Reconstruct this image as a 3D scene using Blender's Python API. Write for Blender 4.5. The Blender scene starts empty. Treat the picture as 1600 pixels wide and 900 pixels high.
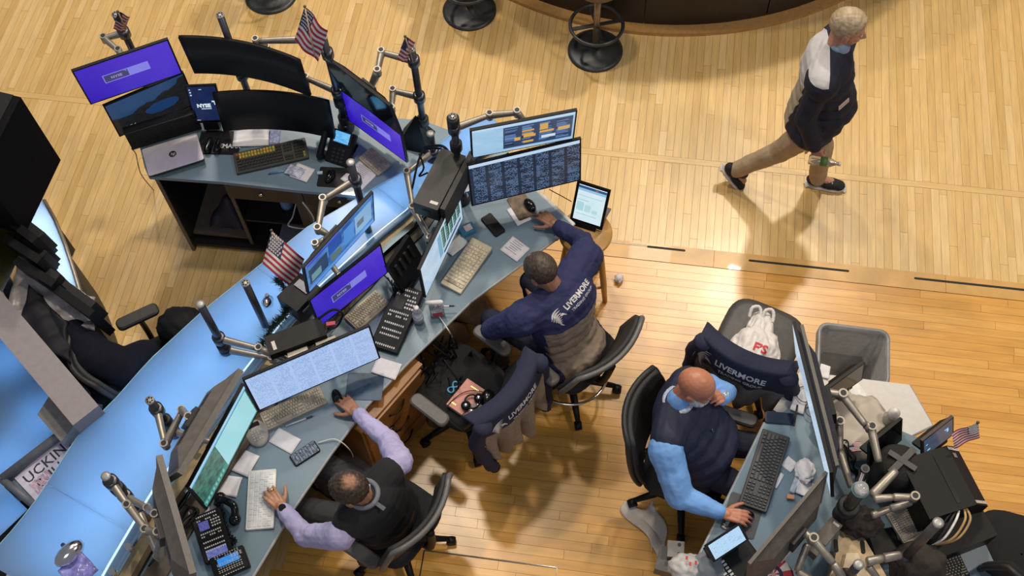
import bpy, bmesh, math, random
import numpy as np
from mathutils import Vector as V, Matrix as Mx, Euler
from mathutils.bvhtree import BVHTree

random.seed(7)
sc = bpy.context.scene
COL = sc.collection
PI = math.pi
R = math.radians

# ---------------------------------------------------------------- camera
RT = V((0.98948844, 0.14183005, -0.02822875))
UP = V((-0.11055466, 0.86773828, 0.48456986))
FW = V((-0.09322174, 0.47635546, -0.87429697))
EYE = V((0.0, 0.0, 7.0))
FPX = 1804.69
cam = bpy.data.cameras.new('camera'); camo = bpy.data.objects.new('camera', cam); COL.objects.link(camo)
m = Mx((RT, UP, -FW)).transposed().to_4x4(); m.translation = EYE
camo.matrix_world = m
cam.sensor_fit = 'HORIZONTAL'; cam.sensor_width = 36; cam.lens = FPX / 1600 * 36
cam.clip_end = 200
sc.camera = camo

# ---------------------------------------------------------------- light
sc.view_settings.view_transform = 'Standard'; sc.view_settings.look = 'None'
sc.view_settings.gamma = 1; sc.view_settings.use_curve_mapping = False
sc.view_settings.exposure = 0.0
w = bpy.data.worlds.new('hall'); sc.world = w; w.use_nodes = True
bg = w.node_tree.nodes['Background']; bg.inputs[0].default_value = (0.80, 0.84, 1.0, 1); bg.inputs[1].default_value = 0.22

def area(name, loc, target, sx, sy, power, col, spread=180):
    l = bpy.data.lights.new(name, 'AREA'); l.shape = 'RECTANGLE'; l.size = sx; l.size_y = sy
    l.energy = power; l.color = col; l.spread = R(spread)
    o = bpy.data.objects.new(name, l); COL.objects.link(o); o.location = loc
    o.rotation_euler = (V(target) - V(loc)).to_track_quat('-Z', 'Y').to_euler()
    return o
LK = .385
# the hall's row of high lamps on the far side, and the softer ones over the near side
area('hall_lamp', (2.0, 9.9, 10.2), (0.6, 4.2, 0), 0.55, 0.55, 1180*LK, (1.0, 0.90, 0.74))
area('hall_lamp', (-4.4, 9.4, 10.2), (-2.8, 4.0, 0), 0.6, 0.6, 950*LK, (1.0, 0.90, 0.78))
area('hall_lamp', (0.4, 9.6, 10.4), (0.2, 4.0, 0), 0.7, 2.4, 420*LK, (1.0, 0.92, 0.80))
area('hall_lamp', (-2.2, 5.4, 10.4), (-0.9, 2.4, 0), 0.5, 0.5, 640*LK, (1.0, 0.88, 0.70))
area('hall_lamp', (5.5, 3.0, 9.5), (0.8, 2.4, 0), 0.9, 0.9, 680*LK, (1.0, 0.86, 0.66))
area('hall_lamp', (-0.5, -4.0, 10.5), (-0.4, 2.6, 0.8), 3.0, 3.0, 330*LK, (0.92, 0.95, 1.0))

def P(px, py, z=0.0):
    d = (px - 800) / FPX * RT - (py - 450) / FPX * UP + FW
    return EYE + d * ((z - EYE.z) / d.z)

# ---------------------------------------------------------------- materials
MATS = {}
def nd(t, typ, **k):
    n = t.nodes.new(typ)
    for a, b in k.items():
        if a[0] == '_': n.inputs[a[1:].replace('_', ' ')].default_value = b
        else: setattr(n, a, b)
    return n
def mat(name, col, rough=.5, metal=0., var=.12, scale=30., bump=0., spec=.5, coat=0., bscale=None, alpha=1., trans=0.):
    if name in MATS: return MATS[name]
    m = bpy.data.materials.new(name); m.use_nodes = True; MATS[name] = m
    t = m.node_tree; b = t.nodes['Principled BSDF']; L = t.links.new
    b.inputs['Roughness'].default_value = rough; b.inputs['Metallic'].default_value = metal
    b.inputs['Specular IOR Level'].default_value = spec; b.inputs['Coat Weight'].default_value = coat
    b.inputs['Transmission Weight'].default_value = trans
    if alpha < 1: b.inputs['Alpha'].default_value = alpha
    co = nd(t, 'ShaderNodeTexCoord')
    n = nd(t, 'ShaderNodeTexNoise', _Scale=scale, _Detail=4.)
    L(co.outputs['Object'], n.inputs['Vector'])
    r = nd(t, 'ShaderNodeMapRange'); r.inputs[1].default_value = .3; r.inputs[2].default_value = .7
    r.inputs[3].default_value = 1 - var; r.inputs[4].default_value = 1 + var
    L(n.outputs[0], r.inputs[0])
    x = nd(t, 'ShaderNodeMix', data_type='RGBA', blend_type='MULTIPLY'); x.inputs[0].default_value = 1
    x.inputs[6].default_value = (*col, 1); L(r.outputs[0], x.inputs[7]); L(x.outputs[2], b.inputs['Base Color'])
    if bump:
        n2 = nd(t, 'ShaderNodeTexNoise', _Scale=bscale or scale * 3, _Detail=3.); L(co.outputs['Object'], n2.inputs['Vector'])
        bp = nd(t, 'ShaderNodeBump', _Strength=bump, _Distance=.004); L(n2.outputs[0], bp.inputs['Height']); L(bp.outputs[0], b.inputs['Normal'])
    return m
def emat(name, col, s=1.):
    if name in MATS: return MATS[name]
    m = bpy.data.materials.new(name); m.use_nodes = True; MATS[name] = m
    b = m.node_tree.nodes['Principled BSDF']; b.inputs['Base Color'].default_value = (.01, .01, .012, 1); b.inputs['Roughness'].default_value = .25
    b.inputs['Emission Color'].default_value = (*col, 1); b.inputs['Emission Strength'].default_value = s
    return m
def wood_mat(name, cols, scale=(9, 9, 60), rough=.35, coat=.3, tone=True, bump=.02, axis=None):
    """plank wood: every board draws its own tone from the object's random value (or from a face attribute on joined boards)"""
    m = bpy.data.materials.new(name); m.use_nodes = True; MATS[name] = m
    t = m.node_tree; b = t.nodes['Principled BSDF']; L = t.links.new
    b.inputs['Roughness'].default_value = rough; b.inputs['Coat Weight'].default_value = coat; b.inputs['Coat Roughness'].default_value = .22
    oi = nd(t, 'ShaderNodeObjectInfo'); at = nd(t, 'ShaderNodeAttribute', attribute_name='tone')
    ad = nd(t, 'ShaderNodeMath', operation='ADD'); L(oi.outputs['Random'], ad.inputs[0]); L(at.outputs['Fac'], ad.inputs[1])
    fr = nd(t, 'ShaderNodeMath', operation='FRACT'); L(ad.outputs[0], fr.inputs[0])
    rp = nd(t, 'ShaderNodeValToRGB'); L(fr.outputs[0], rp.inputs[0])
    e = rp.color_ramp.elements
    while len(e) < len(cols): e.new(.5)
    for i, c in enumerate(cols): e[i].position = i / (len(cols) - 1); e[i].color = (*c, 1)
    ge = nd(t, 'ShaderNodeNewGeometry'); mp = nd(t, 'ShaderNodeMapping'); mp.inputs['Scale'].default_value = scale
    L(ge.outputs['Position'], mp.inputs['Vector'])
    of = nd(t, 'ShaderNodeVectorMath', operation='ADD'); L(mp.outputs[0], of.inputs[0]); L(fr.outputs[0], of.inputs[1])
    n = nd(t, 'ShaderNodeTexNoise', _Scale=1., _Detail=5., _Roughness=.6); L(of.outputs[0], n.inputs['Vector'])
    r = nd(t, 'ShaderNodeMapRange'); r.inputs[1].default_value = .3; r.inputs[2].default_value = .7; r.inputs[3].default_value = .86; r.inputs[4].default_value = 1.1
    L(n.outputs[0], r.inputs[0])
    x = nd(t, 'ShaderNodeMix', data_type='RGBA', blend_type='MULTIPLY'); x.inputs[0].default_value = 1
    L(rp.outputs[0], x.inputs[6]); L(r.outputs[0], x.inputs[7]); L(x.outputs[2], b.inputs['Base Color'])
    n3 = nd(t, 'ShaderNodeTexNoise', _Scale=2.5, _Detail=4.); L(ge.outputs['Position'], n3.inputs['Vector'])
    r3 = nd(t, 'ShaderNodeMapRange'); r3.inputs[3].default_value = rough - .08; r3.inputs[4].default_value = rough + .1; L(n3.outputs[0], r3.inputs[0]); L(r3.outputs[0], b.inputs['Roughness'])
    return m

# ---------------------------------------------------------------- mesh building
class B:
    """collects shapes; build() links them as ONE mesh object"""
    def __init__(s): s.bm = bmesh.new(); s.mi = 0; s.uv = None
    def _new(s, vs, fs, M=None, smooth=False):
        vv = [s.bm.verts.new(M @ V(v) if M else V(v)) for v in vs]
        out = []
        for f in fs:
            try:
                g = s.bm.faces.new([vv[i] for i in f]); g.material_index = s.mi; g.smooth = smooth; out.append(g)
            except ValueError: pass
        return out
    def box(s, c, d, M=None, rz=0.):
        x, y, z = d[0] / 2, d[1] / 2, d[2] / 2
        T = Mx.Translation(V(c)) @ Mx.Rotation(rz, 4, 'Z')
        if M: T = M @ T
        vs = [(-x,-y,-z),(x,-y,-z),(x,y,-z),(-x,y,-z),(-x,-y,z),(x,-y,z),(x,y,z),(-x,y,z)]
        s._new(vs, [(3,2,1,0),(4,5,6,7),(0,1,5,4),(1,2,6,5),(2,3,7,6),(3,0,4,7)], T); return s
    def rbox(s, c, d, r=.01, M=None, rz=0., seg=3):
        """box with rounded vertical corners and a small top chamfer"""
        x, y = d[0] / 2 - r, d[1] / 2 - r; ring = []
        for cx, cy, a0 in ((x,y,0),(-x,y,90),(-x,-y,180),(x,-y,270)):
            for k in range(seg + 1):
                a = R(a0 + 90 * k / seg); ring.append((cx + r * math.cos(a), cy + r * math.sin(a)))
        ch = min(r * .4, d[2] * .3)
        T = Mx.Translation(V(c)) @ Mx.Rotation(rz, 4, 'Z')
        if M: T = M @ T
        n = len(ring); vs = []
        for z, k in ((-d[2]/2, 0), (d[2]/2 - ch, 0), (d[2]/2, ch)):
            for (px, py) in ring:
                vs.append((px * (1 - k / max(d[0]/2, 1e-6)), py * (1 - k / max(d[1]/2, 1e-6)), z))
        fs = [tuple(range(n - 1, -1, -1)), tuple(range(2*n, 3*n))]
        for j in range(2):
            for i in range(n): fs.append((j*n+i, j*n+(i+1)%n, (j+1)*n+(i+1)%n, (j+1)*n+i))
        s._new(vs, fs, T); return s
    def prism(s, pts, z0, z1, M=None):
        n = len(pts)
        a = sum(pts[i][0]*pts[(i+1)%n][1]-pts[(i+1)%n][0]*pts[i][1] for i in range(n))
        if a < 0: pts = pts[::-1]
        vs = [(p[0], p[1], z0) for p in pts] + [(p[0], p[1], z1) for p in pts]
        s._new(vs, [tuple(range(n-1,-1,-1)), tuple(range(n,2*n))] + [(i,(i+1)%n,n+(i+1)%n,n+i) for i in range(n)], M); return s
    def tube(s, pts, r, seg=8, M=None, cap=True, smooth=True):
        pts = [V(p) for p in pts]; n = len(pts); rs = r if isinstance(r, (list, tuple)) else [r] * n
        vs = []; up = None
        for i in range(n):
            d = (pts[min(i+1,n-1)] - pts[max(i-1,0)])
            d = d.normalized() if d.length > 1e-9 else V((0,0,1))
            if up is None: up = d.orthogonal().normalized()
            else:
                up = up - d * up.dot(d); up = up.normalized() if up.length > 1e-6 else d.orthogonal().normalized()
            q = d.cross(up)
            for k in range(seg):
                a = 2*PI*k/seg; vs.append(pts[i] + (up*math.cos(a) + q*math.sin(a)) * rs[i])
        fs = [(i*seg+k, i*seg+(k+1)%seg, (i+1)*seg+(k+1)%seg, (i+1)*seg+k) for i in range(n-1) for k in range(seg)]
        if cap: fs += [tuple(range(seg-1,-1,-1)), tuple(range((n-1)*seg, n*seg))]
        s._new(vs, fs, M, smooth); return s
    def cyl(s, p0, p1, r, seg=16, M=None, r2=None):
        p0, p1 = V(p0), V(p1)
        fs0 = len(s.bm.faces)
        s.tube([p0, p1], [r, r if r2 is None else r2], seg, M, True, True)
        s.bm.faces.ensure_lookup_table()
        for f in list(s.bm.faces)[fs0:]:
            if len(f.verts) > 4: f.smooth = False
        return s
    def lathe(s, prof, seg=24, M=None, smooth=True):
        vs = []; n = len(prof)
        for r, z in prof:
            for k in range(seg): a = 2*PI*k/seg; vs.append((r*math.cos(a), r*math.sin(a), z))
        fs = [(i*seg+k, i*seg+(k+1)%seg, (i+1)*seg+(k+1)%seg, (i+1)*seg+k) for i in range(n-1) for k in range(seg)]
        fs += [tuple(range(seg-1,-1,-1)), tuple(range((n-1)*seg, n*seg))]
        s._new(vs, fs, M, smooth); return s
    def torus(s, c, Rr, r, seg=28, rs=8, M=None):
        T = Mx.Translation(V(c)); T = M @ T if M else T
        vs = [((Rr+r*math.cos(b))*math.cos(a), (Rr+r*math.cos(b))*math.sin(a), r*math.sin(b)) for a in [2*PI*i/seg for i in range(seg)] for b in [2*PI*j/rs for j in range(rs)]]
        fs = [(i*rs+j, ((i+1)%seg)*rs+j, ((i+1)%seg)*rs+(j+1)%rs, i*rs+(j+1)%rs) for i in range(seg) for j in range(rs)]
        s._new(vs, fs, T, True); return s
    def ell(s, c, r, M=None, u=14, v=9, rot=None):
        """ellipsoid; rot is a 3x3 rotation"""
        T = Mx.Translation(V(c))
        if rot is not None: T = T @ rot.to_4x4()
        if M: T = M @ T
        vs = [(0,0,-r[2])]
        for j in range(1, v):
            b = -PI/2 + PI*j/v
            for i in range(u): a = 2*PI*i/u; vs.append((r[0]*math.cos(b)*math.cos(a), r[1]*math.cos(b)*math.sin(a), r[2]*math.sin(b)))
        vs.append((0,0,r[2])); n = len(vs) - 1
        fs = [(0, 1+(i+1)%u, 1+i) for i in range(u)]
        for j in range(v-2):
            for i in range(u): fs.append((1+j*u+i, 1+j*u+(i+1)%u, 1+(j+1)*u+(i+1)%u, 1+(j+1)*u+i))
        fs += [(n, 1+(v-2)*u+i, 1+(v-2)*u+(i+1)%u) for i in range(u)]
        s._new(vs, fs, T, True); return s
    def cap(s, p0, p1, r0, r1=None, seg=12):
        """tapered capsule"""
        r1 = r0 if r1 is None else r1
        p0, p1 = V(p0), V(p1); d = p1 - p0
        if d.length < 1e-6: return s.ell(p0, (r0,)*3)
        d.normalize(); pts = []; rr = []
        for k in range(4): a = PI/2*(k+.3)/4; pts.append(p0 - d*r0*math.cos(a)); rr.append(r0*math.sin(a))
        pts.append(p0); rr.append(r0); pts.append(p1); rr.append(r1)
        for k in range(3,-1,-1): a = PI/2*(k+.3)/4; pts.append(p1 + d*r1*math.cos(a)); rr.append(r1*math.sin(a))
        return s.tube(pts, rr, seg)
    def quad(s, a, b, c, d, M=None, uv=False):
        f = s._new([a,b,c,d], [(0,1,2,3)], M)
        if uv and f:
            L = s.bm.loops.layers.uv.verify()
            for l, q in zip(f[0].loops, ((0,0),(1,0),(1,1),(0,1))): l[L].uv = q
        return s
    def sheet(s, fn, nu, nv, M=None, smooth=True, thick=0., uv=False):
        """grid surface from fn(u, v) -> point; thick gives it a back"""
        g = [[V(fn(i/nu, j/nv)) for j in range(nv+1)] for i in range(nu+1)]
        vs = [g[i][j] for i in range(nu+1) for j in range(nv+1)]; N = nv+1
        fs = [(i*N+j, (i+1)*N+j, (i+1)*N+j+1, i*N+j+1) for i in range(nu) for j in range(nv)]
        if thick:
            nn = len(vs)
            for i in range(nu+1):
                for j in range(nv+1):
                    du = g[min(i+1,nu)][j]-g[max(i-1,0)][j]; dv = g[i][min(j+1,nv)]-g[i][max(j-1,0)]
                    q = du.cross(dv); q = q.normalized() if q.length > 1e-12 else V((0,0,1)); vs.append(g[i][j] - q*thick)
            fs += [(nn+i*N+j, nn+i*N+j+1, nn+(i+1)*N+j+1, nn+(i+1)*N+j) for i in range(nu) for j in range(nv)]
            rim = [(i,0) for i in range(nu)] + [(nu,j) for j in range(nv)] + [(i,nv) for i in range(nu,0,-1)] + [(0,j) for j in range(nv,0,-1)]
            for k in range(len(rim)):
                a = rim[k]; b = rim[(k+1)%len(rim)]; ia = a[0]*N+a[1]; ib = b[0]*N+b[1]; fs.append((ib, ia, nn+ia, nn+ib))
        s._new(vs, fs, M, smooth); return s
    def bevel(s, w, seg=1):
        bmesh.ops.bevel(s.bm, geom=[e for e in s.bm.edges if len(e.link_faces)==2 and e.calc_face_angle(0) > .6], offset=w, segments=seg, affect='EDGES', clamp_overlap=True); return s
    def mesh(s, name, mats):
        me = bpy.data.meshes.new(name); s.bm.to_mesh(me); s.bm.free()
        for q in (mats if isinstance(mats, (list, tuple)) else [mats]): me.materials.append(q)
        return me
    def build(s, name, mats, parent=None, loc=None, rot=None, M=None, kind=None, label=None):
        o = bpy.data.objects.new(name, s.mesh(name, mats)); COL.objects.link(o)
        if parent: o.parent = parent
        if loc is not None: o.location = loc
        if rot is not None: o.rotation_euler = rot
        if M is not None: o.matrix_basis = M
        if kind: o['kind'] = kind
        if label: o['label'] = label
        return o
def tag(o, label=None, cat=None, group=None, kind=None):
    if label: o['label'] = label
    if cat: o['category'] = cat
    if group: o['group'] = group
    if kind: o['kind'] = kind
    return o
def thing(name, label, cat, loc=(0,0,0), rz=0., group=None, M=None):
    o = bpy.data.objects.new(name, None); COL.objects.link(o); o.empty_display_size = .05
    if M is not None: o.matrix_basis = M
    else: o.location = loc; o.rotation_euler = (0,0,rz)
    return tag(o, label, cat, group)
def kids(o): return [c for c in COL.objects if c.parent == o]
def dup(root, loc, rz, label=None, group=None):
    r = root.copy(); COL.objects.link(r); r.location = loc; r.rotation_euler = (0,0,rz)
    if label: r['label'] = label
    if group: r['group'] = group
    for ch in kids(root):
        c = ch.copy(); COL.objects.link(c); c.parent = r
        for g in kids(ch):
            d = g.copy(); COL.objects.link(d); d.parent = c
    return r
def quad4(px, z):
    """four picture corners of a flat thing lying at height z -> centre, heading, width, depth (corners TL TR BR BL as it is read)"""
    a, b, c, d = [P(x, y, z) for x, y in px]
    u = ((b - a) + (c - d)) / 2; v = ((a - d) + (b - c)) / 2
    return (a+b+c+d)/4, math.atan2(u.y, u.x), u.length, v.length
def text_mesh(s, size, mat_, name='lettering', bold=0.0, extrude=0., align='CENTER', shear=0., spacing=1.):
    cu = bpy.data.curves.new(name, 'FONT'); cu.body = s; cu.size = size; cu.extrude = extrude; cu.offset = bold
    cu.align_x = align; cu.align_y = 'CENTER'; cu.resolution_u = 2; cu.shear = shear; cu.space_character = spacing
    o = bpy.data.objects.new('t', cu); COL.objects.link(o)
    dg = bpy.context.evaluated_depsgraph_get(); me = bpy.data.meshes.new_from_object(o.evaluated_get(dg))
    bpy.data.objects.remove(o); bpy.data.curves.remove(cu)
    me.name = name; me.materials.clear(); me.materials.append(mat_)
    return me
def text(s, size, mat_, parent=None, M=None, name='lettering', **k):
    o = bpy.data.objects.new(name, text_mesh(s, size, mat_, name, **k)); COL.objects.link(o)
    if parent: o.parent = parent
    if M is not None: o.matrix_basis = M
    o['kind'] = 'stuff'
    return o
def arc(p0, p1, p2, n=12):
    return [(V(p0)*(1-t)**2 + V(p1)*2*t*(1-t) + V(p2)*t*t) for t in [i/n for i in range(n+1)]]
def spline(pts, n=6):
    pts = [V(p) for p in pts]; out = []
    for i in range(len(pts)-1):
        a = pts[max(i-1,0)]; b = pts[i]; c = pts[i+1]; d = pts[min(i+2,len(pts)-1)]
        for k in range(n):
            t = k/n; out.append(.5*((2*b)+(c-a)*t+(2*a-5*b+4*c-d)*t*t+(3*b-a-3*c+d)*t**3))
    out.append(pts[-1]); return out

# shared materials
BLACK = mat('black_plastic', (.006,.006,.007), .5, bump=.05, spec=.25)
BLACKG = mat('black_gloss', (.005,.005,.006), .18, spec=.4)
DARK = mat('charcoal_plastic', (.022,.021,.022), .5, bump=.05, spec=.35)
BROWNG = mat('plastic_warm_reflection', (.125,.110,.097), .55, bump=.04)  # brown stands for warm light reflected by the plastic, put into its colour
STEEL = mat('brushed_arm_metal', (.36,.325,.275), .42, .6)
STEELD = mat('dark_arm_metal', (.10,.10,.115), .35, .8)
CHROME = mat('chrome', (.75,.73,.7), .15, 1., var=.03)
WHITE = mat('white_plastic', (.75,.73,.70), .45)
PAPER = mat('white_paper', (.74,.72,.74), .8, var=.05)
DESK = mat('pale_blue_laminate', (.145,.215,.270), .34, var=.06, scale=6, coat=.15)
# ================================================================ setting
sub = mat('dark_subfloor', (.10,.055,.022), .8)
maple = wood_mat('maple_planks', [(.60,.375,.125),(.67,.435,.165),(.71,.475,.19),(.62,.395,.14),(.745,.515,.235),(.68,.445,.17)], scale=(40,4,1), rough=.34, coat=.22)
maple_x = wood_mat('maple_border', [(.66,.43,.165),(.70,.465,.185)], scale=(4,40,1), rough=.34, coat=.22)
oak = wood_mat('amber_planks', [(.60,.285,.055),(.67,.335,.07),(.72,.375,.085),(.63,.31,.06),(.75,.40,.10)], scale=(4,40,1), rough=.30, coat=.22)
floor = B().prism([(-7.5,.2),(-2.3,.2),(-1.25,4.29),(4.5,4.29),(4.5,8.6),(-7.5,8.6)], -.12, -.012).build('floor', sub); floor['kind'] = 'structure'
floor2 = B().prism([(-2.3,.2),(4.5,.2),(4.5,4.29),(-1.25,4.29)], -.12, -.012).build('floor.001', sub); floor2['kind'] = 'structure'
def lay(parent, mat_, runs, wd, along_y, seed):
    """runs: (fixed coordinate, start, end). The 300 planks nearest the middle of the view are objects, the rest one joined part"""
    rnd = random.Random(seed); pl = []
    for c, a, b in runs:
        s = a - rnd.random() * .8
        while s < b:
            e = s + rnd.choice((.42,.6,.75,.9,1.05,1.3)) + rnd.random()*.18
            s2, e2 = max(s, a), min(e, b)
            if e2 - s2 > .003: pl.append((c, s2, e2, rnd.random()))
            s = e
    def seen(q):
        x, y = (q[0], (q[1]+q[2])/2) if along_y else ((q[1]+q[2])/2, q[0])
        d = V((x, y, 0)) - EYE; z = d.dot(FW)
        u, v = d.dot(RT)/z*FPX/800, d.dot(UP)/z*FPX/450
        return (0 if abs(u) < 1.05 and abs(v) < 1.08 else 1, z)
    pl.sort(key=seen)
    unit = B().box((0,0,-.0075), (1,1,.015)).mesh('plank', mat_)
    for c, a, b, t in pl[:298]:
        o = bpy.data.objects.new('plank', unit); COL.objects.link(o); o.parent = parent
        mid, ln = (a+b)/2, b-a-.0016
        if along_y: o.location = (c, mid, t*.0008); o.scale = (wd-.0016, ln, 1)
        else: o.location = (mid, c, t*.0008); o.scale = (ln, wd-.0016, 1)
    rest = pl[298:]
    if rest:
        q = B(); tones = []
        for c, a, b, t in rest:
            mid, ln = (a+b)/2, b-a-.0016
            q.box((c,mid,t*.0008-.0075) if along_y else (mid,c,t*.0008-.0075), (wd-.0016,ln,.015) if along_y else (ln,wd-.0016,.015))
            tones += [t]*6
        o = q.build('planks', mat_, parent, kind='stuff')
        o.data.attributes.new('tone','FLOAT','FACE').data.foreach_set('value', tones)
W1 = .0562; runs = []
x = 1.733 - 150*W1
while x < 4.2:
    lo = 4.292 if x > -1.3 else max(.3, 4.29 + (x + 1.25) * 3.9)
    xc = x + W1/2
    if lo < 5.0: runs.append((xc, lo, 5.004))
    runs.append((xc, 5.056, 8.4)); x += W1
lay(floor, maple, runs, W1, True, 3)
runs = []
y = 4.1505 - .0605/2
while y > .3:
    runs.append((y, max(-2.28, -1.25 + (y-4.29)*.26), 4.2)); y -= .0605
lay(floor2, oak, runs, .0605, False, 5)
tr = tag(B().box((-1.5,5.03,-.012),(11.5,.02,.02)).build('trim_1', sub), kind='structure')
s = -7.2
while s < 4.2:
    ln = 1.9 + random.random()*.7
    B().box((s+ln/2,5.03,-.0065),(ln-.002,.0495,.015)).build('plank', maple_x, tr); s += ln
tr2 = tag(B().box((1.475,4.211,-.006),(5.45,.006,.02)).build('trim_2', sub), kind='structure')
nose = mat('nosing_wood', (.60,.34,.10), .36, scale=5, var=.16, coat=.15)
for a, b in ((-1.25,.62),(.622,2.2),(2.202,4.2)):
    B().box(((a+b)/2,4.221,-.004),(b-a,.138,.018)).build('board', nose, tr2)
slot = mat('black_slot_rubber', (.012,.011,.010), .7)
for a, b in ((.15,.42),(.86,1.55),(1.99,2.75),(3.2,3.9)):
    y0 = 4.262 if a < .5 else 4.238
    B().rbox(((a+b)/2,y0,.0055),(b-a,.017,.003),.008).build('grip_strip', slot, tr2)
B().rbox((-.12,4.268,.0055),(.54,.017,.003),.008).build('grip_strip', mat('worn_grip_metal',(.33,.25,.16),.4,.3), tr2)
# floor hatch rim in the near floor
hx = [P(663,860),P(870,887),P(866,935),P(650,935)]
tr3 = tag(B().tube([hx[3]+V((0,0,.001)),hx[0]+V((0,0,.001))],.004,6).build('trim_3', mat('dark_rim',(.03,.03,.03),.5)), kind='structure')
bb = B(); bb.tube([hx[0]+V((0,0,.001)),hx[1]+V((0,0,.001)),hx[2]+V((0,0,.001))],.0055,6); bb.build('metal_rim', mat('hatch_metal',(.62,.60,.56),.3,.8), tr3)

# ---------------------------------------------------------------- curved dark counter at the far side
cen = V((-.07,8.75)); RR = 2.47
ctr = thing('curved_counter', 'big dark curved counter at the far edge of the hall, standing on a wooden plinth', 'counter', (cen.x,cen.y,0))
cm = mat('dark_counter_panel', (.018,.011,.008), .38, scale=4)
for k in range(8):
    a0, a1 = R(180+22.6*k+.12), R(180+22.6*(k+1)-.12); q = B()
    ring = [(RR*math.cos(a0+(a1-a0)*i/8), RR*math.sin(a0+(a1-a0)*i/8)) for i in range(9)]
    inn = [((RR-.04)*math.cos(a0+(a1-a0)*i/8), (RR-.04)*math.sin(a0+(a1-a0)*i/8)) for i in range(8,-1,-1)]
    q.prism(ring+inn, .02, 1.1).build('panel', cm, ctr)
q = B(); ring = [((RR+.09)*math.cos(R(180+180*i/48)), (RR+.09)*math.sin(R(180+180*i/48))) for i in range(49)]; q.prism(ring, 0, .035).build('plinth', mat('plinth_wood',(.46,.25,.085),.35,coat=.2), ctr)
ring = [((RR+.12)*math.cos(R(180+180*i/48)), (RR+.12)*math.sin(R(180+180*i/48))) for i in range(49)]
B().prism(ring, 1.1, 1.14).build('worktop', mat('counter_top',(.05,.03,.02),.3), ctr)

# ---------------------------------------------------------------- round-base stools
iron = mat('dark_cast_iron', (.055,.058,.060), .42, .5, scale=12, var=.25)
def bar_stool(loc, label):
    t = thing('bar_stool', label, 'stool', loc, group='round-base stools by the dark counter')
    B().lathe([(.215,0),(.215,.012),(.19,.022),(.06,.03),(.045,.05)],40).build('base', iron, t)
    B().cyl((0,0,.03),(0,0,.72),.026,16).build('post', mat('stool_post',(.30,.25,.18),.35,.7), t)
    r = B().torus((0,0,.30),.20,.014,40,8)
    for k in range(4):
        a = R(20+90*k); r.box((.10*math.cos(a),.10*math.sin(a),.30),(.2,.03,.012),rz=a)
    r.build('foot_ring', iron, t)
    B().lathe([(.03,.70),(.17,.715),(.18,.74),(.17,.77),(.05,.78)],32).build('seat', mat('stool_seat_leather',(.16,.10,.05),.5), t)
    return t
p = P(930,80); s0 = bar_stool((p.x,p.y,.0), 'dark iron bar stool with a spoked foot ring, in front of the curved counter')
p = P(739,10); dup(s0, (p.x-.02,p.y-.05,0), .4, 'round grey stool base at the top edge, left of the spoked stool')
p = P(424,-8); dup(s0, (p.x,p.y,0), .9, 'stool of which only the dark base rim shows, behind the left flags')
wl = tag(B().box((0,14.2,5.5),(28,.3,11.2)).build('wall_back', mat('hall_wall',(.30,.24,.17),.7,scale=2)), kind='structure')
# ================================================================ blue-lit trading post counter
ZG = 1.0
def XY(px, py, z): q = P(px, py, z); return (q.x, q.y)
OUT = [XY(a,b,ZG) for a,b in ((765,178),(707,207),(640,262),(480,355),(320,483),(233,563),(183,620),(121,682),(56,782),(25,822),(-25,878))]
INN = [XY(a,b,ZG) for a,b in ((792,208),(690,268),(640,322),(584,366),(445,494),(330,640),(240,758),(157,898),(128,960))]
def resample(pl, n):
    pl = [V((p[0],p[1],0)) for p in pl]; ds = [0]
    for i in range(1,len(pl)): ds.append(ds[-1]+(pl[i]-pl[i-1]).length)
    out = []
    for k in range(n+1):
        t = ds[-1]*k/n; i = max(j for j in range(len(ds)-1) if ds[j] <= t+1e-9); f = (t-ds[i])/max(ds[i+1]-ds[i],1e-9); q = pl[i].lerp(pl[i+1],min(f,1)); out.append((q.x,q.y))
    return out
N = 40
O_, I_ = resample(OUT, N), resample(INN, N)
post = thing('trading_post_counter', 'long curved counter topped with blue-lit frosted glass, between the two desks', 'counter', (-2,3,0))
def off(p): return [(x+2,y-3) for x,y in p]
glass = bpy.data.materials.new('frosted_blue_glass'); glass.use_nodes = True
t = glass.node_tree; t.nodes.clear(); L = t.links.new
o_ = nd(t,'ShaderNodeOutputMaterial'); tl = nd(t,'ShaderNodeBsdfTranslucent'); tl.inputs[0].default_value = (.70,.82,.95,1)
df = nd(t,'ShaderNodeBsdfDiffuse'); df.inputs[0].default_value = (.13,.20,.29,1)
gl = nd(t,'ShaderNodeBsdfGlossy'); gl.inputs[0].default_value = (.8,.85,.9,1); gl.inputs['Roughness'].default_value = .22
a1 = nd(t,'ShaderNodeMixShader'); a1.inputs[0].default_value = .25; L(tl.outputs[0],a1.inputs[1]); L(df.outputs[0],a1.inputs[2])
fr = nd(t,'ShaderNodeFresnel'); fr.inputs[0].default_value = 1.4
no = nd(t,'ShaderNodeTexNoise',_Scale=3.); r_ = nd(t,'ShaderNodeMath',operation='MULTIPLY'); L(fr.outputs[0],r_.inputs[0]); L(no.outputs[0],r_.inputs[1])
a2 = nd(t,'ShaderNodeMixShader'); L(r_.outputs[0],a2.inputs[0]); L(a1.outputs[0],a2.inputs[1]); L(gl.outputs[0],a2.inputs[2]); L(a2.outputs[0],o_.inputs[0])
cuts = [0, 9, 18, 35, N]
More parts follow.
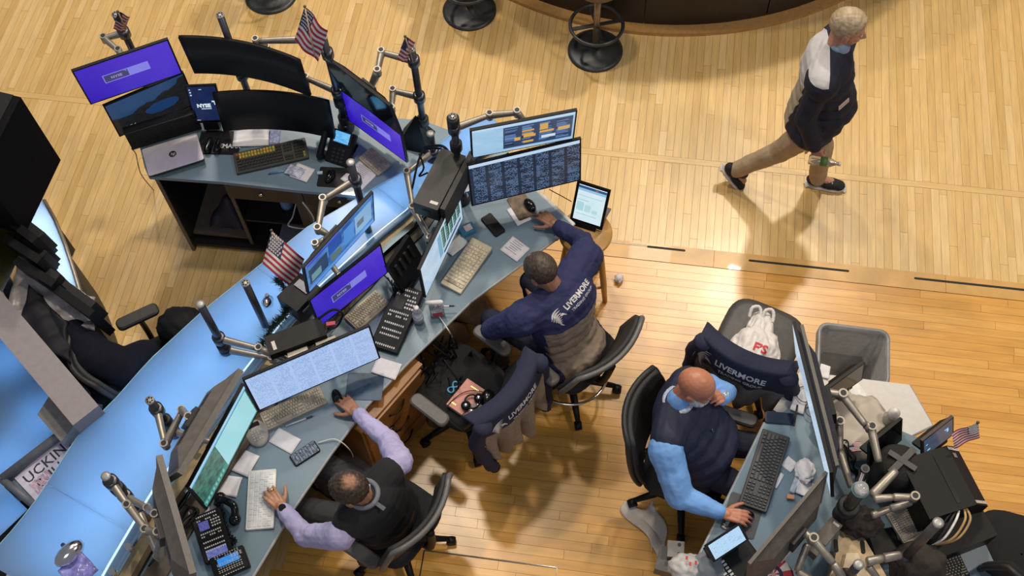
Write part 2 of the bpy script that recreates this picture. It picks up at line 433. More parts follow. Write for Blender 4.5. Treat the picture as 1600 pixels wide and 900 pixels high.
for k in range(4):
    a, b = cuts[k], cuts[k+1]
    q = B(); oo, ii = O_[a:b+1], I_[a:b+1]
    e = .012
    def lerp(p, q_, f): return (p[0]+(q_[0]-p[0])*f, p[1]+(q_[1]-p[1])*f)
    oo = [lerp(oo[0],oo[1],e)] + oo[1:-1] + [lerp(oo[-1],oo[-2],e)]; ii = [lerp(ii[0],ii[1],e)] + ii[1:-1] + [lerp(ii[-1],ii[-2],e)]
    q.prism(off(oo + ii[::-1]), .988, 1.0).build('glass_panel', glass, post)
edge = mat('bright_glass_edge', (.35,.62,.75), .2)
q = B(); q.tube([(x,y,.994) for x,y in off(O_)], .006, 6).build('glass_edge', edge, post)
body = mat('dark_counter_body', (.03,.035,.045), .6)
def inset(Oa, Ia, f): return [(o[0]+(i[0]-o[0])*f, o[1]+(i[1]-o[1])*f) for o, i in zip(Oa, Ia)]
O2 = inset(O_, I_, .10); ring = O2 + inset(O_, I_, .13)[::-1]
B().prism(off(ring), 0, .80).build('outer_panel', body, post)
B().prism(off(inset(O_,I_,.08) + inset(O_,I_,1.0)[::-1]), .80, .815).build('light_tray', mat('white_tray',(.6,.66,.72),.6), post)
# bright LED line and the tan metal channel beside it
led = emat('led_strip', (.60,.82,1.0), 1.2)
I2 = inset(O_, I_, 1.005); I3 = inset(O_, I_, 1.025)
B().prism(off(I2+I3[::-1]), .985, .997).build('led_strip', led, post)
I4 = inset(O_, I_, 1.03); I5 = inset(O_, I_, 1.10); I6 = inset(O_, I_, 1.22)
B().prism(off(I4+I5[::-1]), .96, .996).build('clear_rail', glass, post)
B().prism(off(I5+I6[::-1]), .86, .93).build('metal_channel', mat('tan_metal_channel',(.36,.27,.15),.4,.5), post)
B().prism(off(inset(O_,I_,1.005)+inset(O_,I_,1.04)[::-1]), .3, .98).build('inner_panel', body, post)
for k in range(12):   # LED fittings in the tray, under the glass
    i = 1 + k*3.3; j = int(i); f = i-j
    a = V((*I_[j],0)).lerp(V((*I_[min(j+1,N)],0)), f); b = V((*O_[j],0)).lerp(V((*O_[min(j+1,N)],0)), f); d = (b-a); p = a + d*.13; p.z = .83
    area('led_fitting', p, p+V((0,0,1)), .36, .26, .85, (.46,.72,1.0))
    p = a + d*.55; p.z = .83
    area('led_fitting', p, p+V((0,0,1)), .36, .40, .60, (.26,.56,1.0))
# round steel standoffs on the glass
for px, py in ((205,858),(180,897)):
    p = P(px,py,ZG); B().cyl((p.x+2,p.y-3,ZG),(p.x+2,p.y-3,ZG+.06),.018,16).build('standoff', CHROME, post)

# ================================================================ main desk
ZD = .80
FR = [XY(a,b,ZD) for a,b in ((840,298),(895,350),(868,372),(735,470),(640,562),(572,633),(516,708),(460,790),(395,898),(370,950))]
BK = inset(O_, I_, 1.20)[::-1]
BKd = [p for p in BK]
desk = thing('trading_desk', 'long pale blue desk along the inside of the blue-lit counter, two traders working at it', 'desk', (-1.4,2.6,0))
def offd(p, o=(-1.4,2.6)): return [(x-o[0],y-o[1]) for x,y in p]
pts = FR + BKd[:]
B().prism(offd(pts), ZD-.03, ZD).build('desktop', DESK, desk)
edge_w = mat('desk_edge_grey', (.34,.36,.38), .4)
B().tube([(x,y,ZD-.013) for x,y in offd(FR[2:])], .012, 8).build('front_edge', edge_w, desk)
B().tube([(x,y,ZD-.010) for x,y in offd(FR[:3])], .018, 8).build('end_edge', mat('white_edge',(.66,.65,.62),.5), desk)
dk = mat('dark_desk_body', (.02,.017,.015), .6)
mid = [((a[0]*.16+b[0]*.84),(a[1]*.16+b[1]*.84)) for a,b in zip(resample(FR[2:],20), resample(BK,20))]
mid2 = [((a[0]*.12+b[0]*.88),(a[1]*.12+b[1]*.88)) for a,b in zip(resample(FR[2:],20), resample(BK,20))]
B().prism(offd(mid+mid2[::-1]), 0, ZD-.03).build('modesty_panel', dk, desk)
# ================================================================ wooden drawer unit under the desk
ow = mat('orange_brown_wood', (.30,.125,.030), .32, scale=7, var=.22, coat=.35)
A_, B_, C_ = P(660,570,.76), P(590,650,.76), P(654,675,.0)
u = (V((B_.x-A_.x,B_.y-A_.y,0))).normalized(); n = V((-u.y,u.x,0));
if n.x < 0: n = -n
fr0 = V((C_.x,C_.y,0))
yaw = math.atan2(u.y,u.x)
dr = thing('drawer_unit', 'orange brown wooden drawer unit under the desk beside the empty chair', 'cabinet', (A_.x,A_.y,0), yaw)
# local x runs along the front face, local y goes out to the room
sgn = 1 if (Mx.Rotation(yaw,3,'Z') @ V((0,1,0))).dot(n) > 0 else -1
B().box((.27,-sgn*.17,.37),(.56,.32,.74)).bevel(.006).build('body', ow, dr)
for zc, hh in ((.60,.24),(.34,.24),(.12,.16)):
    d_ = B().box((.27,-sgn*.004,zc),(.52,.02,hh)).bevel(.004).build('drawer', ow, dr)
    q = B(); q.tube(arc((.20,sgn*.006,zc+.03),(.27,sgn*.05,zc+.012),(.34,sgn*.006,zc+.03),8),.006,8); q.build('handle', mat('dark_bronze',(.03,.02,.015),.35,.7), d_)
st = B().lathe([(.001,0),(.07,0),(.07,.002),(.001,.002)],24, M=Mx.Translation((.40,sgn*.008,.46)) @ Mx.Rotation(R(-90*sgn),4,'X') @ Mx.Diagonal((1.,.55,1,1))).build('oval_sticker', [mat('cream_sticker',(.62,.50,.36),.6)], dr)
B().torus((0,0,0),.07,.004,28,6, M=Mx.Translation((.40,sgn*.010,.46)) @ Mx.Rotation(R(-90*sgn),4,'X') @ Mx.Diagonal((1.,.55,1,1))).build('sticker_rim', BLACK, dr)
text('Ba Mu', .045, BLACK, dr, Mx.Translation((.40,sgn*.012,.46)) @ Mx.Rotation(R(180 if sgn>0 else 0),4,'Z') @ Mx.Rotation(R(90),4,'X'), bold=.0008)
# ================================================================ screens
def screen_mat(name, s=1.): 
    m = bpy.data.materials.new(name); m.use_nodes = True; t = m.node_tree; b = t.nodes['Principled BSDF']
    b.inputs['Base Color'].default_value = (.01,.01,.012,1); b.inputs['Roughness'].default_value = .22; b.inputs['Emission Strength'].default_value = s
    tc = nd(t,'ShaderNodeTexCoord'); return m, t, b, tc
def mixc(t, f, a, b):
    x = nd(t,'ShaderNodeMix',data_type='RGBA')
    for k, v in ((0,f),(6,a),(7,b)):
        if isinstance(v, bpy.types.NodeSocket): t.links.new(v, x.inputs[k])
        else: x.inputs[k].default_value = (*v,1) if k else v
    return x.outputs[2]
def mth(t, op, a, b=None, c=None):
    n = nd(t,'ShaderNodeMath',operation=op)
    for i, v in enumerate((a,b,c)):
        if v is None: continue
        if isinstance(v, bpy.types.NodeSocket): t.links.new(v, n.inputs[i])
        else: n.inputs[i].default_value = v
    return n.outputs[0]
def uvsep(t, tc):
    s = nd(t,'ShaderNodeSeparateXYZ'); t.links.new(tc.outputs['UV'], s.inputs[0]); return s.outputs[0], s.outputs[1]
def noise(t, tc, sx, sy, detail=2.):
    mp = nd(t,'ShaderNodeMapping'); mp.inputs['Scale'].default_value = (sx,sy,1); t.links.new(tc.outputs['UV'], mp.inputs[0])
    n = nd(t,'ShaderNodeTexNoise',_Scale=1.,_Detail=detail); t.links.new(mp.outputs[0], n.inputs[0]); return n.outputs[0]
def scr_purple():
    if 'scr_purple' in MATS: return MATS['scr_purple']
    m,t,b,tc = screen_mat('purple_screen', 1.0); u,v = uvsep(t,tc)
    t.links.new(mixc(t, mth(t,'ADD',mth(t,'MULTIPLY',u,.55),mth(t,'MULTIPLY',v,.3)), (.018,.003,.44), (.095,.040,.60)), b.inputs['Emission Color']); MATS['scr_purple'] = m; return m
def scr_table(name, bg, fg, cols, rows, s=1., dens=.5, head=None, bg2=None, colgap=.12):
    m,t,b,tc = screen_mat(name, s); u,v = uvsep(t,tc)
    row = mth(t,'GREATER_THAN', mth(t,'FRACT', mth(t,'MULTIPLY',v,rows)), .45)
    cell = mth(t,'FRACT', mth(t,'MULTIPLY',u,cols)); col = mth(t,'GREATER_THAN', cell, colgap)
    n1 = noise(t,tc,cols*14,rows*1.); n2 = noise(t,tc,cols*1.3,rows*.35)
    k = mth(t,'MULTIPLY', mth(t,'MULTIPLY',row,col), mth(t,'GREATER_THAN', mth(t,'ADD',mth(t,'MULTIPLY',n1,.6),mth(t,'MULTIPLY',n2,.4)), dens))
    c = mixc(t, k, mixc(t, n2, bg, bg2 or bg), fg)
    if head: c = mixc(t, mth(t,'GREATER_THAN', v, head[1]), c, head[0])
    t.links.new(c, b.inputs['Emission Color']); return m
def scr_lake():
    m,t,b,tc = screen_mat('lake_wallpaper', .8); u,v = uvsep(t,tc)
    n = noise(t,tc,5,3,5.); n2 = noise(t,tc,16,12,4.)
    ridge = mth(t,'ADD', mth(t,'ADD', .50, mth(t,'MULTIPLY', mth(t,'SUBTRACT',n,.5), .35)), mth(t,'MULTIPLY', mth(t,'POWER', u, 2.), .45))
    sky = mth(t,'GREATER_THAN', v, ridge)
    du = mth(t,'DIVIDE', mth(t,'SUBTRACT',u,.62), .24); dv = mth(t,'DIVIDE', mth(t,'SUBTRACT', v, .36), .17)
    lake = mth(t,'LESS_THAN', mth(t,'ADD', mth(t,'ADD', mth(t,'MULTIPLY',du,du), mth(t,'MULTIPLY',dv,dv)), mth(t,'MULTIPLY', n, 1.)), 1.35)
    c = mixc(t, n2, (.003,.004,.006), (.022,.022,.022)); c = mixc(t, lake, c, (.012,.045,.14)); c = mixc(t, sky, c, (.015,.06,.16))
    t.links.new(c, b.inputs['Emission Color']); return m
def scr_plain(name, c1, c2, sx=3, sy=3, s=1.):
    m,t,b,tc = screen_mat(name, s); n = noise(t,tc,sx,sy,3.); r = nd(t,'ShaderNodeMapRange'); r.inputs[1].default_value=.3; r.inputs[2].default_value=.7; t.links.new(n, r.inputs[0])
    t.links.new(mixc(t, r.outputs[0], c1, c2), b.inputs['Emission Color']); return m
SCR_OFF = mat('switched_off_screen', (.004,.004,.005), .16, var=.02)

def rects(parent, W, H, y, lst, name='screen_content', k=.0006):
    """flat print on a screen: (u0, v0, u1, v1, colour, strength)"""
    q = B(); ms = []
    for i, (u0,v0,u1,v1,c,s) in enumerate(lst):
        key = 'px_%02x%02x%02x_%d' % (*[int(min(255,x*255)) for x in c], int(s*10)); mm = emat(key, c, s)
        if mm not in ms: ms.append(mm)
        q.mi = ms.index(mm); yy = y - k*(1+i*.02)
        q.quad(((u0-.5)*W,yy,(v0-.5)*H),((u1-.5)*W,yy,(v0-.5)*H),((u1-.5)*W,yy,(v1-.5)*H),((u0-.5)*W,yy,(v1-.5)*H))
    return q.build(name, ms, parent, kind='stuff')
def MP(pos, yaw, tilt, roll=0.): return Mx.Translation(V(pos)) @ Mx.Rotation(R(yaw),4,'Z') @ Mx.Rotation(R(tilt),4,'X') @ Mx.Rotation(R(roll),4,'Y')
MONS = {}
def monitor(key, label, pos, W, H, yaw, tilt, smat, depth=.018, back=BLACK, bezel=.010, chin=None, bulge=.035, curved=0., name='monitor', group=None, vents=False, mount=True, frame=BLACK):
    M = MP(pos, yaw, tilt); chin = bezel if chin is None else chin
    t = thing(name, label, 'monitor', M=M, group=group); MONS[key] = (M, W, H)
    if curved:
        def sf(u, v, d=0): x = (u-.5)*W; return (x, -curved*(abs(2*u-1)**2) + d, (v-.5)*H)
        B().sheet(lambda u,v: sf(u,v,0), 20, 2, thick=-.022).build('housing', frame, t)
        def cf(u, v): q = sf(.012+u*.976, .03+v*.95, -.0012); return q
        q = B(); q.sheet(cf, 20, 2); q.build('screen', smat, t)
        B().sheet(lambda u,v: sf(.2+u*.6,.15+v*.6,.022), 10, 2, thick=-bulge).build('back_cover', back, t)
        return t
    q = B().box((0,depth/2,0),(W,depth,H)).bevel(.004).build('housing', frame, t)
    w2, h2 = W-2*bezel, H-bezel-chin; zc = (chin-bezel)/2
    B().quad((-w2/2,-.0006,zc-h2/2),(w2/2,-.0006,zc-h2/2),(w2/2,-.0006,zc+h2/2),(-w2/2,-.0006,zc+h2/2),uv=True).build('screen', smat, t)
    b = B(); x0,x1,z0,z1 = W*.46,W*.30,H*.44,H*.26; y0,y1 = depth,depth+bulge
    vs = [(-x0,y0,-z0),(x0,y0,-z0),(x0,y0,z0),(-x0,y0,z0),(-x1,y1,-z1),(x1,y1,-z1),(x1,y1,z1),(-x1,y1,z1)]
    b._new(vs,[(7,6,5,4),(1,0,4,5),(2,1,5,6),(3,2,6,7),(0,3,7,4)]); b.bevel(.006).build('back_cover', back, t)
    if vents:
        v = B()
        for sx in (-1,1):
            for i in range(6):
                for j in range(8): v.box((sx*(x1*.62)+(i-2.5)*.014, y1+.0006, (j-3)*.014+.02),(.008,.002,.008))
        v.build('vent_holes', mat('vent_dark',(.012,.012,.012),.5), t, kind='stuff')
    if mount:
        B().box((0,y1+.012,0),(.11,.025,.11)).bevel(.005).build('mount_plate', DARK, t)
    return t
def mpt(key, x=0., y=.07, z=0.):
    M, W, H = MONS[key]; return M @ V((x*W/2, y, z*H/2))

nyse_bg = (.045,.045,.16)
def nyse(t, W, H, cx=.1, cz=.02, s=1.):
    rects(t, W, H, -.0006, [(.30+cx,.40+cz,.78+cx,.62+cz,(.21,.21,.72),1.), (.31+cx,.42+cz,.56+cx,.60+cz,nyse_bg,1.)])
    text('NYSE', .030*s, emat('nyse_text',(.30,.28,.62),1.), t, Mx.Translation(((.435+cx-.5)*W,-.0022,(.505+cz-.5)*H)) @ Mx.Rotation(R(90),4,'X'), bold=.0009)
    q = B(); e = emat('nyse_text',(.30,.28,.62),1.); x, z = (.52+cx-.5)*W, (.585+cz-.5)*H
    q.quad((x,-.0022,z),(x+.016,-.0022,z),(x+.016,-.0022,z+.004),(x,-.0022,z+.004)); q.quad((x+.012,-.0022,z-.01),(x+.016,-.0022,z-.01),(x+.016,-.0022,z),(x+.012,-.0022,z)); q.build('logo_corner', e, t, kind='stuff')

# ---- back left desk
t = monitor('M1','widescreen monitor with a bare purple screen, topmost at the left end of the back desk',(-3.128,4.183,1.52),.594,.344,31.6,3.8,scr_purple()); nyse(t,.594,.344,-.06,.02)
t = monitor('M2','monitor showing a dark lake and mountain wallpaper, beneath the leftmost purple screen',(-3.103,4.210,1.17),.537,.317,37.1,-.4,scr_lake())
text('11:24', .042, emat('clock_text',(.16,.22,.28),1.), t, Mx.Translation((-.18,-.002,-.105)) @ Mx.Rotation(R(90),4,'X'))
monitor('M3','wide curved monitor, switched off, the upper one on the back desk',(-2.40,4.345,1.56),.78,.345,-6.9,2.0,SCR_OFF,curved=.05)
monitor('M4','wide curved monitor, switched off, the lower one just above the papers on the back desk',(-2.285,4.267,1.18),.743,.327,2.,-8.,SCR_OFF,curved=.05)
monitor('M5','glossy black switched-off monitor mounted above the right-hand purple screen on the back desk',(-1.664,4.178,1.52),.575,.345,-34.8,7.8,mat('off_glossy',(.012,.014,.018),.08))
t = monitor('M6','purple-screen monitor under the glossy black one, beside the desk phone on the back desk',(-1.649,4.216,1.17),.528,.317,-33.,.5,scr_purple()); nyse(t,.528,.317,.0,.0)
# ---- main desk
t = monitor('M7','monitor with a pale blue and orange layout, uppermost at the right end of the desk',(-.668,4.038,1.48),.633,.355,20.3,9.6,scr_plain('pale_blue_layout',(.28,.50,.72),(.42,.62,.80)))
L_ = [(0,.93,1,1,(.50,.66,.85),1.),(.30,.10,.985,.90,(.035,.065,.14),1.)]
rnd = random.Random(2)
for i, (u0,u1) in enumerate(((.305,.47),(.475,.64),(.645,.81),(.815,.98))):
    L_.append((u0,.14,u1,.86,(.03,.055,.12),1.))
    z = .84
    while z > .2:
        h = rnd.choice((.022,.022,.03,.06))
        L_.append((u0+.01,z-h,u1-.02-rnd.random()*.06,z, rnd.choice([(.10,.19,.42),(.14,.26,.5),(.02,.03,.06)] + ([(.62,.36,.08)] if h>.04 else [])),1.)); z -= h+.016
L_ += [(.41,.34,.47,.46,(.66,.38,.09),1.),(.50,.40,.62,.5,(.66,.38,.09),1.),(.66,.58,.74,.80,(.62,.36,.09),1.),(.66,.47,.80,.55,(.62,.36,.09),1.),(.84,.45,.96,.57,(.62,.36,.09),1.),(.68,.26,.82,.36,(.62,.72,.82),1.),(.50,.20,.60,.28,(.62,.36,.09),1.)]
rects(t,.61,.335,-.0006,L_)
t = monitor('M8','large monitor filled with dark text columns, directly under the pale blue and orange one',(-.656,3.995,1.15),.711,.405,23.1,-3.9,scr_table('dark_columns',(.008,.016,.034),(.13,.22,.40),7,34,1.,.505,head=((.50,.66,.84),.925),bg2=(.02,.032,.06),colgap=.2))
monitor('M9','monitor turned sideways showing pale columns with green bars, beside the cream compact keyboard',(-1.086,3.469,1.10),.606,.339,77.4,-.5,scr_plain('pale_quotes',(.36,.50,.66),(.50,.64,.78)))
L_ = []
for i in range(5):
    L_.append((.50+i*.095,.30,.55+i*.095,.92,(.012,.10,.06),1.)); L_.append((.552+i*.095,.34,.575+i*.095,.90,(.01,.02,.03),1.))
    for j in range(6): L_.append((.505+i*.095,.36+j*.09,.535+i*.095,.385+j*.09,(.25,.55,.40),1.))
L_ += [(.40,.2,.48,.9,(.16,.36,.50),1.),(.50,.12,.95,.2,(.03,.05,.09),1.)]
rects(kids_parent := bpy.data.objects[MONS and [o.name for o in COL.objects if o.get('label','').startswith('monitor turned sideways')][0]], .586,.319,-.0006,L_)
t = monitor('M10','monitor with a blue photo page, standing above the purple screen in mid desk',(-1.578,3.159,1.5),.593,.344,62.3,8.,scr_plain('blue_page',(.02,.07,.30),(.10,.30,.62),4,4))
rects(t,.573,.324,-.0006,[(.0,.0,1,.12,(.10,.28,.72),1.),(.03,.2,.3,.75,(.02,.05,.12),1.),(.06,.25,.2,.5,(.12,.28,.30),1.),(.32,.5,.52,.9,(.02,.08,.35),1.),(.55,.25,.70,.8,(.08,.26,.62),1.),(.72,.2,.97,.85,(.22,.40,.62),1.),(.34,.2,.5,.42,(.10,.16,.14),1.),(.75,.4,.85,.6,(.12,.14,.16),1.),(.02,.9,.5,.97,(.06,.05,.55),1.)])
t = monitor('M11','purple-screen monitor standing low in mid desk, beside the dealer phone keypads',(-1.571,3.097,1.12),.536,.322,51.7,-1.3,scr_purple()); nyse(t,.536,.322,-.05,.0)
monitor('M12','very wide monitor with a white and blue message page, facing the trader in lavender sleeves',(-1.662,2.547,1.12),.751,.338,33.7,-7.7,scr_table('white_page',(.34,.50,.82),(.24,.37,.68),6,26,1.,.50,bg2=(.46,.60,.86)))
t = monitor('M13','monitor with a green map and cyan page, left of the white keyboard',(-2.037,2.025,1.12),.631,.36,77.2,-.8,scr_plain('green_map',(.012,.05,.04),(.06,.22,.16),14,9),bezel=.015)
rects(t,.611,.34,-.0006,[(.42,.06,.98,.88,(.34,.66,.72),1.),(.0,.90,1,.93,(.12,.45,.75),1.),(.0,.93,1,1,(.36,.60,.78),1.),(.0,.05,.42,.20,(.05,.24,.20),1.)]+[(.02+i*.045,.08,.045+i*.045,.17,(.20,.45,.42),1.) for i in range(8)])
# ---- two monitors at the lower left, seen from above and behind
monitor('M14','monitor seen from above, warm reflection painted brown on its top edge, over the green map',(-2.017,1.973,1.534),.60,.36,75.,30.,SCR_OFF,back=BROWNG,vents=True,frame=BROWNG,bulge=.05,depth=.032)
monitor('M15','monitor with a brown top edge, over the dealer phones at the near end',(-2.034,1.464,1.472),.64,.37,121.,16.,SCR_OFF,back=BROWNG,vents=True,frame=BROWNG,bulge=.05,depth=.032)
# ================================================================ back left desk with open cabinet
ZB = .92
bd = [XY(a,b,ZB) for a,b in ((226,262),(232,276),(345,284),(470,298),(560,306),(640,262),(720,210),(660,188),(585,182),(500,150),(330,150),(215,215))]
bdk = thing('back_desk', 'pale blue desk on an open black cabinet, behind the blue-lit counter', 'desk', (-2.4,4.1,0))
ob = (-2.4,4.1)
B().prism(offd(bd,ob), ZB-.03, ZB).build('desktop', DESK, bdk)
cab = mat('black_cabinet', (.010,.009,.009), .5)
rim = mat('cabinet_edge_tan', (.13,.10,.075), .5)
c0, c1 = P(242,282,ZB-.03), P(470,302,ZB-.03); u = (c1-c0); u.z = 0; ln = u.length; u.normalize(); yw = math.atan2(u.y,u.x)
T = Mx.Translation((c0.x+2.4,c0.y-4.1,0)) @ Mx.Rotation(yw,4,'Z')
hh = ZB-.03
def cb(name, c, d, m_=cab, **k): return B().box(c,d,M=T).build(name, m_, bdk, **k)
cb('side_panel',(.012,.28,hh/2),(.022,.54,hh)); cb('side_edge',(.0115,.008,hh/2),(.024,.008,hh),rim)
cb('back_panel',(ln/2+.15,.53,hh/2),(ln+.3,.02,hh)); cb('floor_panel',(ln/2+.15,.28,.05),(ln+.3,.5,.03))
dvd = cb('divider',(.44,.30,hh/2-.09),(.022,.44,hh-.2)); cb('divider_edge',(.44,.07,hh/2-.09),(.024,.012,hh-.2),rim)
cb('divider',(.93,.26,hh/2),(.06,.5,hh),mat('grey_brown_post',(.075,.062,.055),.5))
cb('shelf',(.70,.30,.36),(.50,.44,.02)); cb('shelf',(.22,.30,.12),(.40,.44,.02),rim)
for xc, w_ in ((.68,.46),(1.20,.46)):
    d_ = cb('drawer_front',(xc,.03,hh-.09),(w_,.02,.15),mat('dark_brown_drawer',(.045,.035,.028),.4))
    q = B(); q.cyl(T@V((xc,.02,hh-.08)),T@V((xc,.006,hh-.08)),.012,12); q.build('knob', CHROME, d_)
# things inside the open cabinet
def world(x,y,z): q = T@V((x,y,z)); return V((q.x-2.4,q.y+4.1,z))
ct = world(.26,.25,.13)
q = B(); q.sheet(lambda u,v: ((u-.5)*.26,(v-.5)*.24,.20*math.sin(PI*u)*math.sin(PI*v)+.03*math.sin(9*u+5*v)),14,12); tag(q.build('dark_bag', mat('dark_purple_nylon',(.035,.03,.05),.6,scale=20,bump=.3), loc=ct), 'dark crumpled bag on the floor of the open black cabinet', 'bag')
ct = world(.72,.22,.37); bt = thing('spray_bottle','pale blue spray bottle on the shelf inside the black cabinet','bottle',ct)
B().lathe([(.04,0),(.042,.02),(.042,.13),(.02,.17),(.016,.19)],20).build('body', mat('pale_blue_bottle',(.22,.36,.62),.3), bt); B().box((0,-.02,.21),(.03,.07,.035)).bevel(.006).build('spray_head', WHITE, bt)
ct = world(.80,.2,.066); tag(B().box((0,0,.05),(.30,.22,.10)).bevel(.006).build('grey_box', mat('lilac_grey_box',(.18,.17,.22),.6), loc=ct, rot=(0,0,yw)), 'flat lilac grey box at the bottom of the open black cabinet', 'box')
q = B(); q.tube(spline([world(.96,-.01,.80),world(1.0,-.015,.62),world(.95,-.02,.50),world(.80,.0,.47),world(.84,.02,.56),world(.86,.1,.62)],8),.005,6); tag(q.build('cable', mat('white_cable',(.55,.53,.5),.5)), 'white cable looping down in front of the black cabinet', 'cable')
q = B(); q.tube(spline([P(205,232,.9),P(212,240,.88),P(216,258,.86),P(222,275,.5),P(240,297,.005)],8),.004,6); tag(q.build('cable', mat('tan_cable',(.35,.22,.08),.5)), 'thin tan cable hanging off the left end of the back desk', 'cable')
# ---- things lying on the back desk
def lay4(px, z): return quad4(px, z)
KEYS = {}
def keyboard(label, px, z, bodym, keym, cols=15, rows=5, full=True, thick=.022, tiltdeg=3., special=None, keyh=.007, keyfrac=.80, group=None, name='keyboard'):
    c, yaw, W, D = quad4(px, z)
    t = thing(name, label, 'keyboard', (c.x,c.y,z), yaw, group)
    T = Mx.Rotation(R(tiltdeg),4,'X')
    T = Mx.Translation((0,0,math.sin(R(tiltdeg))*D/2)) @ T
    B().rbox((0,0,thick/2),(W,D,thick),.008,M=T).build('case', bodym, t)
    ks = {}
    def key(x0,x1,y0,y1,m_):
        q = ks.setdefault(m_, B()); a = .0016
        vs = [(x0+a,y0+a,thick),(x1-a,y0+a,thick),(x1-a,y1-a,thick),(x0+a,y1-a,thick)]
        b_ = a+ (x1-x0)*0+.0022
        vs += [(x0+b_,y0+b_,thick+keyh),(x1-b_,y0+b_,thick+keyh),(x1-b_,y1-b_,thick+keyh),(x0+b_,y1-b_,thick+keyh)]
        q._new(vs,[(4,5,6,7),(0,1,5,4),(1,2,6,5),(2,3,7,6),(3,0,4,7)],T)
    mx, my = W*.03, D*.08; blocks = [(-W/2+mx, W/2-mx, cols)] if not full else [(-W/2+mx, -W/2+W*.66, cols), (-W/2+W*.68, -W/2+W*.80, 3), (-W/2+W*.82, W/2-mx, 4)]
    rnd = random.Random(len(label))
    for bi, (x0,x1,n) in enumerate(blocks):
        kw = (x1-x0)/n; kh = (D-2*my)/rows
        for r in range(rows):
            y0 = -D/2+my+r*kh
            if bi == 1 and r == 2: continue
            if bi == 0 and r == 0:
                seq = [1.3,1.2,1.2,n-8.7,1.2,1.2,1.3,1.3]
            elif bi == 0 and r < rows-1:
                e = (.0,2.2,1.7,1.4,1.)[min(r,4)]; k = int(n-2*e) if e else n; e = (n-k)/2; seq = [e]*bool(e)+[1]*k+[e]*bool(e)
            else: seq = [1]*n
            x = x0; 
            for i, s_ in enumerate(seq):
                mm = keym
                if special: mm = special(bi, r, i, keym)
                key(x, x+s_*kw, y0, y0+kh, mm); x += s_*kw
    for m_, q in ks.items(): q.build('keys', m_, t, kind='stuff')
    return t
yk = mat('yellow_keycap',(.55,.36,.04),.5); gk = mat('green_keycap',(.26,.33,.08),.5); rk = mat('red_keycap',(.4,.05,.05),.5); bk2 = mat('olive_black_keycap',(.045,.045,.038),.5)
def sp(bi, r, i, k):
    if bi == 0 and r == 5 and i == 0: return rk
    if bi == 0 and r in (4,5) and 1 <= i <= 12: return yk if (i+r)%4 else gk
    if bi == 2 and r in (0,1) and i == 3: return gk
    return k
keyboard('black keyboard with rows of yellow and green keys on the back desk',[(365,243),(478,219),(483,248),(371,275)],ZB,bk2,mat('black_keycap',(.02,.02,.02),.5),rows=6,special=sp)
def laptop():
    c, yaw, W, D = quad4([(222,235),(308,207),(319,250),(232,275)], ZB+.05)
    t = thing('laptop','closed silver laptop with a round dark emblem on the back desk','laptop',(c.x,c.y,ZB+.035),yaw)
    B().rbox((0,0,.008),(W,D,.014),.012).build('base', DARK, t)
    ld = B().rbox((0,0,.018),(W,D,.007),.012).build('lid', mat('silver_lid',(.50,.47,.48),.35,.4,var=.04), t)
    em = mat('emblem_dark',(.04,.04,.05),.3,.6)
    B().lathe([(.001,0),(.024,0),(.024,.0012),(.001,.0012)],28,M=Mx.Translation((0,0,.0215))).build('emblem', em, ld)
    text('hp', .032, mat('silver_lid2',(.5,.47,.48),.35,.4), t, Mx.Translation((0,.002,.0232)), shear=.3, bold=.0006)
    B().box((0,0,-.018),(W*.8,D*.6,.03)).build('riser', DARK, t)
laptop()
# black ridged sound bar shelf behind the laptop
c, yaw, W, D = quad4([(198,208),(306,172),(312,200),(201,231)], 1.02)
t = thing('ridged_black_panel','black ridged panel standing between the lake wallpaper monitor and the silver laptop','panel',(c.x,c.y,ZB),yaw)
B().box((0,.02,.09),(W,.05,.18)).bevel(.006).build('body', BLACK, t)
q = B(); [q.box((0,-.008,.02+i*.014),(W*.97,.012,.006)) for i in range(12)]; q.build('ridges', DARK, t, kind='stuff')
# upright phone-like tablet with exchange logo
M = MP(P(321,163,1.14), 10, -14); t = thing('small_tablet','small upright tablet with a dark blue screen and white lettering on the back desk','tablet',M=M)
B().box((0,.008,0),(.20,.016,.30)).bevel(.005).build('case', BLACK, t)
B().quad((-.09,-.0006,-.13),(.09,-.0006,-.13),(.09,-.0006,.14),(-.09,-.0006,.14),uv=True).build('screen', scr_plain('navy_screen',(.004,.012,.06),(.008,.02,.09)), t)
wt = emat('white_lcd',(.65,.80,.85),1.)
text('NYSE', .038, wt, t, Mx.Translation((-.012,-.002,-.01)) @ Mx.Rotation(R(90),4,'X'), bold=.002)
rects(t,.18,.27,-.0006,[(.32,.36,.68,.385,(.5,.65,.7),1.),(.75,.56,.86,.60,(.65,.80,.85),1.),(.82,.48,.86,.58,(.65,.80,.85),1.),(.05,.92,.10,.95,(.5,.6,.7),1.),(.05,.84,.11,.88,(.5,.6,.7),1.),(.05,.76,.11,.80,(.5,.6,.7),1.),(.40,.93,.5,.95,(.5,.6,.7),1.),(.05,.03,.18,.05,(.4,.4,.4),1.)])
B().box((0,.04,-.17),(.10,.10,.06)).build('stand', BLACK, t)
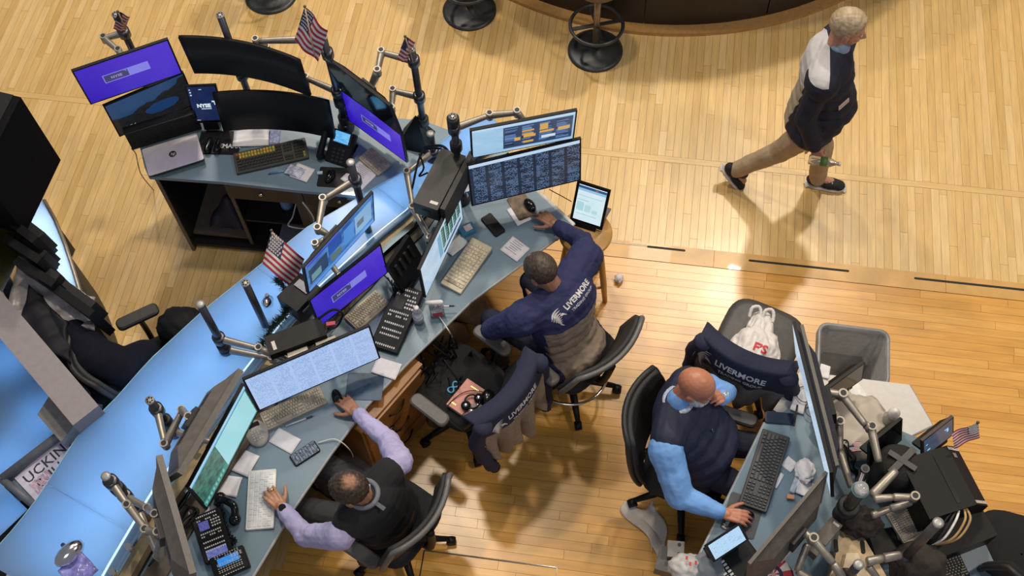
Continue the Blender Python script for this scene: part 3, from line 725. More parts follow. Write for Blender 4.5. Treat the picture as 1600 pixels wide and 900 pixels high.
# black mat with white letters and two adapters standing on it
c, yaw, W, D = quad4([(316,205),(380,205),(372,243),(306,240)], ZB)
t = thing('desk_mat','black desk mat with white letters behind the silver laptop','mat',(c.x,c.y,ZB),yaw); B().rbox((0,0,.003),(W,D,.006),.01).build('pad', BLACK, t); text('REMARK', .045, mat('white_print',(.7,.7,.7),.6), t, Mx.Translation((.06,-.03,.0068)), bold=.001)
for px, lab in (((325,228),'left of the two black earpiece lumps on the black desk mat'),((340,229),'right of the two black earpiece lumps on the black desk mat')):
    p = P(*px,ZB+.03); q = B(); q.cap((p.x,p.y-.03,ZB+.03),(p.x,p.y+.05,ZB+.03),.022,.018); tag(q.build('black_lump', BLACKG), lab, 'gadget')
def paper(label, px, z, m_=PAPER, name='paper_sheet', curl=.004, cat='paper', th=.0012, lines=0, group=None, z0=.0):
    c, yaw, W, D = quad4(px, z)
    t = thing(name, label, cat, (c.x,c.y,z+z0), yaw, group) if lines else None
    q = B(); ph = len(label)
    q.sheet(lambda u,v: ((u-.5)*W,(v-.5)*D,th+.001+curl*(math.sin(3.1*u+ph)*math.sin(2.7*v+ph*.7)+1)*.5), 8, 8, thick=th)
    o = q.build('sheet' if lines else name, m_, t, None if lines else (c.x,c.y,z+z0), None if lines else (0,0,yaw))
    if lines:
        l = B(); rnd = random.Random(ph)
        for i in range(lines):
            y = D*(.38-.72*i/lines); l.box((-W*.1+rnd.random()*W*.05, y, th+.0028+curl),(W*(.35+.3*rnd.random()),.003,.0004))
        l.build('print_lines', mat('grey_print',(.36,.35,.38),.8), t, kind='stuff'); return t
    return tag(o, label, cat, group)
paper('crumpled white paper lying flat under the lower curved monitor',[(368,206),(420,203),(422,228),(362,232)],ZB,curl=.03)
paper('blue printed leaflet under the lower curved monitor',[(421,205),(437,204),(438,226),(420,226)],ZB,mat('blue_leaflet',(.20,.24,.38),.6,var=.5,scale=60))
paper('small white notepad beside the yellow-keyed keyboard',[(462,256),(490,264),(482,288),(456,276)],ZB,th=.008,name='notepad',cat='notepad')
q = B(); p = P(461,267,ZB+.016); q.sheet(lambda u,v: ((u-.5)*.12,(v-.5)*.08,.02*math.sin(PI*u)*math.sin(PI*v)+.006*math.sin(17*u+3)*math.sin(13*v)),14,10,thick=.001); tag(q.build('plastic_wrapper', mat('clear_wrapper',(.5,.5,.62),.15,var=.4,scale=40), loc=(p.x,p.y,ZB+.012), rot=(0,0,-.3)),'crumpled clear wrapper on the notepad of the back desk','wrapper')
def pen(label, a, b, z, col, tipc=(.02,.02,.02), r=.0055):
    p, q_ = P(*a,z+r), P(*b,z+r); t = thing('pen',label,'pen',(0,0,0)); d = (q_-p)
    B().cyl(p,p+d*.72,r,10).build('barrel', mat('pen_%.2f_%.2f'%(col[0],col[2]),col,.3), t); B().cyl(p+d*.72,p+d*.93,r*1.02,10).build('grip', mat('pen_%.2f_%.2f'%(tipc[0],tipc[2]),tipc,.5), t); B().cyl(p+d*.93,q_,r*.9,10,r2=.001).build('tip', STEEL, t)
pen('blue pen lying in front of the yellow-keyed keyboard',(448,267),(418,272),ZB,(.10,.22,.50),(.05,.10,.3))
# desk phone with lit display
c = P(535,240,ZB)
t = thing('desk_phone','black desk phone with a lit blue display on the back desk','phone',(c.x,c.y,ZB),R(-14))
T = Mx.Translation((0,0,.06)) @ Mx.Rotation(R(38),4,'X')
B().rbox((0,0,0),(.17,.22,.035),.015,M=T).build('body', BLACK, t)
B().box((0,.07,.022),(.13,.085,.012),M=T).build('display_frame', DARK, t)
B().quad((-.052,.035,.0285),(.052,.035,.0285),(.052,.105,.0285),(-.052,.105,.0285),M=T,uv=True).build('display', scr_plain('cyan_display',(.06,.33,.75),(.22,.62,.95),2,5), t)
q = B(); [q.rbox((-.03+.03*i,-.085+.024*j,.02),(.022,.016,.006),.003,M=T) for i in range(3) for j in range(4)]; q.build('keypad', DARK, t, kind='stuff')
q = B(); q.cap(T@V((-.11,.08,.045)),T@V((-.11,-.07,.045)),.022); q.ell(T@V((-.11,.09,.03)),(.028,.028,.03)); q.ell(T@V((-.11,-.085,.03)),(.028,.028,.03)); q.build('handset', BLACK, t)
B().box((0,.03,-.03),(.14,.14,.06)).build('foot', BLACK, t)
c, yaw, W, D = quad4([(505,262),(548,262),(552,296),(490,290)], ZB)
t = thing('mouse_pad','black mouse pad in front of the desk phone on the back desk','mouse pad',(c.x,c.y,ZB),yaw); B().rbox((0,0,.002),(W,D,.004),.012).build('pad', BLACK, t)
text('ISE', .03, MATS['white_print'], t, Mx.Translation((.07,0,.0046)) @ Mx.Rotation(.2,4,'Z'))
def mouse(label, px, z, yaw, m_=BLACKG, s=1.):
    p = P(*px, z); t = thing('mouse',label,'mouse',(p.x,p.y,z+.001),yaw)
    b = B(); b.ell((0,0,.008),(.031*s,.056*s,.03*s),u=18,v=10); bmesh.ops.bisect_plane(b.bm,geom=b.bm.verts[:]+b.bm.edges[:]+b.bm.faces[:],plane_co=(0,0,0),plane_no=(0,0,-1),clear_outer=True); b.build('shell', m_, t)
    B().cyl((-.004,.03*s,.034*s),(.004,.03*s,.034*s),.008*s,12).build('wheel', DARK, t); return t
mouse('black mouse on the mouse pad in front of the desk phone',(516,276),ZB+.005,R(-10))
q = B(); p = P(500,271,ZB+.006); q.box((p.x,p.y,ZB+.012),(.035,.02,.012),rz=.2); tag(q.build('usb_stick', mat('pale_blue_plastic',(.45,.55,.65),.4)),'small pale usb stick left of the mouse on the back desk','gadget')
paper('printed white sheet beside the cream keyboard on the back desk',[(565,245),(598,270),(560,298),(533,282)],ZB,lines=12)
cream = mat('cream_case',(.42,.36,.26),.5); creamk = mat('cream_keys',(.47,.41,.30),.5,var=.2)
keyboard('cream keyboard tucked behind the printed sheet under the right-hand purple screen',[(580,232),(612,258),(592,278),(562,250)],ZB,cream,creamk,cols=14,full=False)
# white round speaker and a black tent of paper at the back
p = P(545,190,ZB); t = thing('white_speaker','white rounded webcam speaker behind the desk phone on the back desk','speaker',(p.x,p.y,ZB)); B().lathe([(.04,0),(.05,.01),(.052,.1),(.045,.16),(.03,.2),(.005,.21)],24).build('shell', mat('warm_white_plastic',(.42,.39,.36),.4), t); B().torus((0,0,.06),.052,.004).build('ring', DARK, t)
p = P(650,222,ZB); tag(B()._new([(-.12,-.06,0),(.10,-.09,0),(.11,.10,0),(-.10,.10,0),(.02,.02,.26)],[(3,2,1,0),(0,1,4),(1,2,4),(2,3,4),(3,0,4)]) and None, '') if False else None
q = B(); q._new([(-.12,-.06,0),(.10,-.09,0),(.11,.10,0),(-.10,.10,0),(.02,.02,.26)],[(3,2,1,0),(0,1,4),(1,2,4),(2,3,4),(3,0,4)]); tag(q.build('black_cover', BLACK, loc=(p.x,p.y,ZB)),'black pointed dust cover at the right end of the back desk','cover')
q = B(); p = P(262,190,ZB); q.box((0,0,.03),(.20,.10,.05),rz=R(28)); tag(q.build('cream_box', cream, loc=(p.x,p.y,ZB)),'cream box peeking out under the lake wallpaper monitor','box')
q = B(); q.tube(spline([P(276,180,.95),P(284,172,1.0),P(276,183,.96),P(290,176,1.0),P(302,160,1.02)],8),.006,6); tag(q.build('cable', BLACK),'black looped cable under the lake wallpaper monitor','cable')
# ================================================================ monitor poles, arms and flags
def rosette(b, p, r):
    b.cyl(p, p+V((0,0,.012)), r*1.15, 16)
def pole(label, x, y, z0, z1, arms=(), r=.022, collars=(), top='holes', name='monitor_pole', m_=None):
    """pole with clamp base; arms: list of point lists, each an articulated arm ending at a monitor's mount plate"""
    t = thing(name, label, 'monitor arm', (x,y,z0)); o = V((x,y,z0))
    B().cyl((0,0,0),(0,0,z1-z0),r,20).build('pole', m_ or STEELD, t)
    B().lathe([(.055,0),(.055,.02),(.035,.035),(.03,.06)],24).build('base_clamp', STEELD, t)
    if top == 'holes':
        c = B().lathe([(r*.2,0),(r*1.12,0),(r*1.12,.010),(r*.2,.010)],20,M=Mx.Translation((0,0,z1-z0))).build('end_cap', mat('cap_grey',(.36,.35,.34),.4,.4), t)
        q = B(); [q.cyl((r*.62*math.cos(k*PI/3),r*.62*math.sin(k*PI/3),z1-z0+.006),(r*.62*math.cos(k*PI/3),r*.62*math.sin(k*PI/3),z1-z0+.0115),r*.24,8) for k in range(6)]; q.build('cap_holes', BLACK, t, kind='stuff')
    else:
        B().lathe([(r*1.12,0),(r*1.12,.010),(r*.5,.014),(r*.2,.014)],20,M=Mx.Translation((0,0,z1-z0))).build('end_cap', mat('cap_grey',(.36,.35,.34),.4,.4), t)
    for zc in collars: B().lathe([(r*1.5,-.035),(r*1.7,-.03),(r*1.7,.03),(r*1.5,.035)],20,M=Mx.Translation((0,0,zc-z0))).build('collar', DARK, t)
    for pts in arms:
        pts = [V(p)-o for p in pts]; s = None
        c = B().lathe([(r*1.05,-.03),(r*1.7,-.028),(r*1.7,.028),(r*1.05,.03)],20,M=Mx.Translation((0,0,pts[0].z))).build('collar', STEELD, t)
        for i in range(len(pts)-1):
            q = B(); a, b_ = pts[i], pts[i+1]; d = (b_-a)
            if d.length < 1e-4: continue
            # flattened tapering bar between two round joints
            n = 6; prof = []
            up = V((0,0,1)); up = (up - d.normalized()*up.dot(d.normalized())); up = up.normalized() if up.length > .05 else V((1,0,0)); sd = d.normalized().cross(up)
            ring = 12; vs = []
            for k in range(n+1):
                t_ = k/n; w_ = .022-.006*t_; h_ = .028-.008*t_; c_ = a+d*t_
                for j in range(ring): an = 2*PI*j/ring; vs.append(c_+sd*w_*math.cos(an)+up*h_*math.sin(an))
            fs = [(k*ring+j,k*ring+(j+1)%ring,(k+1)*ring+(j+1)%ring,(k+1)*ring+j) for k in range(n) for j in range(ring)] + [tuple(range(ring-1,-1,-1)), tuple(range(n*ring,(n+1)*ring))]
            q._new(vs, fs, None, True)
            seg = q.build('arm_segment', STEEL, t)
            j = B(); j.cyl(b_-V((0,0,.028)), b_+V((0,0,.028)), .022, 18); j.build('joint', STEEL, seg)
            j = B(); j.cyl(b_+V((0,0,.0282)), b_+V((0,0,.0302)), .014, 16); j.build('joint_cap', DARK, seg)
    return t
def mq(key, **k): return mpt(key, **k)
# back desk
pole('pole with a folded arm and small flag, behind the topmost purple screen',-3.266,4.504,ZB,1.66,[[(-3.266,4.504,1.50),P(163,60,1.50),P(186,80,1.50),mq('M1',y=.07,x=.0)],[(-3.266,4.504,1.17),mq('M2',y=.12,x=.5),mq('M2',y=.06)]])
pole('bare pole with a holed cap standing behind the upper curved monitor',-2.53,4.42,ZB,1.84,[[(-2.53,4.42,1.30),mq('M3',y=.06)]])
pole('pole with the biggest flag at its top, behind the curved monitors',-1.895,4.36,ZB,1.80,[[(-1.895,4.36,1.66),P(470,62,1.66),P(400,64,1.66),mq('M3',y=.10,x=.2)],[(-1.895,4.36,1.30),P(478,122,1.30),mq('M4',y=.07,x=.5)]],collars=(1.2,1.02))
pole('tall pole with two hooked arms and a flag, right end of the back desk',-1.365,4.349,ZB,1.78,[[(-1.365,4.349,1.68),P(596,82,1.68),P(590,112,1.66),mq('M5',y=.07)],[(-1.365,4.349,1.34),P(614,142,1.34),P(612,170,1.3),mq('M6',y=.07,x=.3)]],collars=(1.1,))
# main desk
pole('pole with a long arm reaching behind the pale blue and orange monitor',-1.069,3.983,ZD,1.66,[[(-1.069,3.983,1.55),P(765,180,1.55),P(808,176,1.55),mq('M7',y=.07,x=.1)],[(-1.069,3.983,1.2),mq('M8',y=.1,x=-.4),mq('M8',y=.07)]],collars=(1.62,1.38))
pole('short dark pole with a curved arm behind the black computer block',-1.268,4.15,.98,1.24,[[(-1.268,4.15,1.05),P(636,270,1.08),P(645,325,1.08),mq('M9',y=.08)]],top='plain')
pole('pole with an elbow arm on the blue glass, behind the blue page monitor',-1.571,3.554,.86,1.72,[[(-1.571,3.554,1.55),P(505,312,1.55),P(497,358,1.55),mq('M10',y=.07)],[(-1.571,3.554,1.16),P(493,382,1.2),mq('M11',y=.08)]],top='plain')
pole('bare dark pole with a holed cap, between the flag and the black adapter box',-2.044,2.839,ZD+.06,1.50,[])
pole('dark pole with two parallel arms, holding the wide white page monitor',-2.229,2.645,ZD+.06,1.57,[[(-2.229,2.645,1.16),P(405,545,1.16),mq('M12',y=.07,x=-.2)],[(-2.229,2.645,1.02),P(425,560,1.02),mq('M12',y=.07,x=.2,z=-.4)]],top='plain',collars=(1.06,))
pole('pole with a V-shaped folded arm, behind the brown-edged monitor over the green map',-2.373,2.10,ZD+.06,1.48,[[(-2.373,2.10,1.36),P(258,695,1.36),P(285,642,1.40),mq('M14',y=.10)],[(-2.373,2.10,1.05),mq('M13',y=.07)]],collars=(1.2,))
pole('tall pole at the near end of the blue glass, its arms folded downward',-2.42,1.63,ZD+.06,1.60,[[(-2.42,1.63,1.52),P(200,790,1.50),P(228,828,1.46),mq('M15',y=.10)],[(-2.42,1.63,1.1),P(248,870,1.1),mq('M15',y=.09,z=-.4)],[(-2.42,1.63,1.30),P(232,795,1.36),mq('M15',y=.09,x=.3)]],top='plain',collars=(1.42,))
FLW, FLR, FLB = mat('flag_white',(.62,.58,.58),.8), mat('flag_red',(.36,.03,.05),.8), mat('flag_blue',(.025,.03,.085),.8)
def flag(label, base, top, fly, drop, wave=.02, stars=True, stick=.004, sag=0.):
    """base, top: ends of the stick; fly: vector along the stripes from the hoist; drop: vector from the hoist top to its foot"""
    base, top, fly, drop = V(base), V(top), V(fly), V(drop); t = thing('flag',label,'flag',base); n = fly.cross(drop).normalized()
    B().cyl((0,0,0), top-base, stick, 8).build('stick', mat('flag_stick',(.42,.30,.16),.5), t)
    q = B(); q.ell(top-base,(stick*2.2,)*3); q.build('finial', mat('flag_finial',(.10,.06,.03),.4), t)
    h = top-base
    f = lambda u, v: h + drop*v + fly*u + n*wave*math.sin(6.5*u+2.2*v)*u**.5 + V((0,0,-sag*u*u))
    q = B(); nu, nv = 20, 26
    vs = [f(i/nu,j/nv) for i in range(nu+1) for j in range(nv+1)]; q.mi = 0
    fs = [(i*(nv+1)+j,(i+1)*(nv+1)+j,(i+1)*(nv+1)+j+1,i*(nv+1)+j+1) for i in range(nu) for j in range(nv)]
    q._new(vs, fs, None, True)
    q.bm.faces.ensure_lookup_table()
    for k, fc in enumerate(q.bm.faces):
        i, j = k//nv, k%nv; st = j//2
        fc.material_index = 2 if (i/nu < .4 and j < 14) else (1 if st%2==0 else 0)
    q.build('cloth', [FLW,FLR,FLB], t)
    if stars:
        s = B()
        for r in range(6):
            for c in range(6 if r%2==0 else 5):
                u = (.035 + .065*c + (.03 if r%2 else 0)); v = .045+.085*r
                for sg in (1,-1):
                    p = f(u,v) + n*.0012*sg; a = fly.normalized()*.011*fly.length/.3; b_ = drop.normalized()*.011*fly.length/.3
                    s._new([p+a,p+b_,p-a,p-b_],[(0,1,2,3)])
        s.build('stars', FLW, t, kind='stuff')
    return t
# biggest flag on the back desk: hoist hangs along the pole side, stripes fall toward the pole foot
def flagpx(label, tip, foot, c_hoist_end, c_fly_top, zt, zf, **k):
    tp, bt = P(*tip,zt), P(*foot,zf); he = P(*c_hoist_end,zf+.02); ft = P(*c_fly_top,zt-.12)
    return flag(label, bt, tp, ft-tp, he-tp, **k)
flagpx('biggest of the back desk flags, hanging over the pole by the glossy black monitor',(476,10),(492,88),(460,62),(512,48),2.02,1.78,wave=.02)
flagpx('small flag at the top of the pole behind the topmost purple monitor',(184,18),(197,46),(177,45),(204,26),1.84,1.66,wave=.012,stars=False)
flagpx('small flag on the tall pole at the far right of the back desk',(633,57),(645,96),(620,92),(650,66),1.98,1.78,wave=.012,stars=False)
fl = P(426,360,1.42); flag('large flag spread over the blue glass beside the blue page monitor',P(475,440,1.06),P(424,360,1.40),P(476,405,1.22)-P(424,360,1.40),P(410,412,1.28)-P(424,360,1.40),wave=.03,sag=.0)
# ================================================================ things on the main desk
keyboard('cream compact keyboard beside the monitor turned sideways, near the desk front',[(737,374),(768,391),(722,462),(690,446)],ZD,mat('yellowed_case',(.55,.47,.33),.5),mat('yellowed_keys',(.58,.50,.36),.5,var=.25),cols=6,rows=13,full=False,keyh=.006)
keyboard('cream keyboard in front of the low purple monitor in mid desk',[(540,497),(592,452),(606,478),(558,520)],ZD,cream,creamk,cols=16,full=False)
keyboard('old beige full keyboard under the wide white page monitor',[(404,651),(500,603),(512,633),(420,672)],ZD,mat('beige_case',(.36,.32,.26),.55),mat('beige_keys',(.43,.39,.32),.55,var=.2),cols=15,full=True)
keyboard('white keyboard under the left hand of the trader in lavender sleeves',[(432,735),(428,828),(383,828),(391,736)][0:1]+[(430,827),(383,829),(390,736)],ZD,WHITE,mat('white_keys',(.70,.69,.70),.5),cols=12,rows=5,full=False,keyh=.003,thick=.014)
def phone_board(label, px, z, lcds, tilt=4., cols=10):
    """long black dealer phone keypad with rows of white line keys"""
    c, yaw, W, D = quad4(px, z); t = thing('dealer_phone',label,'phone',(c.x,c.y,z),yaw); T = Mx.Translation((0,0,.03)) @ Mx.Rotation(R(tilt),4,'X')
    B().rbox((0,0,0),(W,D,.04),.01,M=T).build('case', BLACK, t)
    q = B(); rows = (.44,.36,.08,.02,-.10,-.20,-.28,-.44); wk = W*.72/cols
    for r in rows:
        for i in range(cols):
            if r in (.36,.02) and i in (2,3,7): continue
            q.rbox((-W*.36+wk*(i+.5),D*r,.022),(wk*.62,D*.030,.006),.002,M=T)
    for i in range(4):
        for j in range(3): q.rbox((W*.12+i*wk*1.2,D*(.30-.06*j),.022),(wk*.8,D*.03,.006),.002,M=T)
    q.build('line_keys', mat('white_line_keys',(.62,.61,.60),.5), t, kind='stuff')
    for u,v,w_,h_,c1,c2,nm in lcds:
        B().quad((W*(u-w_/2),D*(v-h_/2),.0212),(W*(u+w_/2),D*(v-h_/2),.0212),(W*(u+w_/2),D*(v+h_/2),.0212),(W*(u-w_/2),D*(v+h_/2),.0212),M=T,uv=True).build('display', scr_plain(nm,c1,c2,5,3) if c1[2] > .02 else BLACKG, t)
    return t
phone_board('long black dealer phone with white keys, standing beside the small water bottle',[(607,448),(648,460),(638,560),(594,545)],ZD,[(-.14,.22,.36,.16,(.0,.0,.0),(.0,.0,.0),'x')])
phone_board('black dealer phone with two purple displays, at the near end of the desk',[(297,815),(336,803),(378,860),(328,884)],ZD,[(-.16,.24,.34,.18,(.05,.05,.22),(.12,.12,.40),'lilac_lcd'),(.0,-.34,.7,.17,(.09,.07,.34),(.16,.22,.42),'lilac_lcd2')],cols=10)
phone_board('black dealer phone with a bright blue display, at the bottom edge of the view',[(330,876),(382,856),(394,886),(340,912)],ZD,[(.0,.14,.6,.36,(.03,.20,.62),(.05,.30,.75),'blue_lcd')],cols=10)
# handset with a coiled cord
q = B(); a, m_, z_ = P(344,778,ZD+.05), P(365,790,ZD+.07), P(367,812,ZD+.035)
t = thing('telephone_handset','black telephone handset lying between the green map monitor and the white keyboard','phone',(a.x,a.y,ZD))
o_ = V((a.x,a.y,ZD)); pts = spline([a-o_,m_-o_,z_-o_],8); q.tube(pts,[.022]*len(pts),10); q.ell(pts[0],(.034,.034,.03)); q.ell(pts[-1],(.034,.036,.03)); q.build('handset', BLACKG, t)
q = B(); cp = spline([P(336,785,ZD+.03)-o_,P(347,800,ZD+.02)-o_,P(352,820,ZD+.02)-o_,P(358,835,ZD+.02)-o_,P(368,846,ZD+.02)-o_,P(356,852,ZD+.02)-o_],14)
coil = [p + V((math.cos(i*1.9)*.011, math.sin(i*1.9)*.011, math.cos(i*1.9)*.006)) for i, p in enumerate(cp)]; q.tube(coil,.0055,6); q.build('cord', BLACK, t)
# speakerphone puck
c = P(402,678,ZD); t = thing('speakerphone','grey rounded speakerphone between the beige keyboard and the green map monitor','phone',(c.x,c.y,ZD),R(35))
B().lathe([(.075,0),(.078,.012),(.07,.028),(.03,.036),(.002,.037)],28,M=Mx.Diagonal((.85,1.15,1,1))).build('shell', mat('warm_grey_plastic',(.38,.36,.34),.45), t)
q = B(); [q.rbox((-.024+.016*i,-.05+.016*j,.037),(.011,.010,.005),.003) for i in range(4) for j in range(4)]; q.build('buttons', mat('pale_buttons',(.50,.48,.46),.5), t, kind='stuff'); B().rbox((0,.045,.034),(.07,.028,.008),.004).build('display', BLACKG, t)
def phone(label, px, z, case, scr=None, th=.010):
    c, yaw, W, D = quad4(px, z); t = thing('mobile_phone',label,'phone',(c.x,c.y,z+.001),yaw); B().rbox((0,0,th/2),(W,D,th),.012).build('case', case, t)
    if scr: B().quad((-W*.46,-D*.44,th+.0006),(W*.46,-D*.44,th+.0006),(W*.46,D*.44,th+.0006),(-W*.46,D*.44,th+.0006),uv=True).build('screen', scr, t)
    return t
t = phone('phone with a lit keyboard on its screen, plugged into a white cable',[(452,712),(492,689),(501,704),(462,732)],ZD,BLACK,scr_table('phone_keys',(.02,.025,.04),(.36,.44,.55),9,9,1.,.50,bg2=(.03,.04,.06),colgap=.25))
q = B(); q.tube(spline([P(497,692,ZD+.01),P(520,686,ZD+.02),P(535,692,ZD+.01),P(548,705,ZD-.1),P(552,714,ZD-.5)],8),.0035,6); tag(q.build('cable', WHITE),'white charging cable running from the lit phone off the desk edge','cable')
phone('black phone in a thick case, lying face down at the desk end',[(750,343),(766,334),(791,361),(775,372)],ZD,BLACK,None,.014)
phone('dark phone on the right-hand desk above the black keyboard',[(1196,643),(1243,647),(1241,665),(1194,661)],ZD,mat('navy_case',(.012,.018,.05),.35),mat('navy_glass',(.010,.014,.035),.10))
pen('blue and white pen lying across below the old beige keyboard',(446,666),(491,649),ZD,(.55,.55,.6),(.04,.05,.10))
pen('white stylus pen lying beside the clear plastic bottle',(676,479),(712,478),ZD+.06,(.65,.65,.68))
pen('black pen lying beside the dark phone on the right-hand desk',(1246,633),(1240,669),ZD+.02,(.02,.02,.02))
paper('white notepad sheet above the lit phone',[(437,669),(473,689),(453,709),(419,690)],ZD,th=.004,name='notepad',cat='notepad')
paper('white paper sheet under the green map monitor, upper of two',[(372,697),(406,715),(388,745),(352,733)],ZD,curl=.012)
paper('white paper sheet against the white keyboard, lower of two',[(352,740),(378,750),(372,776),(338,775)],ZD,curl=.02)
paper('white sheet folded under the brown-edged monitor by the dealer phone',[(300,790),(330,785),(325,810),(292,815)],ZD,curl=.02)
paper('white envelope at the desk edge right of the wide white page monitor',[(592,562),(632,568),(614,596),(578,578)],ZD+.005,curl=.008)
paper('white sheet beside the mouse and the black phone at the desk end',[(788,326),(812,322),(832,338),(812,356)],ZD)
paper('small white order pad with handwriting at the desk front',[(801,369),(828,389),(808,410),(781,391)],ZD,lines=6,th=.003)
paper('white card leaning behind the cream compact keyboard',[(712,362),(728,380),(712,402),(700,398)],ZD,curl=.02)
mp_ = [(555,580),(607,590),(590,620),(528,627)]
c, yaw, W, D = quad4(mp_,ZD); t = thing('mouse_pad','dark blue picture mouse pad under the right hand of the trader in lavender','mouse pad',(c.x,c.y,ZD),yaw); B().rbox((0,0,.002),(W,D,.003),.012).build('pad', mat('blue_picture_pad',(.035,.070,.115),.4,var=.5,scale=8), t)
mouse('black mouse under the right hand of the trader in lavender sleeves',(527,622),ZD+.004,R(30),s=1.0)
c, yaw, W, D = quad4([(790,312),(818,300),(840,335),(812,346)],ZD); t = thing('mouse_pad','brown patterned mouse pad under the hand of the trader in the printed jacket','mouse pad',(c.x,c.y,ZD),yaw); B().rbox((0,0,.0045),(W,D,.003),.012).build('pad', mat('brown_picture_pad',(.12,.07,.03),.5,var=.8,scale=18), t)
mouse('black mouse under the hand of the trader in the printed jacket',(828,322),ZD+.007,R(40))
c, yaw, W, D = quad4([(716,360),(738,350),(744,364),(723,374)],ZD); t = thing('small_blue_box','small blue box with a white card on it, above the cream compact keyboard','box',(c.x,c.y,ZD),yaw); B().rbox((0,0,.02),(W,D,.04),.006).build('box', mat('teal_blue_box',(.04,.20,.34),.4), t); B().box((W*.08,0,.042),(W*.5,D*.6,.004)).build('card', mat('pink_white_card',(.62,.52,.50),.6), t)
q = B(); q.box((0,0,.02),(.30,.05,.04),rz=R(40)); p = P(703,312,ZD); tag(q.build('white_tray', mat('pale_tray',(.55,.57,.60),.5), loc=(p.x,p.y,ZD)),'pale narrow tray under the large dark column monitor','tray')
# bottles near the dealer phone
p = P(655,503,ZD); t = thing('water_bottle','small clear water bottle with a white cap beside the long dealer phone','bottle',(p.x,p.y,ZD)); clr = mat('clear_bottle',(.75,.80,.85),.1,trans=.8,var=.03)
B().lathe([(.030,0),(.032,.005),(.032,.10),(.028,.13),(.013,.16),(.013,.17)],20).build('body', clr, t); B().lathe([(.015,.17),(.015,.186)],16).build('cap', WHITE, t); B().lathe([(.0325,.05),(.0325,.09)],20).build('label', mat('pale_label',(.5,.55,.6),.5), t)
p = P(684,492,ZD); t = thing('hand_gel_bottle','clear gel bottle with a white flip nozzle and a red label','bottle',(p.x,p.y,ZD),R(20)); B().rbox((0,0,.06),(.09,.05,.12),.018).build('body', clr, t); B().box((.0,-.0265,.05),(.06,.002,.05)).build('label', mat('red_label',(.45,.05,.07),.5), t); q = B(); q.cyl((0,0,.12),(0,0,.15),.014,14); q.cap((-.05,.01,.158),(.03,-.005,.158),.013,.016); q.build('nozzle', WHITE, t)
# cable trough, black adapter box and coiled wires behind the screens
I7, I8 = inset(O_, I_, 1.24), inset(O_, I_, 1.46)
tt = thing('cable_trough','dark brown cable trough running behind the screens along the blue-lit counter','trough',(0,0,0)); B().prism(I7+I8[::-1], ZD+.001, ZD+.02).build('tray', mat('dark_brown_tray',(.07,.052,.035),.6,var=.3,scale=20), tt)
rnd = random.Random(11)
for k in range(9):
    i = rnd.randrange(4,36); pts = []
    for s_ in range(5):
        j = max(0,min(N-1, i + s_*rnd.choice((1,1,0)))); a, b_ = V((*I7[j],0)), V((*I8[j],0)); p = a.lerp(b_, rnd.random()); p.z = ZD+.03+rnd.random()*.05; pts.append(p)
    q = B(); q.tube(spline(pts,8), .006, 6); tag(q.build('cable', BLACK), 'black cable tangled in the trough behind the screens', 'cable', 'cables in the trough')
def boxq(name, label, px, z, h, m_, cat='box', bev=.006, strip=None):
    c, yaw, W, D = quad4(px, z+h); t = thing(name,label,cat,(c.x,c.y,z),yaw); B().box((0,0,h/2),(W,D,h)).bevel(bev).build('body', m_, t)
    if strip: B().box((strip[0]*W,strip[1]*D,h+.001),(strip[2]*W,strip[3]*D,.002)).build('sticker', mat('pale_sticker',(.62,.58,.52),.6), t)
    return t, W, D
t, W, D = boxq('adapter_box','flat black adapter box on two arms above the wide white page monitor',[(409,530),(500,492),(510,525),(424,552)],1.22,.06,BLACK,strip=(-.38,-.1,.06,.45))
q = B(); [q.box((W*(-.05+.5*i),-D*.5-.03,.02),(W*.35,.05,.012)) for i in range(2)]; q.build('arm_plates', STEEL, t)
q = B(); q.tube(spline([P(498,498,1.28),P(520,484,1.3),P(535,490,1.28),P(528,508,1.2),P(515,515,1.2)],8),.007,6); tag(q.build('cable', BLACK),'black cable looping out of the adapter box over the purple screen','cable')
q = B(); q.box((0,0,0),(.05,.022,.014),rz=.3); p = P(517,506,1.27); tag(q.build('red_plug', mat('pink_red_plug',(.55,.05,.12),.4), loc=p),'red plug at the right end of the black adapter box','plug')
# tall black computer block behind the sideways monitor
Mb = Mx.Translation(P(688,288,1.24)) @ Mx.Rotation(R(77-1),4,'Z')
t = thing('mini_computer','black mini computer block fixed behind the monitor turned sideways','computer',M=Mb)
B().box((0,.0,0),(.42,.16,.12)).bevel(.008).build('case', mat('dusty_black',(.020,.019,.017),.55,var=.2), t); B().box((0,-.12,.02),(.44,.03,.18)).bevel(.005).build('bracket', DARK, t); B().box((-.17,-.04,.0615),(.02,.05,.002)).build('sticker', MATS['pale_sticker'], t); B().box((-.212,0,0),(.002,.05,.03)).build('badge', DARK, t)
q = B(); q.tube(spline([P(662,230,1.22),P(690,228,1.28),P(703,240,1.24)],10),.009,8); q.tube(spline([P(690,232,1.24),P(660,238,1.2),P(645,290,1.1),P(640,325,1.0)],10),.007,8); q.tube(spline([P(655,240,1.2),P(662,262,1.15),P(655,275,1.1),P(668,270,1.15)],10),.006,8); tag(q.build('cable', BLACK),'bundle of black cables around the short pole and the computer block','cable')
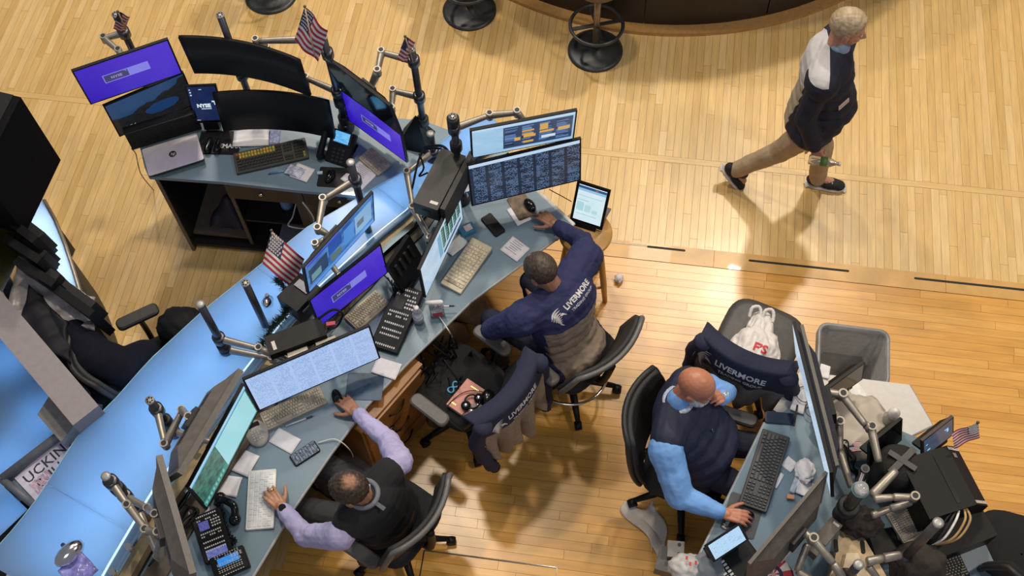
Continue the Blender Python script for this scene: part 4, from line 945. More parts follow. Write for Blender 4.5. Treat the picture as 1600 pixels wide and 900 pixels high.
# black stand-up dealer handset cradle in the middle
M = Mx.Translation(P(633,412,.98)) @ Mx.Rotation(R(70),4,'Z') @ Mx.Rotation(R(-18),4,'X'); t = thing('turret_back','black upright back of a dealer turret, between the low purple screen and the sideways monitor','phone',M=M)
B().box((0,0,0),(.25,.03,.26)).bevel(.01).build('back', BLACK, t); q = B(); [q.box((-.08+.05*i,-.02,.04),(.02,.015,.1)) for i in range(4)]; q.build('ribs', DARK, t, kind='stuff')
B().box((0,.04,-.14),(.2,.1,.05)).build('foot', BLACK, t)
q = B()
for k in range(4): q.tube(spline([P(600+6*k,430+4*k,ZD+.05),P(615,445+5*k,ZD+.08),P(630-4*k,455,ZD+.05),P(646,440+4*k,ZD+.06)],8),.005,6)
tag(q.build('cable', BLACK, kind='stuff'),'tangle of thin black wires at the foot of the turret back','cable')
q = B(); q.tube(spline([P(675,478,ZD+.01),P(690,500,ZD+.01),P(703,520,ZD-.02),P(710,535,ZD-.5)],8),.004,6); tag(q.build('cable', WHITE),'white cable dropping over the desk edge by the gel bottle','cable')
q = B()
for k in range(14):
    a = V((rnd.uniform(-1.16,-.95), rnd.uniform(2.75,3.05), rnd.uniform(.1,.6)))
    pts = [V((a.x,a.y,.75))] + [a + V((rnd.uniform(-.12,.12),rnd.uniform(-.12,.12),rnd.uniform(-.25,.2))) for _ in range(4)] + [V((a.x-.1,a.y+.05,.02))]
    for p in pts: p.z = max(p.z,.012)
    q.tube(spline(pts,7),.006,6)
tag(q.build('cable_tangle', BLACK, kind='stuff'),'tangle of black cables hanging under the desk beside the drawer unit','cables')
# crumpled paper under the desk
for px, lab in (((735,480),'crumpled brown paper under the desk below the stylus'),((700,520),'crumpled brown paper under the desk beside the cables'),((560,715),'crumpled pale paper on the floor beside the lavender sleeve')):
    p = P(*px,.12); q = B(); q.ell((0,0,.05),(.14,.11,.07),u=16,v=10)
    for v in q.bm.verts: v.co += V((math.sin(v.co.y*60+v.co.z*40),math.sin(v.co.x*70),math.sin(v.co.x*50+v.co.y*45)))*.014
    tag(q.build('crumpled_paper', mat('brown_paper' if 'brown' in lab else 'pale_waste_paper',(.24,.14,.07) if 'brown' in lab else (.42,.36,.30),.8), loc=(p.x,p.y,0.03)),lab,'paper')
# round steel clamp lamp and garland on the glass
p = P(118,872,ZG); t = thing('clip_lamp','silver clip lamp wrapped in clear film, at the near end of the blue glass','lamp',(p.x,p.y,ZG),R(-35))
q = B(); q.ell((0,0,.09),(.05,.09,.05)); q.build('head', CHROME, t); q = B(); q.cyl((.05,-.05,.0),(.0,0,.08),.02,14); q.cyl((-.09,.0,.04),(-.01,0,.08),.012,12); q.build('clamp', STEELD, t)
q = B(); q.sheet(lambda u,v: (.02+.16*u,-.10+.15*v,.07+.02*math.sin(9*u)*math.cos(7*v)),10,10,thick=.001); q.build('film', mat('violet_film',(.25,.25,.62),.15,var=.4,scale=30), t)
p = P(445,470,ZG); t = thing('clip_lamp','small chrome spot lamp under the big flag on the blue glass','lamp',(p.x-.1,p.y,ZG),R(10)); q = B(); q.lathe([(.03,0),(.035,.05),(.012,.09)],18,M=Mx.Rotation(R(60),4,'X')); q.build('head', CHROME, t); B().cyl((0,0,-.0),(0,0,.05),.012,12).build('stem', STEELD, t)
rnd = random.Random(4); q = B()
gp = spline([P(432,437,1.10),P(452,462,1.08),P(445,490,1.06),P(425,512,1.04),P(405,545,1.02)],14)
for i, p in enumerate(gp):
    for k in range(22):
        d = V((rnd.gauss(0,1),rnd.gauss(0,1),rnd.gauss(0,1))).normalized(); a = p + V((rnd.uniform(-.01,.01),rnd.uniform(-.01,.01),0)); sd = d.orthogonal().normalized()*.0025
        q._new([a-sd,a+sd,a+d*(.03+.025*rnd.random())],[(0,1,2)])
tag(q.build('garland', mat('dark_green_tinsel',(.015,.035,.020),.6), kind='stuff'),'dark green tinsel garland trailing over the blue glass below the flag','garland')
# camera-like black box cluster behind the flag
p = P(468,460,1.12); t = thing('black_adapter','black adapter box hanging behind the blue page monitor below the flag','box',(p.x,p.y,1.0),R(60)); B().box((0,0,.08),(.20,.16,.14)).bevel(.008).build('body', BLACK, t); q = B(); q.box((-.02,-.085,.1),(.10,.012,.02)); q.box((.04,.0,.155),(.05,.10,.012)); q.build('bracket', STEELD, t)
# wooden stool with the tablet
oak2 = mat('golden_stool_wood',(.50,.27,.075),.35,scale=6,var=.2,coat=.3)
st = thing('wooden_stool','round golden wooden stool at the desk end, a tablet standing on it','stool',(-.262,3.885,0),R(15))
B().lathe([(.001,.688),(.155,.688),(.172,.698),(.172,.712),(.163,.72),(.001,.72)],40).build('seat', oak2, st)
LG = [(a, V((.115*math.cos(a),.115*math.sin(a),.69)), V((.19*math.cos(a),.19*math.sin(a),0))) for a in (R(45),R(135),R(225),R(315))]
for a, t0, t1 in LG: q = B(); q.tube([t1,t1.lerp(t0,.3),t1.lerp(t0,.6),t0],[.017,.022,.022,.017],12); q.build('leg', oak2, st)
for k, hts in enumerate(((.18,.40),(.26,.48),(.18,.40),(.26,.48))):
    for h in hts:
        i, j = LG[k], LG[(k+1)%4]; a = i[2].lerp(i[1],h/.69); b_ = j[2].lerp(j[1],h/.69); B().cyl(a,b_,.010,10).build('rung', oak2, st)
M = MP((-.251,3.985,.875),-13.8,-25); t = thing('tablet','black tablet with a lit page, propped upright on the wooden stool','tablet',M=M)
B().box((0,.008,0),(.219,.016,.302)).bevel(.005).build('case', BLACK, t)
B().quad((-.092,-.0006,-.125),(.092,-.0006,-.125),(.092,-.0006,.135),(-.092,-.0006,.135),uv=True).build('screen', scr_plain('tablet_page',(.60,.78,.86),(.72,.84,.88),2,3), t)
rects(t,.184,.26,-.001,[(0,.93,1,1,(.03,.08,.22),1.),(.6,.94,.7,.97,(.5,.1,.1),1.),(0,.86,1,.93,(.30,.52,.70),1.),(.04,.6,.45,.62,(.35,.55,.65),1.),(.04,.3,.30,.55,(.42,.66,.72),1.),(.34,.3,.55,.5,(.45,.68,.72),1.),(.6,.3,.8,.4,(.45,.7,.7),1.),(.05,.2,.8,.22,(.4,.6,.7),1.),(.04,.72,.9,.74,(.4,.6,.7),1.)])
B().box((.04,.11,-.10),(.13,.16,.012)).build('keyboard_flap', mat('grey_flap',(.12,.12,.12),.6), t); B().box((.0,.015,-.155),(.14,.05,.03)).bevel(.005).build('foot', BLACK, t)
q = B(); q.tube(spline([P(858,296,.86),P(875,305,.80),P(893,315,.76)],8),.003,6); tag(q.build('cable', BLACK),'thin black cable from the desk end to the tablet','cable')
# ================================================================ right-hand desk island
rd = [XY(a,b,ZD) for a,b in ((1196,660),(1250,628),(1330,640),(1448,690),(1512,792),(1566,905),(1560,960),(1058,960),(1062,930),(1104,847))]
orr = (1.0,2.1)
rdk = thing('right_desk','pale blue desk island crowded with monitor arms, in front of the bald trader','desk',(1.0,2.1,0))
B().prism(offd(rd,orr), ZD-.03, ZD).build('desktop', DESK, rdk)
fe = [rd[0],rd[9],rd[8],rd[7]]; B().tube([(x,y,ZD-.012) for x,y in offd(fe,orr)],.012,8).build('front_edge', edge_w, rdk)
ins = [((x-1.10)*.62+1.10,(y-1.95)*.62+1.95) for x,y in rd]; B().prism(offd(ins,orr),0,ZD-.03).build('body', dk, rdk)
tanm = mat('tan_hub_metal',(.40,.30,.19),.4,.4,var=.15)
hub = [XY(a,b,1.0) for a,b in ((1316,800),(1343,797),(1349,838),(1388,905),(1375,960),(1270,960),(1303,885))]
B().prism(offd(hub,orr), ZD, 1.0).bevel(.008).build('hub_column', tanm, rdk)
hub2 = [XY(a,b,1.02) for a,b in ((1322,865),(1340,865),(1356,905),(1352,940),(1304,940))]; B().prism(offd(hub2,orr), 1.0, 1.03).bevel(.006).build('hub_lid', mat('light_tan_metal',(.56,.46,.32),.4,.3), rdk)
q = B()
for px in ((1306,853),(1300,872),(1348,855)): p = P(*px,1.0); q.rbox((p.x-1.0,p.y-2.1,1.003),(.022,.07,.004),.01,rz=.1)
q.build('cable_slots', BLACK, rdk)
# monitors seen from the side and from behind
t = monitor('M16','large monitor seen from above, facing the bald trader, its back to the bin','M' and tuple((P(1247,498,1.44)+P(1308,742,1.44))/2 + V((.012,.005,-.205))),.86,.42,-76,13.,scr_table('pale_lines',(.40,.52,.66),(.25,.36,.52),5,30,1.,.55),back=mat('blue_black_back',(.030,.031,.040),.4),frame=BLACK,bulge=.07,mount=False)
B().box((0,.045,.206),(.80,.018,.008)).bevel(.003).build('top_rib', mat('olive_grey_rib',(.085,.080,.062),.45), t)
p = B().box((0,.10,0),(.16,.03,.14)).bevel(.008).build('mount_plate', BLACK, t)
t = monitor('M17','monitor seen from behind with a grey-brown back, nearest the bottom of the view',tuple((P(1287,735,1.36)+P(1170,872,1.36))/2 + V((0.02,-.03,-.17))),.64,.37,-125,8.,scr_table('pale_lines2',(.40,.52,.66),(.25,.36,.52),5,30,1.,.55),back=mat('dusty_brown_back',(.105,.092,.078),.5,var=.2),frame=mat('grey_brown_frame',(.085,.075,.065),.5),bulge=.05)
q = B()
for i in range(16): q.box(((i-7.5)*.030,.0195,.13+.008*((i*7)%3)),(.022,.004,.012))
q.build('vent_slots', BLACK, t, kind='stuff'); B().tube([(-.02,.072,-.10),(.12,.072,-.10)],.003,6).build('cream_line', mat('cream_line',(.55,.45,.32),.5), t)
t = monitor('small_dark','small monitor with a dark blue screen and a bright numeral, behind the black computer tower',(1.783,2.591,1.10),.235,.155,44.3,-22.,scr_plain('slate_screen',(.045,.060,.10),(.065,.085,.13)),frame=mat('brown_bezel',(.05,.03,.022),.4),mount=False); rects(t,.21,.13,-.0006,[(.72,.62,.86,.68,(.25,.65,.9),1.),(.80,.45,.86,.62,(.25,.65,.9),1.),(.10,.2,.2,.3,(.2,.5,.8),1.),(.05,.6,.12,.66,(.2,.5,.7),1.)])
B().box((0,.06,-.09),(.14,.12,.02)).build('stand', BLACK, t)
t = monitor('blk_panel','small black switched-off panel between the clear bottle and the silver arms',(1.505,2.525,1.10),.25,.20,45.5,-18.,SCR_OFF,mount=False); B().box((0,.06,-.10),(.14,.12,.02)).build('stand', BLACK, t)
t = monitor('glossy','glossy small screen with a painted amber reflection, in front of the waste bin',(1.291,2.847,1.10),.27,.17,43.4,-12.,mat('painted_amber_reflection',(.09,.055,.02),.10),mount=False)  # the amber reflection is painted into the screen's base colour
q = B(); [q.cyl((-.06+.03*i,-.002,-.078),(-.06+.03*i,-.006,-.078),.006,8) for i in range(4)]; q.build('buttons', STEEL, t, kind='stuff'); B().box((.0,.05,-.09),(.12,.10,.02)).build('stand', BLACK, t)
# arms and poles of the island
def rarm(label, pts, w_=.022, name='articulated_mount', ends=(0,-1), m_=STEEL, base=None):
    """pts: (px, py, z) joints of one articulated arm"""
    W = [P(*p) for p in pts]; o = W[0] if base is None else base; t = thing(name,label,'monitor arm',(o.x,o.y,o.z))
    for i in range(len(W)-1):
        a, b_ = W[i]-o, W[i+1]-o; q = B(); q.tube([a, a.lerp(b_,.1), a.lerp(b_,.9), b_],[w_*.8,w_*1.05,w_*.9,w_*.75],12); s = q.build('arm_segment', m_, t)
    for k in ends:
        e_ = W[k]-o; j = B(); j.cyl(e_-V((0,0,.03)),e_+V((0,0,.03)),w_*1.15,18); j = j.build('joint', m_, t); c = B(); c.cyl(e_+V((0,0,.0302)),e_+V((0,0,.0325)),w_*.72,16); c.build('joint_cap', DARK, j)
    return t
rarm('bent silver arm reaching from the back of the large monitor over the white bag',[(1290,612,1.30),(1316,617,1.32),(1352,664,1.30),(1361,668,1.28),(1373,722,1.24)],.022,ends=(1,3))
rarm('silver arm with a ring joint at its top, left of the bent arm',[(1311,660,1.14),(1312,705,1.10),(1330,762,1.05)],.022,ends=(0,))
rarm('silver forked arm bolted to the brown monitor back near the bottom of the view',[(1250,828,1.20),(1270,842,1.22),(1302,880,1.16),(1325,915,1.10)],.022,ends=(1,))
rarm('lower silver arm running down out of view beside the forked arm',[(1262,850,1.12),(1245,892,1.05),(1300,925,1.02)],.020,ends=())
rarm('silver arm slanting up to the black round cover',[(1362,775,1.20),(1400,735,1.22)],.025,ends=())
rarm('silver arm lying sideways with a ring joint, touching the black computer tower',[(1365,780,1.22),(1395,777,1.22),(1428,777,1.22)],.021,ends=(-1,))
rarm('shadowed silver arm just below the sideways arm',[(1362,806,1.14),(1390,795,1.14),(1424,785,1.14)],.020,ends=())
rarm('silver arm from the hub to the brown cloth cover',[(1354,878,1.14),(1380,872,1.14),(1408,867,1.14)],.024,ends=())
rarm('short silver arm dropping below the hub at the bottom of the view',[(1356,884,1.10),(1372,905,1.05),(1388,935,1.0)],.020,ends=())
rarm('dark grey short arm with a ring, in the middle of the arm cluster',[(1335,775,1.16),(1350,735,1.18)],.020,m_=STEELD)
def rpole(label, base, z0, z1, r=.028, **k): p = P(*base,z0); return pole(label,p.x,p.y,z0,z1,[],r=r,top='plain',**k)
t = rpole('grey pole rising out of the brown cloth cover, right of the hub',(1413,872),1.03,1.62,.024,m_=mat('grey_pole_metal',(.14,.125,.12),.4,.6))
t = rpole('thick dark pole topped by a clear plastic cup, among the silver arms',(1316,805),1.03,1.42,.034,collars=(1.16,),m_=mat('olive_dark_metal',(.10,.09,.075),.35,.7))
p = P(1316,805,1.03); t = thing('plastic_cup','clear plastic cup turned over on the thick dark pole','cup',(p.x,p.y,1.435)); B().lathe([(.040,0),(.034,.035),(.024,.045),(.002,.047)],24).build('cup', mat('clear_cup',(.85,.85,.85),.1,trans=.75,var=.03), t); B().torus((0,0,0),.041,.003).build('rim', mat('teal_rim',(.12,.25,.25),.3), t)
t = rpole('short dark pole with a round cap on the tan hub lid',(1322,905),1.03,1.30,.024)
p = P(1408,722,1.16); t = thing('round_cover','black round fabric cover with a crossed strap, behind the sideways arm','cover',(p.x,p.y,ZD)); B().lathe([(.10,0),(.12,.20),(.125,.30),(.10,.36),(.01,.38)],28).build('cover', mat('black_fabric',(.014,.013,.013),.9,bump=.3), t)
q = B(); q.box((0,0,.383),(.20,.035,.008),rz=R(50)); q.box((0,0,.385),(.16,.03,.008),rz=R(-30)); q.build('strap', mat('grey_strap',(.075,.073,.072),.7), t)
def blob(name, label, cat, c, r, m_, seed=0, amp=.16, fr=3., sub=4, parent=None, flat=None):
    from mathutils import noise as nz
    b = B(); bmesh.ops.create_icosphere(b.bm, subdivisions=sub, radius=1)
    for v in b.bm.verts:
        d = v.co.normalized(); k = 1 + amp*nz.noise(d*fr+V((seed*7.3,seed,0))) + amp*.5*nz.noise(d*fr*2.7+V((seed,3,1)))
        v.co = V((d.x*r[0],d.y*r[1],d.z*r[2]))*k
        if flat is not None and v.co.z < flat: v.co.z = flat + (v.co.z-flat)*.05
    for f in b.bm.faces: f.smooth = True
    o = b.build(name, m_, parent, loc=c)
    return tag(o, label, cat) if label else o
dcl = mat('brown_black_cloth',(.030,.024,.020),.95,scale=20,bump=.4)
p = P(1440,882,1.03); blob('cloth_cover','brown-black cloth bunched around the foot of the grey pole','cloth',(p.x,p.y,.96),(.14,.13,.16),dcl,1)
p = P(1345,815,1.05); blob('cloth_cover','dark crumpled cloth hanging below the dark short arm','cloth',(p.x,p.y,1.03),(.11,.08,.06),dcl,3,.3)
# black computer tower with two pale strips, and what lies round it
a, b_, c, d = P(1425,716,1.18), P(1493,692,1.18), P(1514,790,1.18), P(1436,812,1.18)
cc = (a+b_+c+d)/4; u = ((b_-a)+(c-d))/2; vv = ((a-d)+(b_-c))/2; yw = math.atan2(u.y,u.x)
t = thing('computer_tower','black computer tower lying flat with pale strips at its front, right of the silver arms','computer',(cc.x,cc.y,ZD),yw)
Wt, Dt = u.length, vv.length
B().box((0,0,.19),(Wt,Dt,.36)).bevel(.008).build('case', BLACK, t)
fp = B(); fp._new([(Wt/2,-Dt/2,.37),(Wt/2,Dt/2,.37),(Wt/2+.10,Dt/2+.005,.26),(Wt/2+.10,-Dt/2-.005,.26),(Wt/2,-Dt/2,.02),(Wt/2,Dt/2,.02),(Wt/2+.10,Dt/2,.02),(Wt/2+.10,-Dt/2,.02)],[(1,0,3,2),(0,4,7,3),(2,6,5,1),(3,7,6,2)]); fp.build('front_panel', mat('blue_black_panel',(.012,.013,.018),.6,spec=.15), t)
for sy in (-1,1): q = B(); q._new([(Wt/2,sy*Dt*.48,.3735),(Wt/2,sy*Dt*.43,.3735),(Wt/2+.10,sy*Dt*.43,.2635),(Wt/2+.10,sy*Dt*.48,.2635)],[(0,1,2,3) if sy<0 else (3,2,1,0)]); q.build('pale_strip', mat('pale_strip',(.55,.50,.42),.5), t)
B().box((Wt*.18,0,.3715),(.02,Dt*.8,.004)).build('groove', mat('black_groove',(.002,.002,.002),.3), t)
q = B(); q._new([(Wt/2+.02,Dt*.30,.352),(Wt/2+.02,Dt*.38,.352),(Wt/2+.05,Dt*.38,.319),(Wt/2+.05,Dt*.30,.319)],[(3,2,1,0)]); q.build('badge', mat('grey_badge',(.22,.22,.23),.4), t)
flag('small flag stuck at the corner of the black computer tower',P(1494,690,1.19),P(1528,660,1.32),P(1492,672,1.34)-P(1530,660,1.34)+V((0,0,-.04)),P(1530,686,1.26)-P(1527,662,1.34),wave=.010)
t, _, _ = boxq('black_slab_box','black slab box under the front of the computer tower, beside the black chair',[(1440,815),(1535,780),(1551,838),(1470,872)],ZD,.16,BLACK,bev=.01,cat='box')
q = B()
for k, (dx, m_) in enumerate(((0,mat('amber_cable',(.45,.28,.12),.5)),(8,MATS['amber_cable']),(-14,WHITE),(-22,DARK),(-30,BLACK))):
    qq = B(); qq.tube(spline([P(1505+dx*.4,792,1.14),P(1508+dx,812,1.15),P(1490+dx,840,1.1),P(1462+dx*.5,850,1.03),P(1440,846,1.0)],8),.007,6)
    tag(qq.build('cable', m_),['amber cable looping in front of the computer tower, outer of two','amber cable looping in front of the computer tower, inner of two','white cable looping beside the amber cables','dark grey cable looping left of the white cable','black cable looping left of the dark grey cable'][k],'cable')
keyboard('dusty beige keyboard under the sideways silver arm, left of the computer tower',[(1390,800),(1416,790),(1440,838),(1404,858)],ZD+.12,mat('dusty_beige',(.33,.29,.24),.6),mat('dusty_beige_keys',(.30,.27,.23),.6,var=.3),cols=6,rows=13,full=False)
boxq('black_box','open black box under the dusty keyboard',[(1360,830),(1398,822),(1408,862),(1364,868)],ZD,.08,BLACK,cat='box')
keyboard('black keyboard at the bottom right edge, under the black slab box',[(1462,872),(1497,862),(1512,902),(1476,915)],ZD,BLACK,mat('black_keycap2',(.035,.035,.038),.4),cols=7,rows=9,full=False)
t, W, D = boxq('docking_station','grey brown docking box behind the brown monitor back, with a pale label',[(1298,806),(1318,822),(1275,868),(1260,855)],1.0,.08,mat('dusty_grey_box',(.105,.092,.080),.5,var=.15),strip=(.1,.42,.5,.06),cat='computer')
B().box((0,-D*.18,.0805),(W,.006,.002)).build('groove', BLACK, t)
# lower left end of the island
M = Mx.Translation(P(1136,848,.99)) @ Mx.Rotation(R(40),4,'Z') @ Mx.Rotation(R(-62),4,'X')
t = thing('small_phone_screen','small lit pale blue screen on a black bracket, below the dark grey mouse pad','phone',M=M)
B().box((0,.008,0),(.23,.016,.10)).bevel(.004).build('case', BLACK, t); B().quad((-.100,-.0006,-.042),(.100,-.0006,-.042),(.100,-.0006,.042),(-.100,-.0006,.042),uv=True).build('screen', scr_table('pale_lines3',(.40,.62,.85),(.25,.42,.70),2,12,1.,.55,bg2=(.50,.70,.9)), t)
B().box((0,.06,-.02),(.20,.10,.06)).bevel(.006).build('bracket', BLACK, t); B().box((-.06,.10,-.03),(.03,.16,.03)).build('bracket_arm', DARK, t)
c = P(1150,885,ZD); t = thing('desk_phone','black desk phone with white keys at the bottom edge, right of the small lit screen','phone',(c.x,c.y,ZD),R(-50)); B().rbox((0,0,.03),(.22,.26,.05),.02).build('body', BLACK, t); q = B(); [q.rbox((-.05+.02*i,-.09+.03*j,.056),(.012,.02,.006),.002) for i in range(6) for j in range(2)]; q.build('line_keys', MATS['white_line_keys'], t, kind='stuff')
t, _, _ = boxq('grey_block','grey plastic block on the floor side of the island, lower of two',[(1033,852),(1068,862),(1062,900),(1022,888)],.55,.10,mat('grey_block',(.085,.080,.075),.5),bev=.012,cat='box')
t, W, D = boxq('lock_plate','grey rounded plate with two screws on top of the grey block',[(1046,845),(1072,846),(1066,872),(1040,868)],.66,.04,mat('mid_grey_plate',(.20,.185,.17),.5),bev=.012,cat='box'); [B().cyl((W*.2,sy*D*.28,.04),(W*.2,sy*D*.28,.043),.010,12).build('screw', DARK, t) for sy in (-1,1)]
p = P(1078,882,.86); blob('plastic_bag','small white plastic bag with red print at the bottom edge','bag',(p.x,p.y,.78),(.11,.08,.07),mat('white_film_bag',(.50,.48,.47),.45,bump=.3),5,.16); q = B(); [q.box((p.x+dx,p.y+dy,.872),(.012,.02,.004)) for dx,dy in ((0,0),(.03,.01),(-.02,.03))]
q.build('print', mat('red_print',(.5,.04,.04),.6)); o_ = bpy.data.objects['print']; pb = [o for o in COL.objects if o.name.startswith('plastic_bag')][-1]; o_.data.transform(Mx.Translation(-pb.location)); o_.parent = pb
p = P(1110,892,.8); blob('cloth','grey cloth lump beside the small white plastic bag','cloth',(p.x,p.y,.80),(.10,.12,.07),mat('grey_blue_cloth',(.20,.22,.24),.8),8,.15)
# striped red white cap at the bottom edge
p = P(1208,898,1.06); t = thing('striped_hat','striped red and white cloth cap at the bottom edge of the view','cap',(p.x,p.y,ZD)); q = B()
for i in range(14):
    q.mi = i%2; a0, a1 = 2*PI*i/14, 2*PI*(i+1)/14; n = 8
    vs = []
    for k in range(n+1):
        e = PI/2*k/n
        for a in (a0,a1): vs.append((.125*math.cos(e)*math.cos(a),.125*math.cos(e)*math.sin(a),.18+.09*math.sin(e)))
    q._new(vs,[(2*k,2*k+1,2*k+3,2*k+2) for k in range(n)],None,True)
q.build('crown',[FLR,FLW],t); B().lathe([(.124,0),(.126,.02),(.125,.18)],28).build('stand', DARK, t); B().lathe([(.001,.268),(.05,.266),(.052,.258)],20).build('blue_top', FLB, t)
p = P(1332,694,.9); flag('small folded flag lying under the wires on the white bag',P(1345,706,.90),P(1322,692,.90),P(1345,690,.91)-P(1322,692,.90),P(1330,706,.92)-P(1322,692,.90),wave=.004,stars=False)
# things on the desk in front of the bald trader
keyboard('black full keyboard between the bald trader and the large monitor',[(1191,672),(1233,686),(1197,804),(1152,784)][1:2]+[(1197,806),(1153,786),(1192,672)],ZD,mat('black_case2',(.022,.022,.024),.45),mat('black_keycap3',(.045,.045,.048),.35),cols=15,rows=6,full=True)
c, yaw, W, D = quad4([(1150,767),(1200,792),(1172,838),(1118,826)],ZD); t = thing('mouse_pad','dark grey mouse pad with a white word, under the right hand of the bald trader','mouse pad',(c.x,c.y,ZD),yaw); B().rbox((0,0,.002),(W,D,.003),.015).build('pad', mat('dark_grey_pad',(.055,.055,.058),.6), t)
text('Make', .036, mat('white_print',(.7,.7,.7),.6), t, Mx.Translation((-W*.36,-D*.30,.0042)) @ Mx.Rotation(R(80),4,'Z'), bold=.001)
mouse('black mouse under the right hand of the bald trader',(1163,808),ZD+.004,R(-70))
paper('white card between the black keyboard and the large monitor, upper one',[(1230,712),(1247,725),(1235,739),(1221,727)],ZD)
paper('white slip under the edge of the black keyboard, beside the upper card',[(1218,738),(1222,742),(1216,765),(1208,762)],ZD,curl=.01)
q = B(); pp = P(1244,752,ZD+.012); q.rbox((0,0,.012),(.03,.15,.022),.01,rz=R(-18)); tag(q.build('film_tube', mat('clear_tube',(.5,.55,.62),.2,var=.3), loc=(pp.x,pp.y,ZD+.001)),'clear film tube lying beside the white cards','tube')
pp = P(1252,735,ZD+.03); blob('napkin','crumpled white napkin behind the foot of the large monitor','napkin',(pp.x+.02,pp.y,ZD+.035),(.055,.07,.028),PAPER,6,.2,flat=-.024)
paper('white folded paper under the large monitor, near the brown monitor back',[(1250,745),(1272,758),(1260,778),(1238,770)],ZD,curl=.03)
q = B(); q.box((0,0,.012),(.04,.025,.022)); pp = P(1239,765,ZD); tag(q.build('orange_box', mat('pale_orange',(.6,.30,.16),.5), loc=(pp.x-.015,pp.y-.05,ZD+.001)),'tiny pale orange box below the film tube','box')
paper('large white document sheet under the black pen, by the dark phone',[(1243,600),(1262,604),(1260,650),(1236,640)],ZD+.01,curl=.012)
p = P(1262,625,ZD); q = B(); q.torus((0,0,0),.05,.0025,24,6); q.torus((.05,-.09,0),.05,.0025,24,6); q.tube([(.0,-.05,.0),(.05,-.04,.0)],.003,6); tag(q.build('spectacles', DARK, loc=(p.x-.02,p.y+.02,ZD+.03)),'thin dark wire loops like spectacles on the white document','glasses')
# ---- white side table with the plate, bag and bottle
tb = [XY(a,b,.76) for a,b in ((1250,580),(1324,589),(1421,601),(1457,664),(1400,692),(1300,700),(1208,640))]
ot = (1.4,2.9); tab = thing('white_table','white side table between the large monitor and the waste bin','table',(1.4,2.9,0)); B().prism(offd(tb,ot),.735,.76).build('tabletop', mat('white_laminate',(.60,.57,.53),.4,var=.04), tab); B().tube([(x,y,.747) for x,y in offd(tb[2:5],ot)],.012,8).build('table_edge', mat('table_edge_grey',(.35,.33,.32),.5), tab)
for x, y in ((1.2,2.98),(1.68,2.98),(1.72,2.78),(1.15,2.84)): B().cyl((x-ot[0],y-ot[1],0),(x-ot[0],y-ot[1],.735),.018,12).build('leg', STEELD, tab)
p = P(1322,622,.77); t = thing('plate','white round paper plate beside the bent silver arm','plate',(p.x,p.y,.761)); B().lathe([(.001,.004),(.085,.004),(.12,.016),(.122,.014),(.086,.0),(.001,.0)],36).build('plate', WHITE, t)
p = P(1345,662,.84); blob('plastic_bag','large cream plastic bag slumped under the bent silver arm','bag',(p.x-.05,p.y-.02,.84),(.22,.20,.08),mat('cream_film_bag',(.50,.44,.37),.4,var=.1,bump=.3,scale=8),11,.20,2.2,flat=-.075)
p = P(1382,668,.77); t = thing('drink_bottle','white-capped clear bottle standing on the white table beside the black panel','bottle',(p.x,p.y,.761)); B().lathe([(.04,0),(.043,.01),(.043,.15),(.028,.19),(.026,.2)],24).build('body', mat('milky_bottle',(.62,.60,.56),.25,trans=.35), t); B().lathe([(.044,.10),(.044,.13)],24).build('band', DARK, t); B().lathe([(.033,.20),(.033,.23),(.02,.245),(.012,.262),(.001,.264)],24).build('cap', WHITE, t)
paper('blue grey card standing against the round plate',[(1298,612),(1312,610),(1318,632),(1302,634)],.765,mat('blue_grey_card',(.20,.25,.32),.6),curl=.05)
paper('small white paper behind the glossy amber screen',[(1282,570),(1302,574),(1290,592),(1278,588)],.765,curl=.01)
q = B()
for k in range(6):
    rnd = random.Random(k+30); q.tube(spline([P(1310+rnd.uniform(-6,6),690,.95),P(1330+rnd.uniform(-12,12),705+rnd.uniform(-15,15),1.0),P(1322+rnd.uniform(-15,15),730,.95),P(1345+rnd.uniform(-10,10),745,.9),P(1330,772,.9)],8),.005,6)
tag(q.build('cable_tangle', BLACK, kind='stuff'),'loose black wires across the white bag and the silver arms','cables')
# ---- waste bin
rim_ = [P(1287,510,.55),P(1383,520,.55),P(1387,600,.55),P(1275,592,.55)]; cc = sum(rim_,V())/4
t = thing('waste_bin','grey rectangular waste bin with a clear liner, behind the white table','bin',(cc.x,cc.y,0),R(-1))
def rr(w_, d_, r, z): 
    out = []
    for cx, cy, a0 in ((w_/2-r,d_/2-r,0),(-w_/2+r,d_/2-r,90),(-w_/2+r,-d_/2+r,180),(w_/2-r,-d_/2+r,270)):
        for k in range(6): a = R(a0+90*k/5); out.append((cx+r*math.cos(a),cy+r*math.sin(a),z))
    return out
def loft(rings, m_, name, par, close=True):
    q = B(); n = len(rings[0]); vs = [p for r_ in rings for p in r_]; fs = [(j*n+i,j*n+(i+1)%n,(j+1)*n+(i+1)%n,(j+1)*n+i) for j in range(len(rings)-1) for i in range(n)]
    if close: fs.append(tuple(range((len(rings)-1)*n,len(rings)*n)))
    q._new(vs,fs,None,True); return q.build(name,m_,par)
loft([rr(.32,.27,.05,.0),rr(.415,.37,.06,.555),rr(.43,.385,.06,.56),rr(.43,.385,.06,.545),rr(.40,.355,.055,.545),rr(.31,.26,.05,.02)], mat('grey_bin_plastic',(.17,.165,.16),.5), 'body', t)
loft([rr(.44,.395,.06,.50),rr(.436,.391,.06,.566),rr(.40,.355,.05,.566),rr(.385,.34,.05,.40),rr(.30,.25,.04,.05)], mat('liner_film',(.24,.235,.23),.3,var=.2,scale=9,bump=.3), 'liner', t)
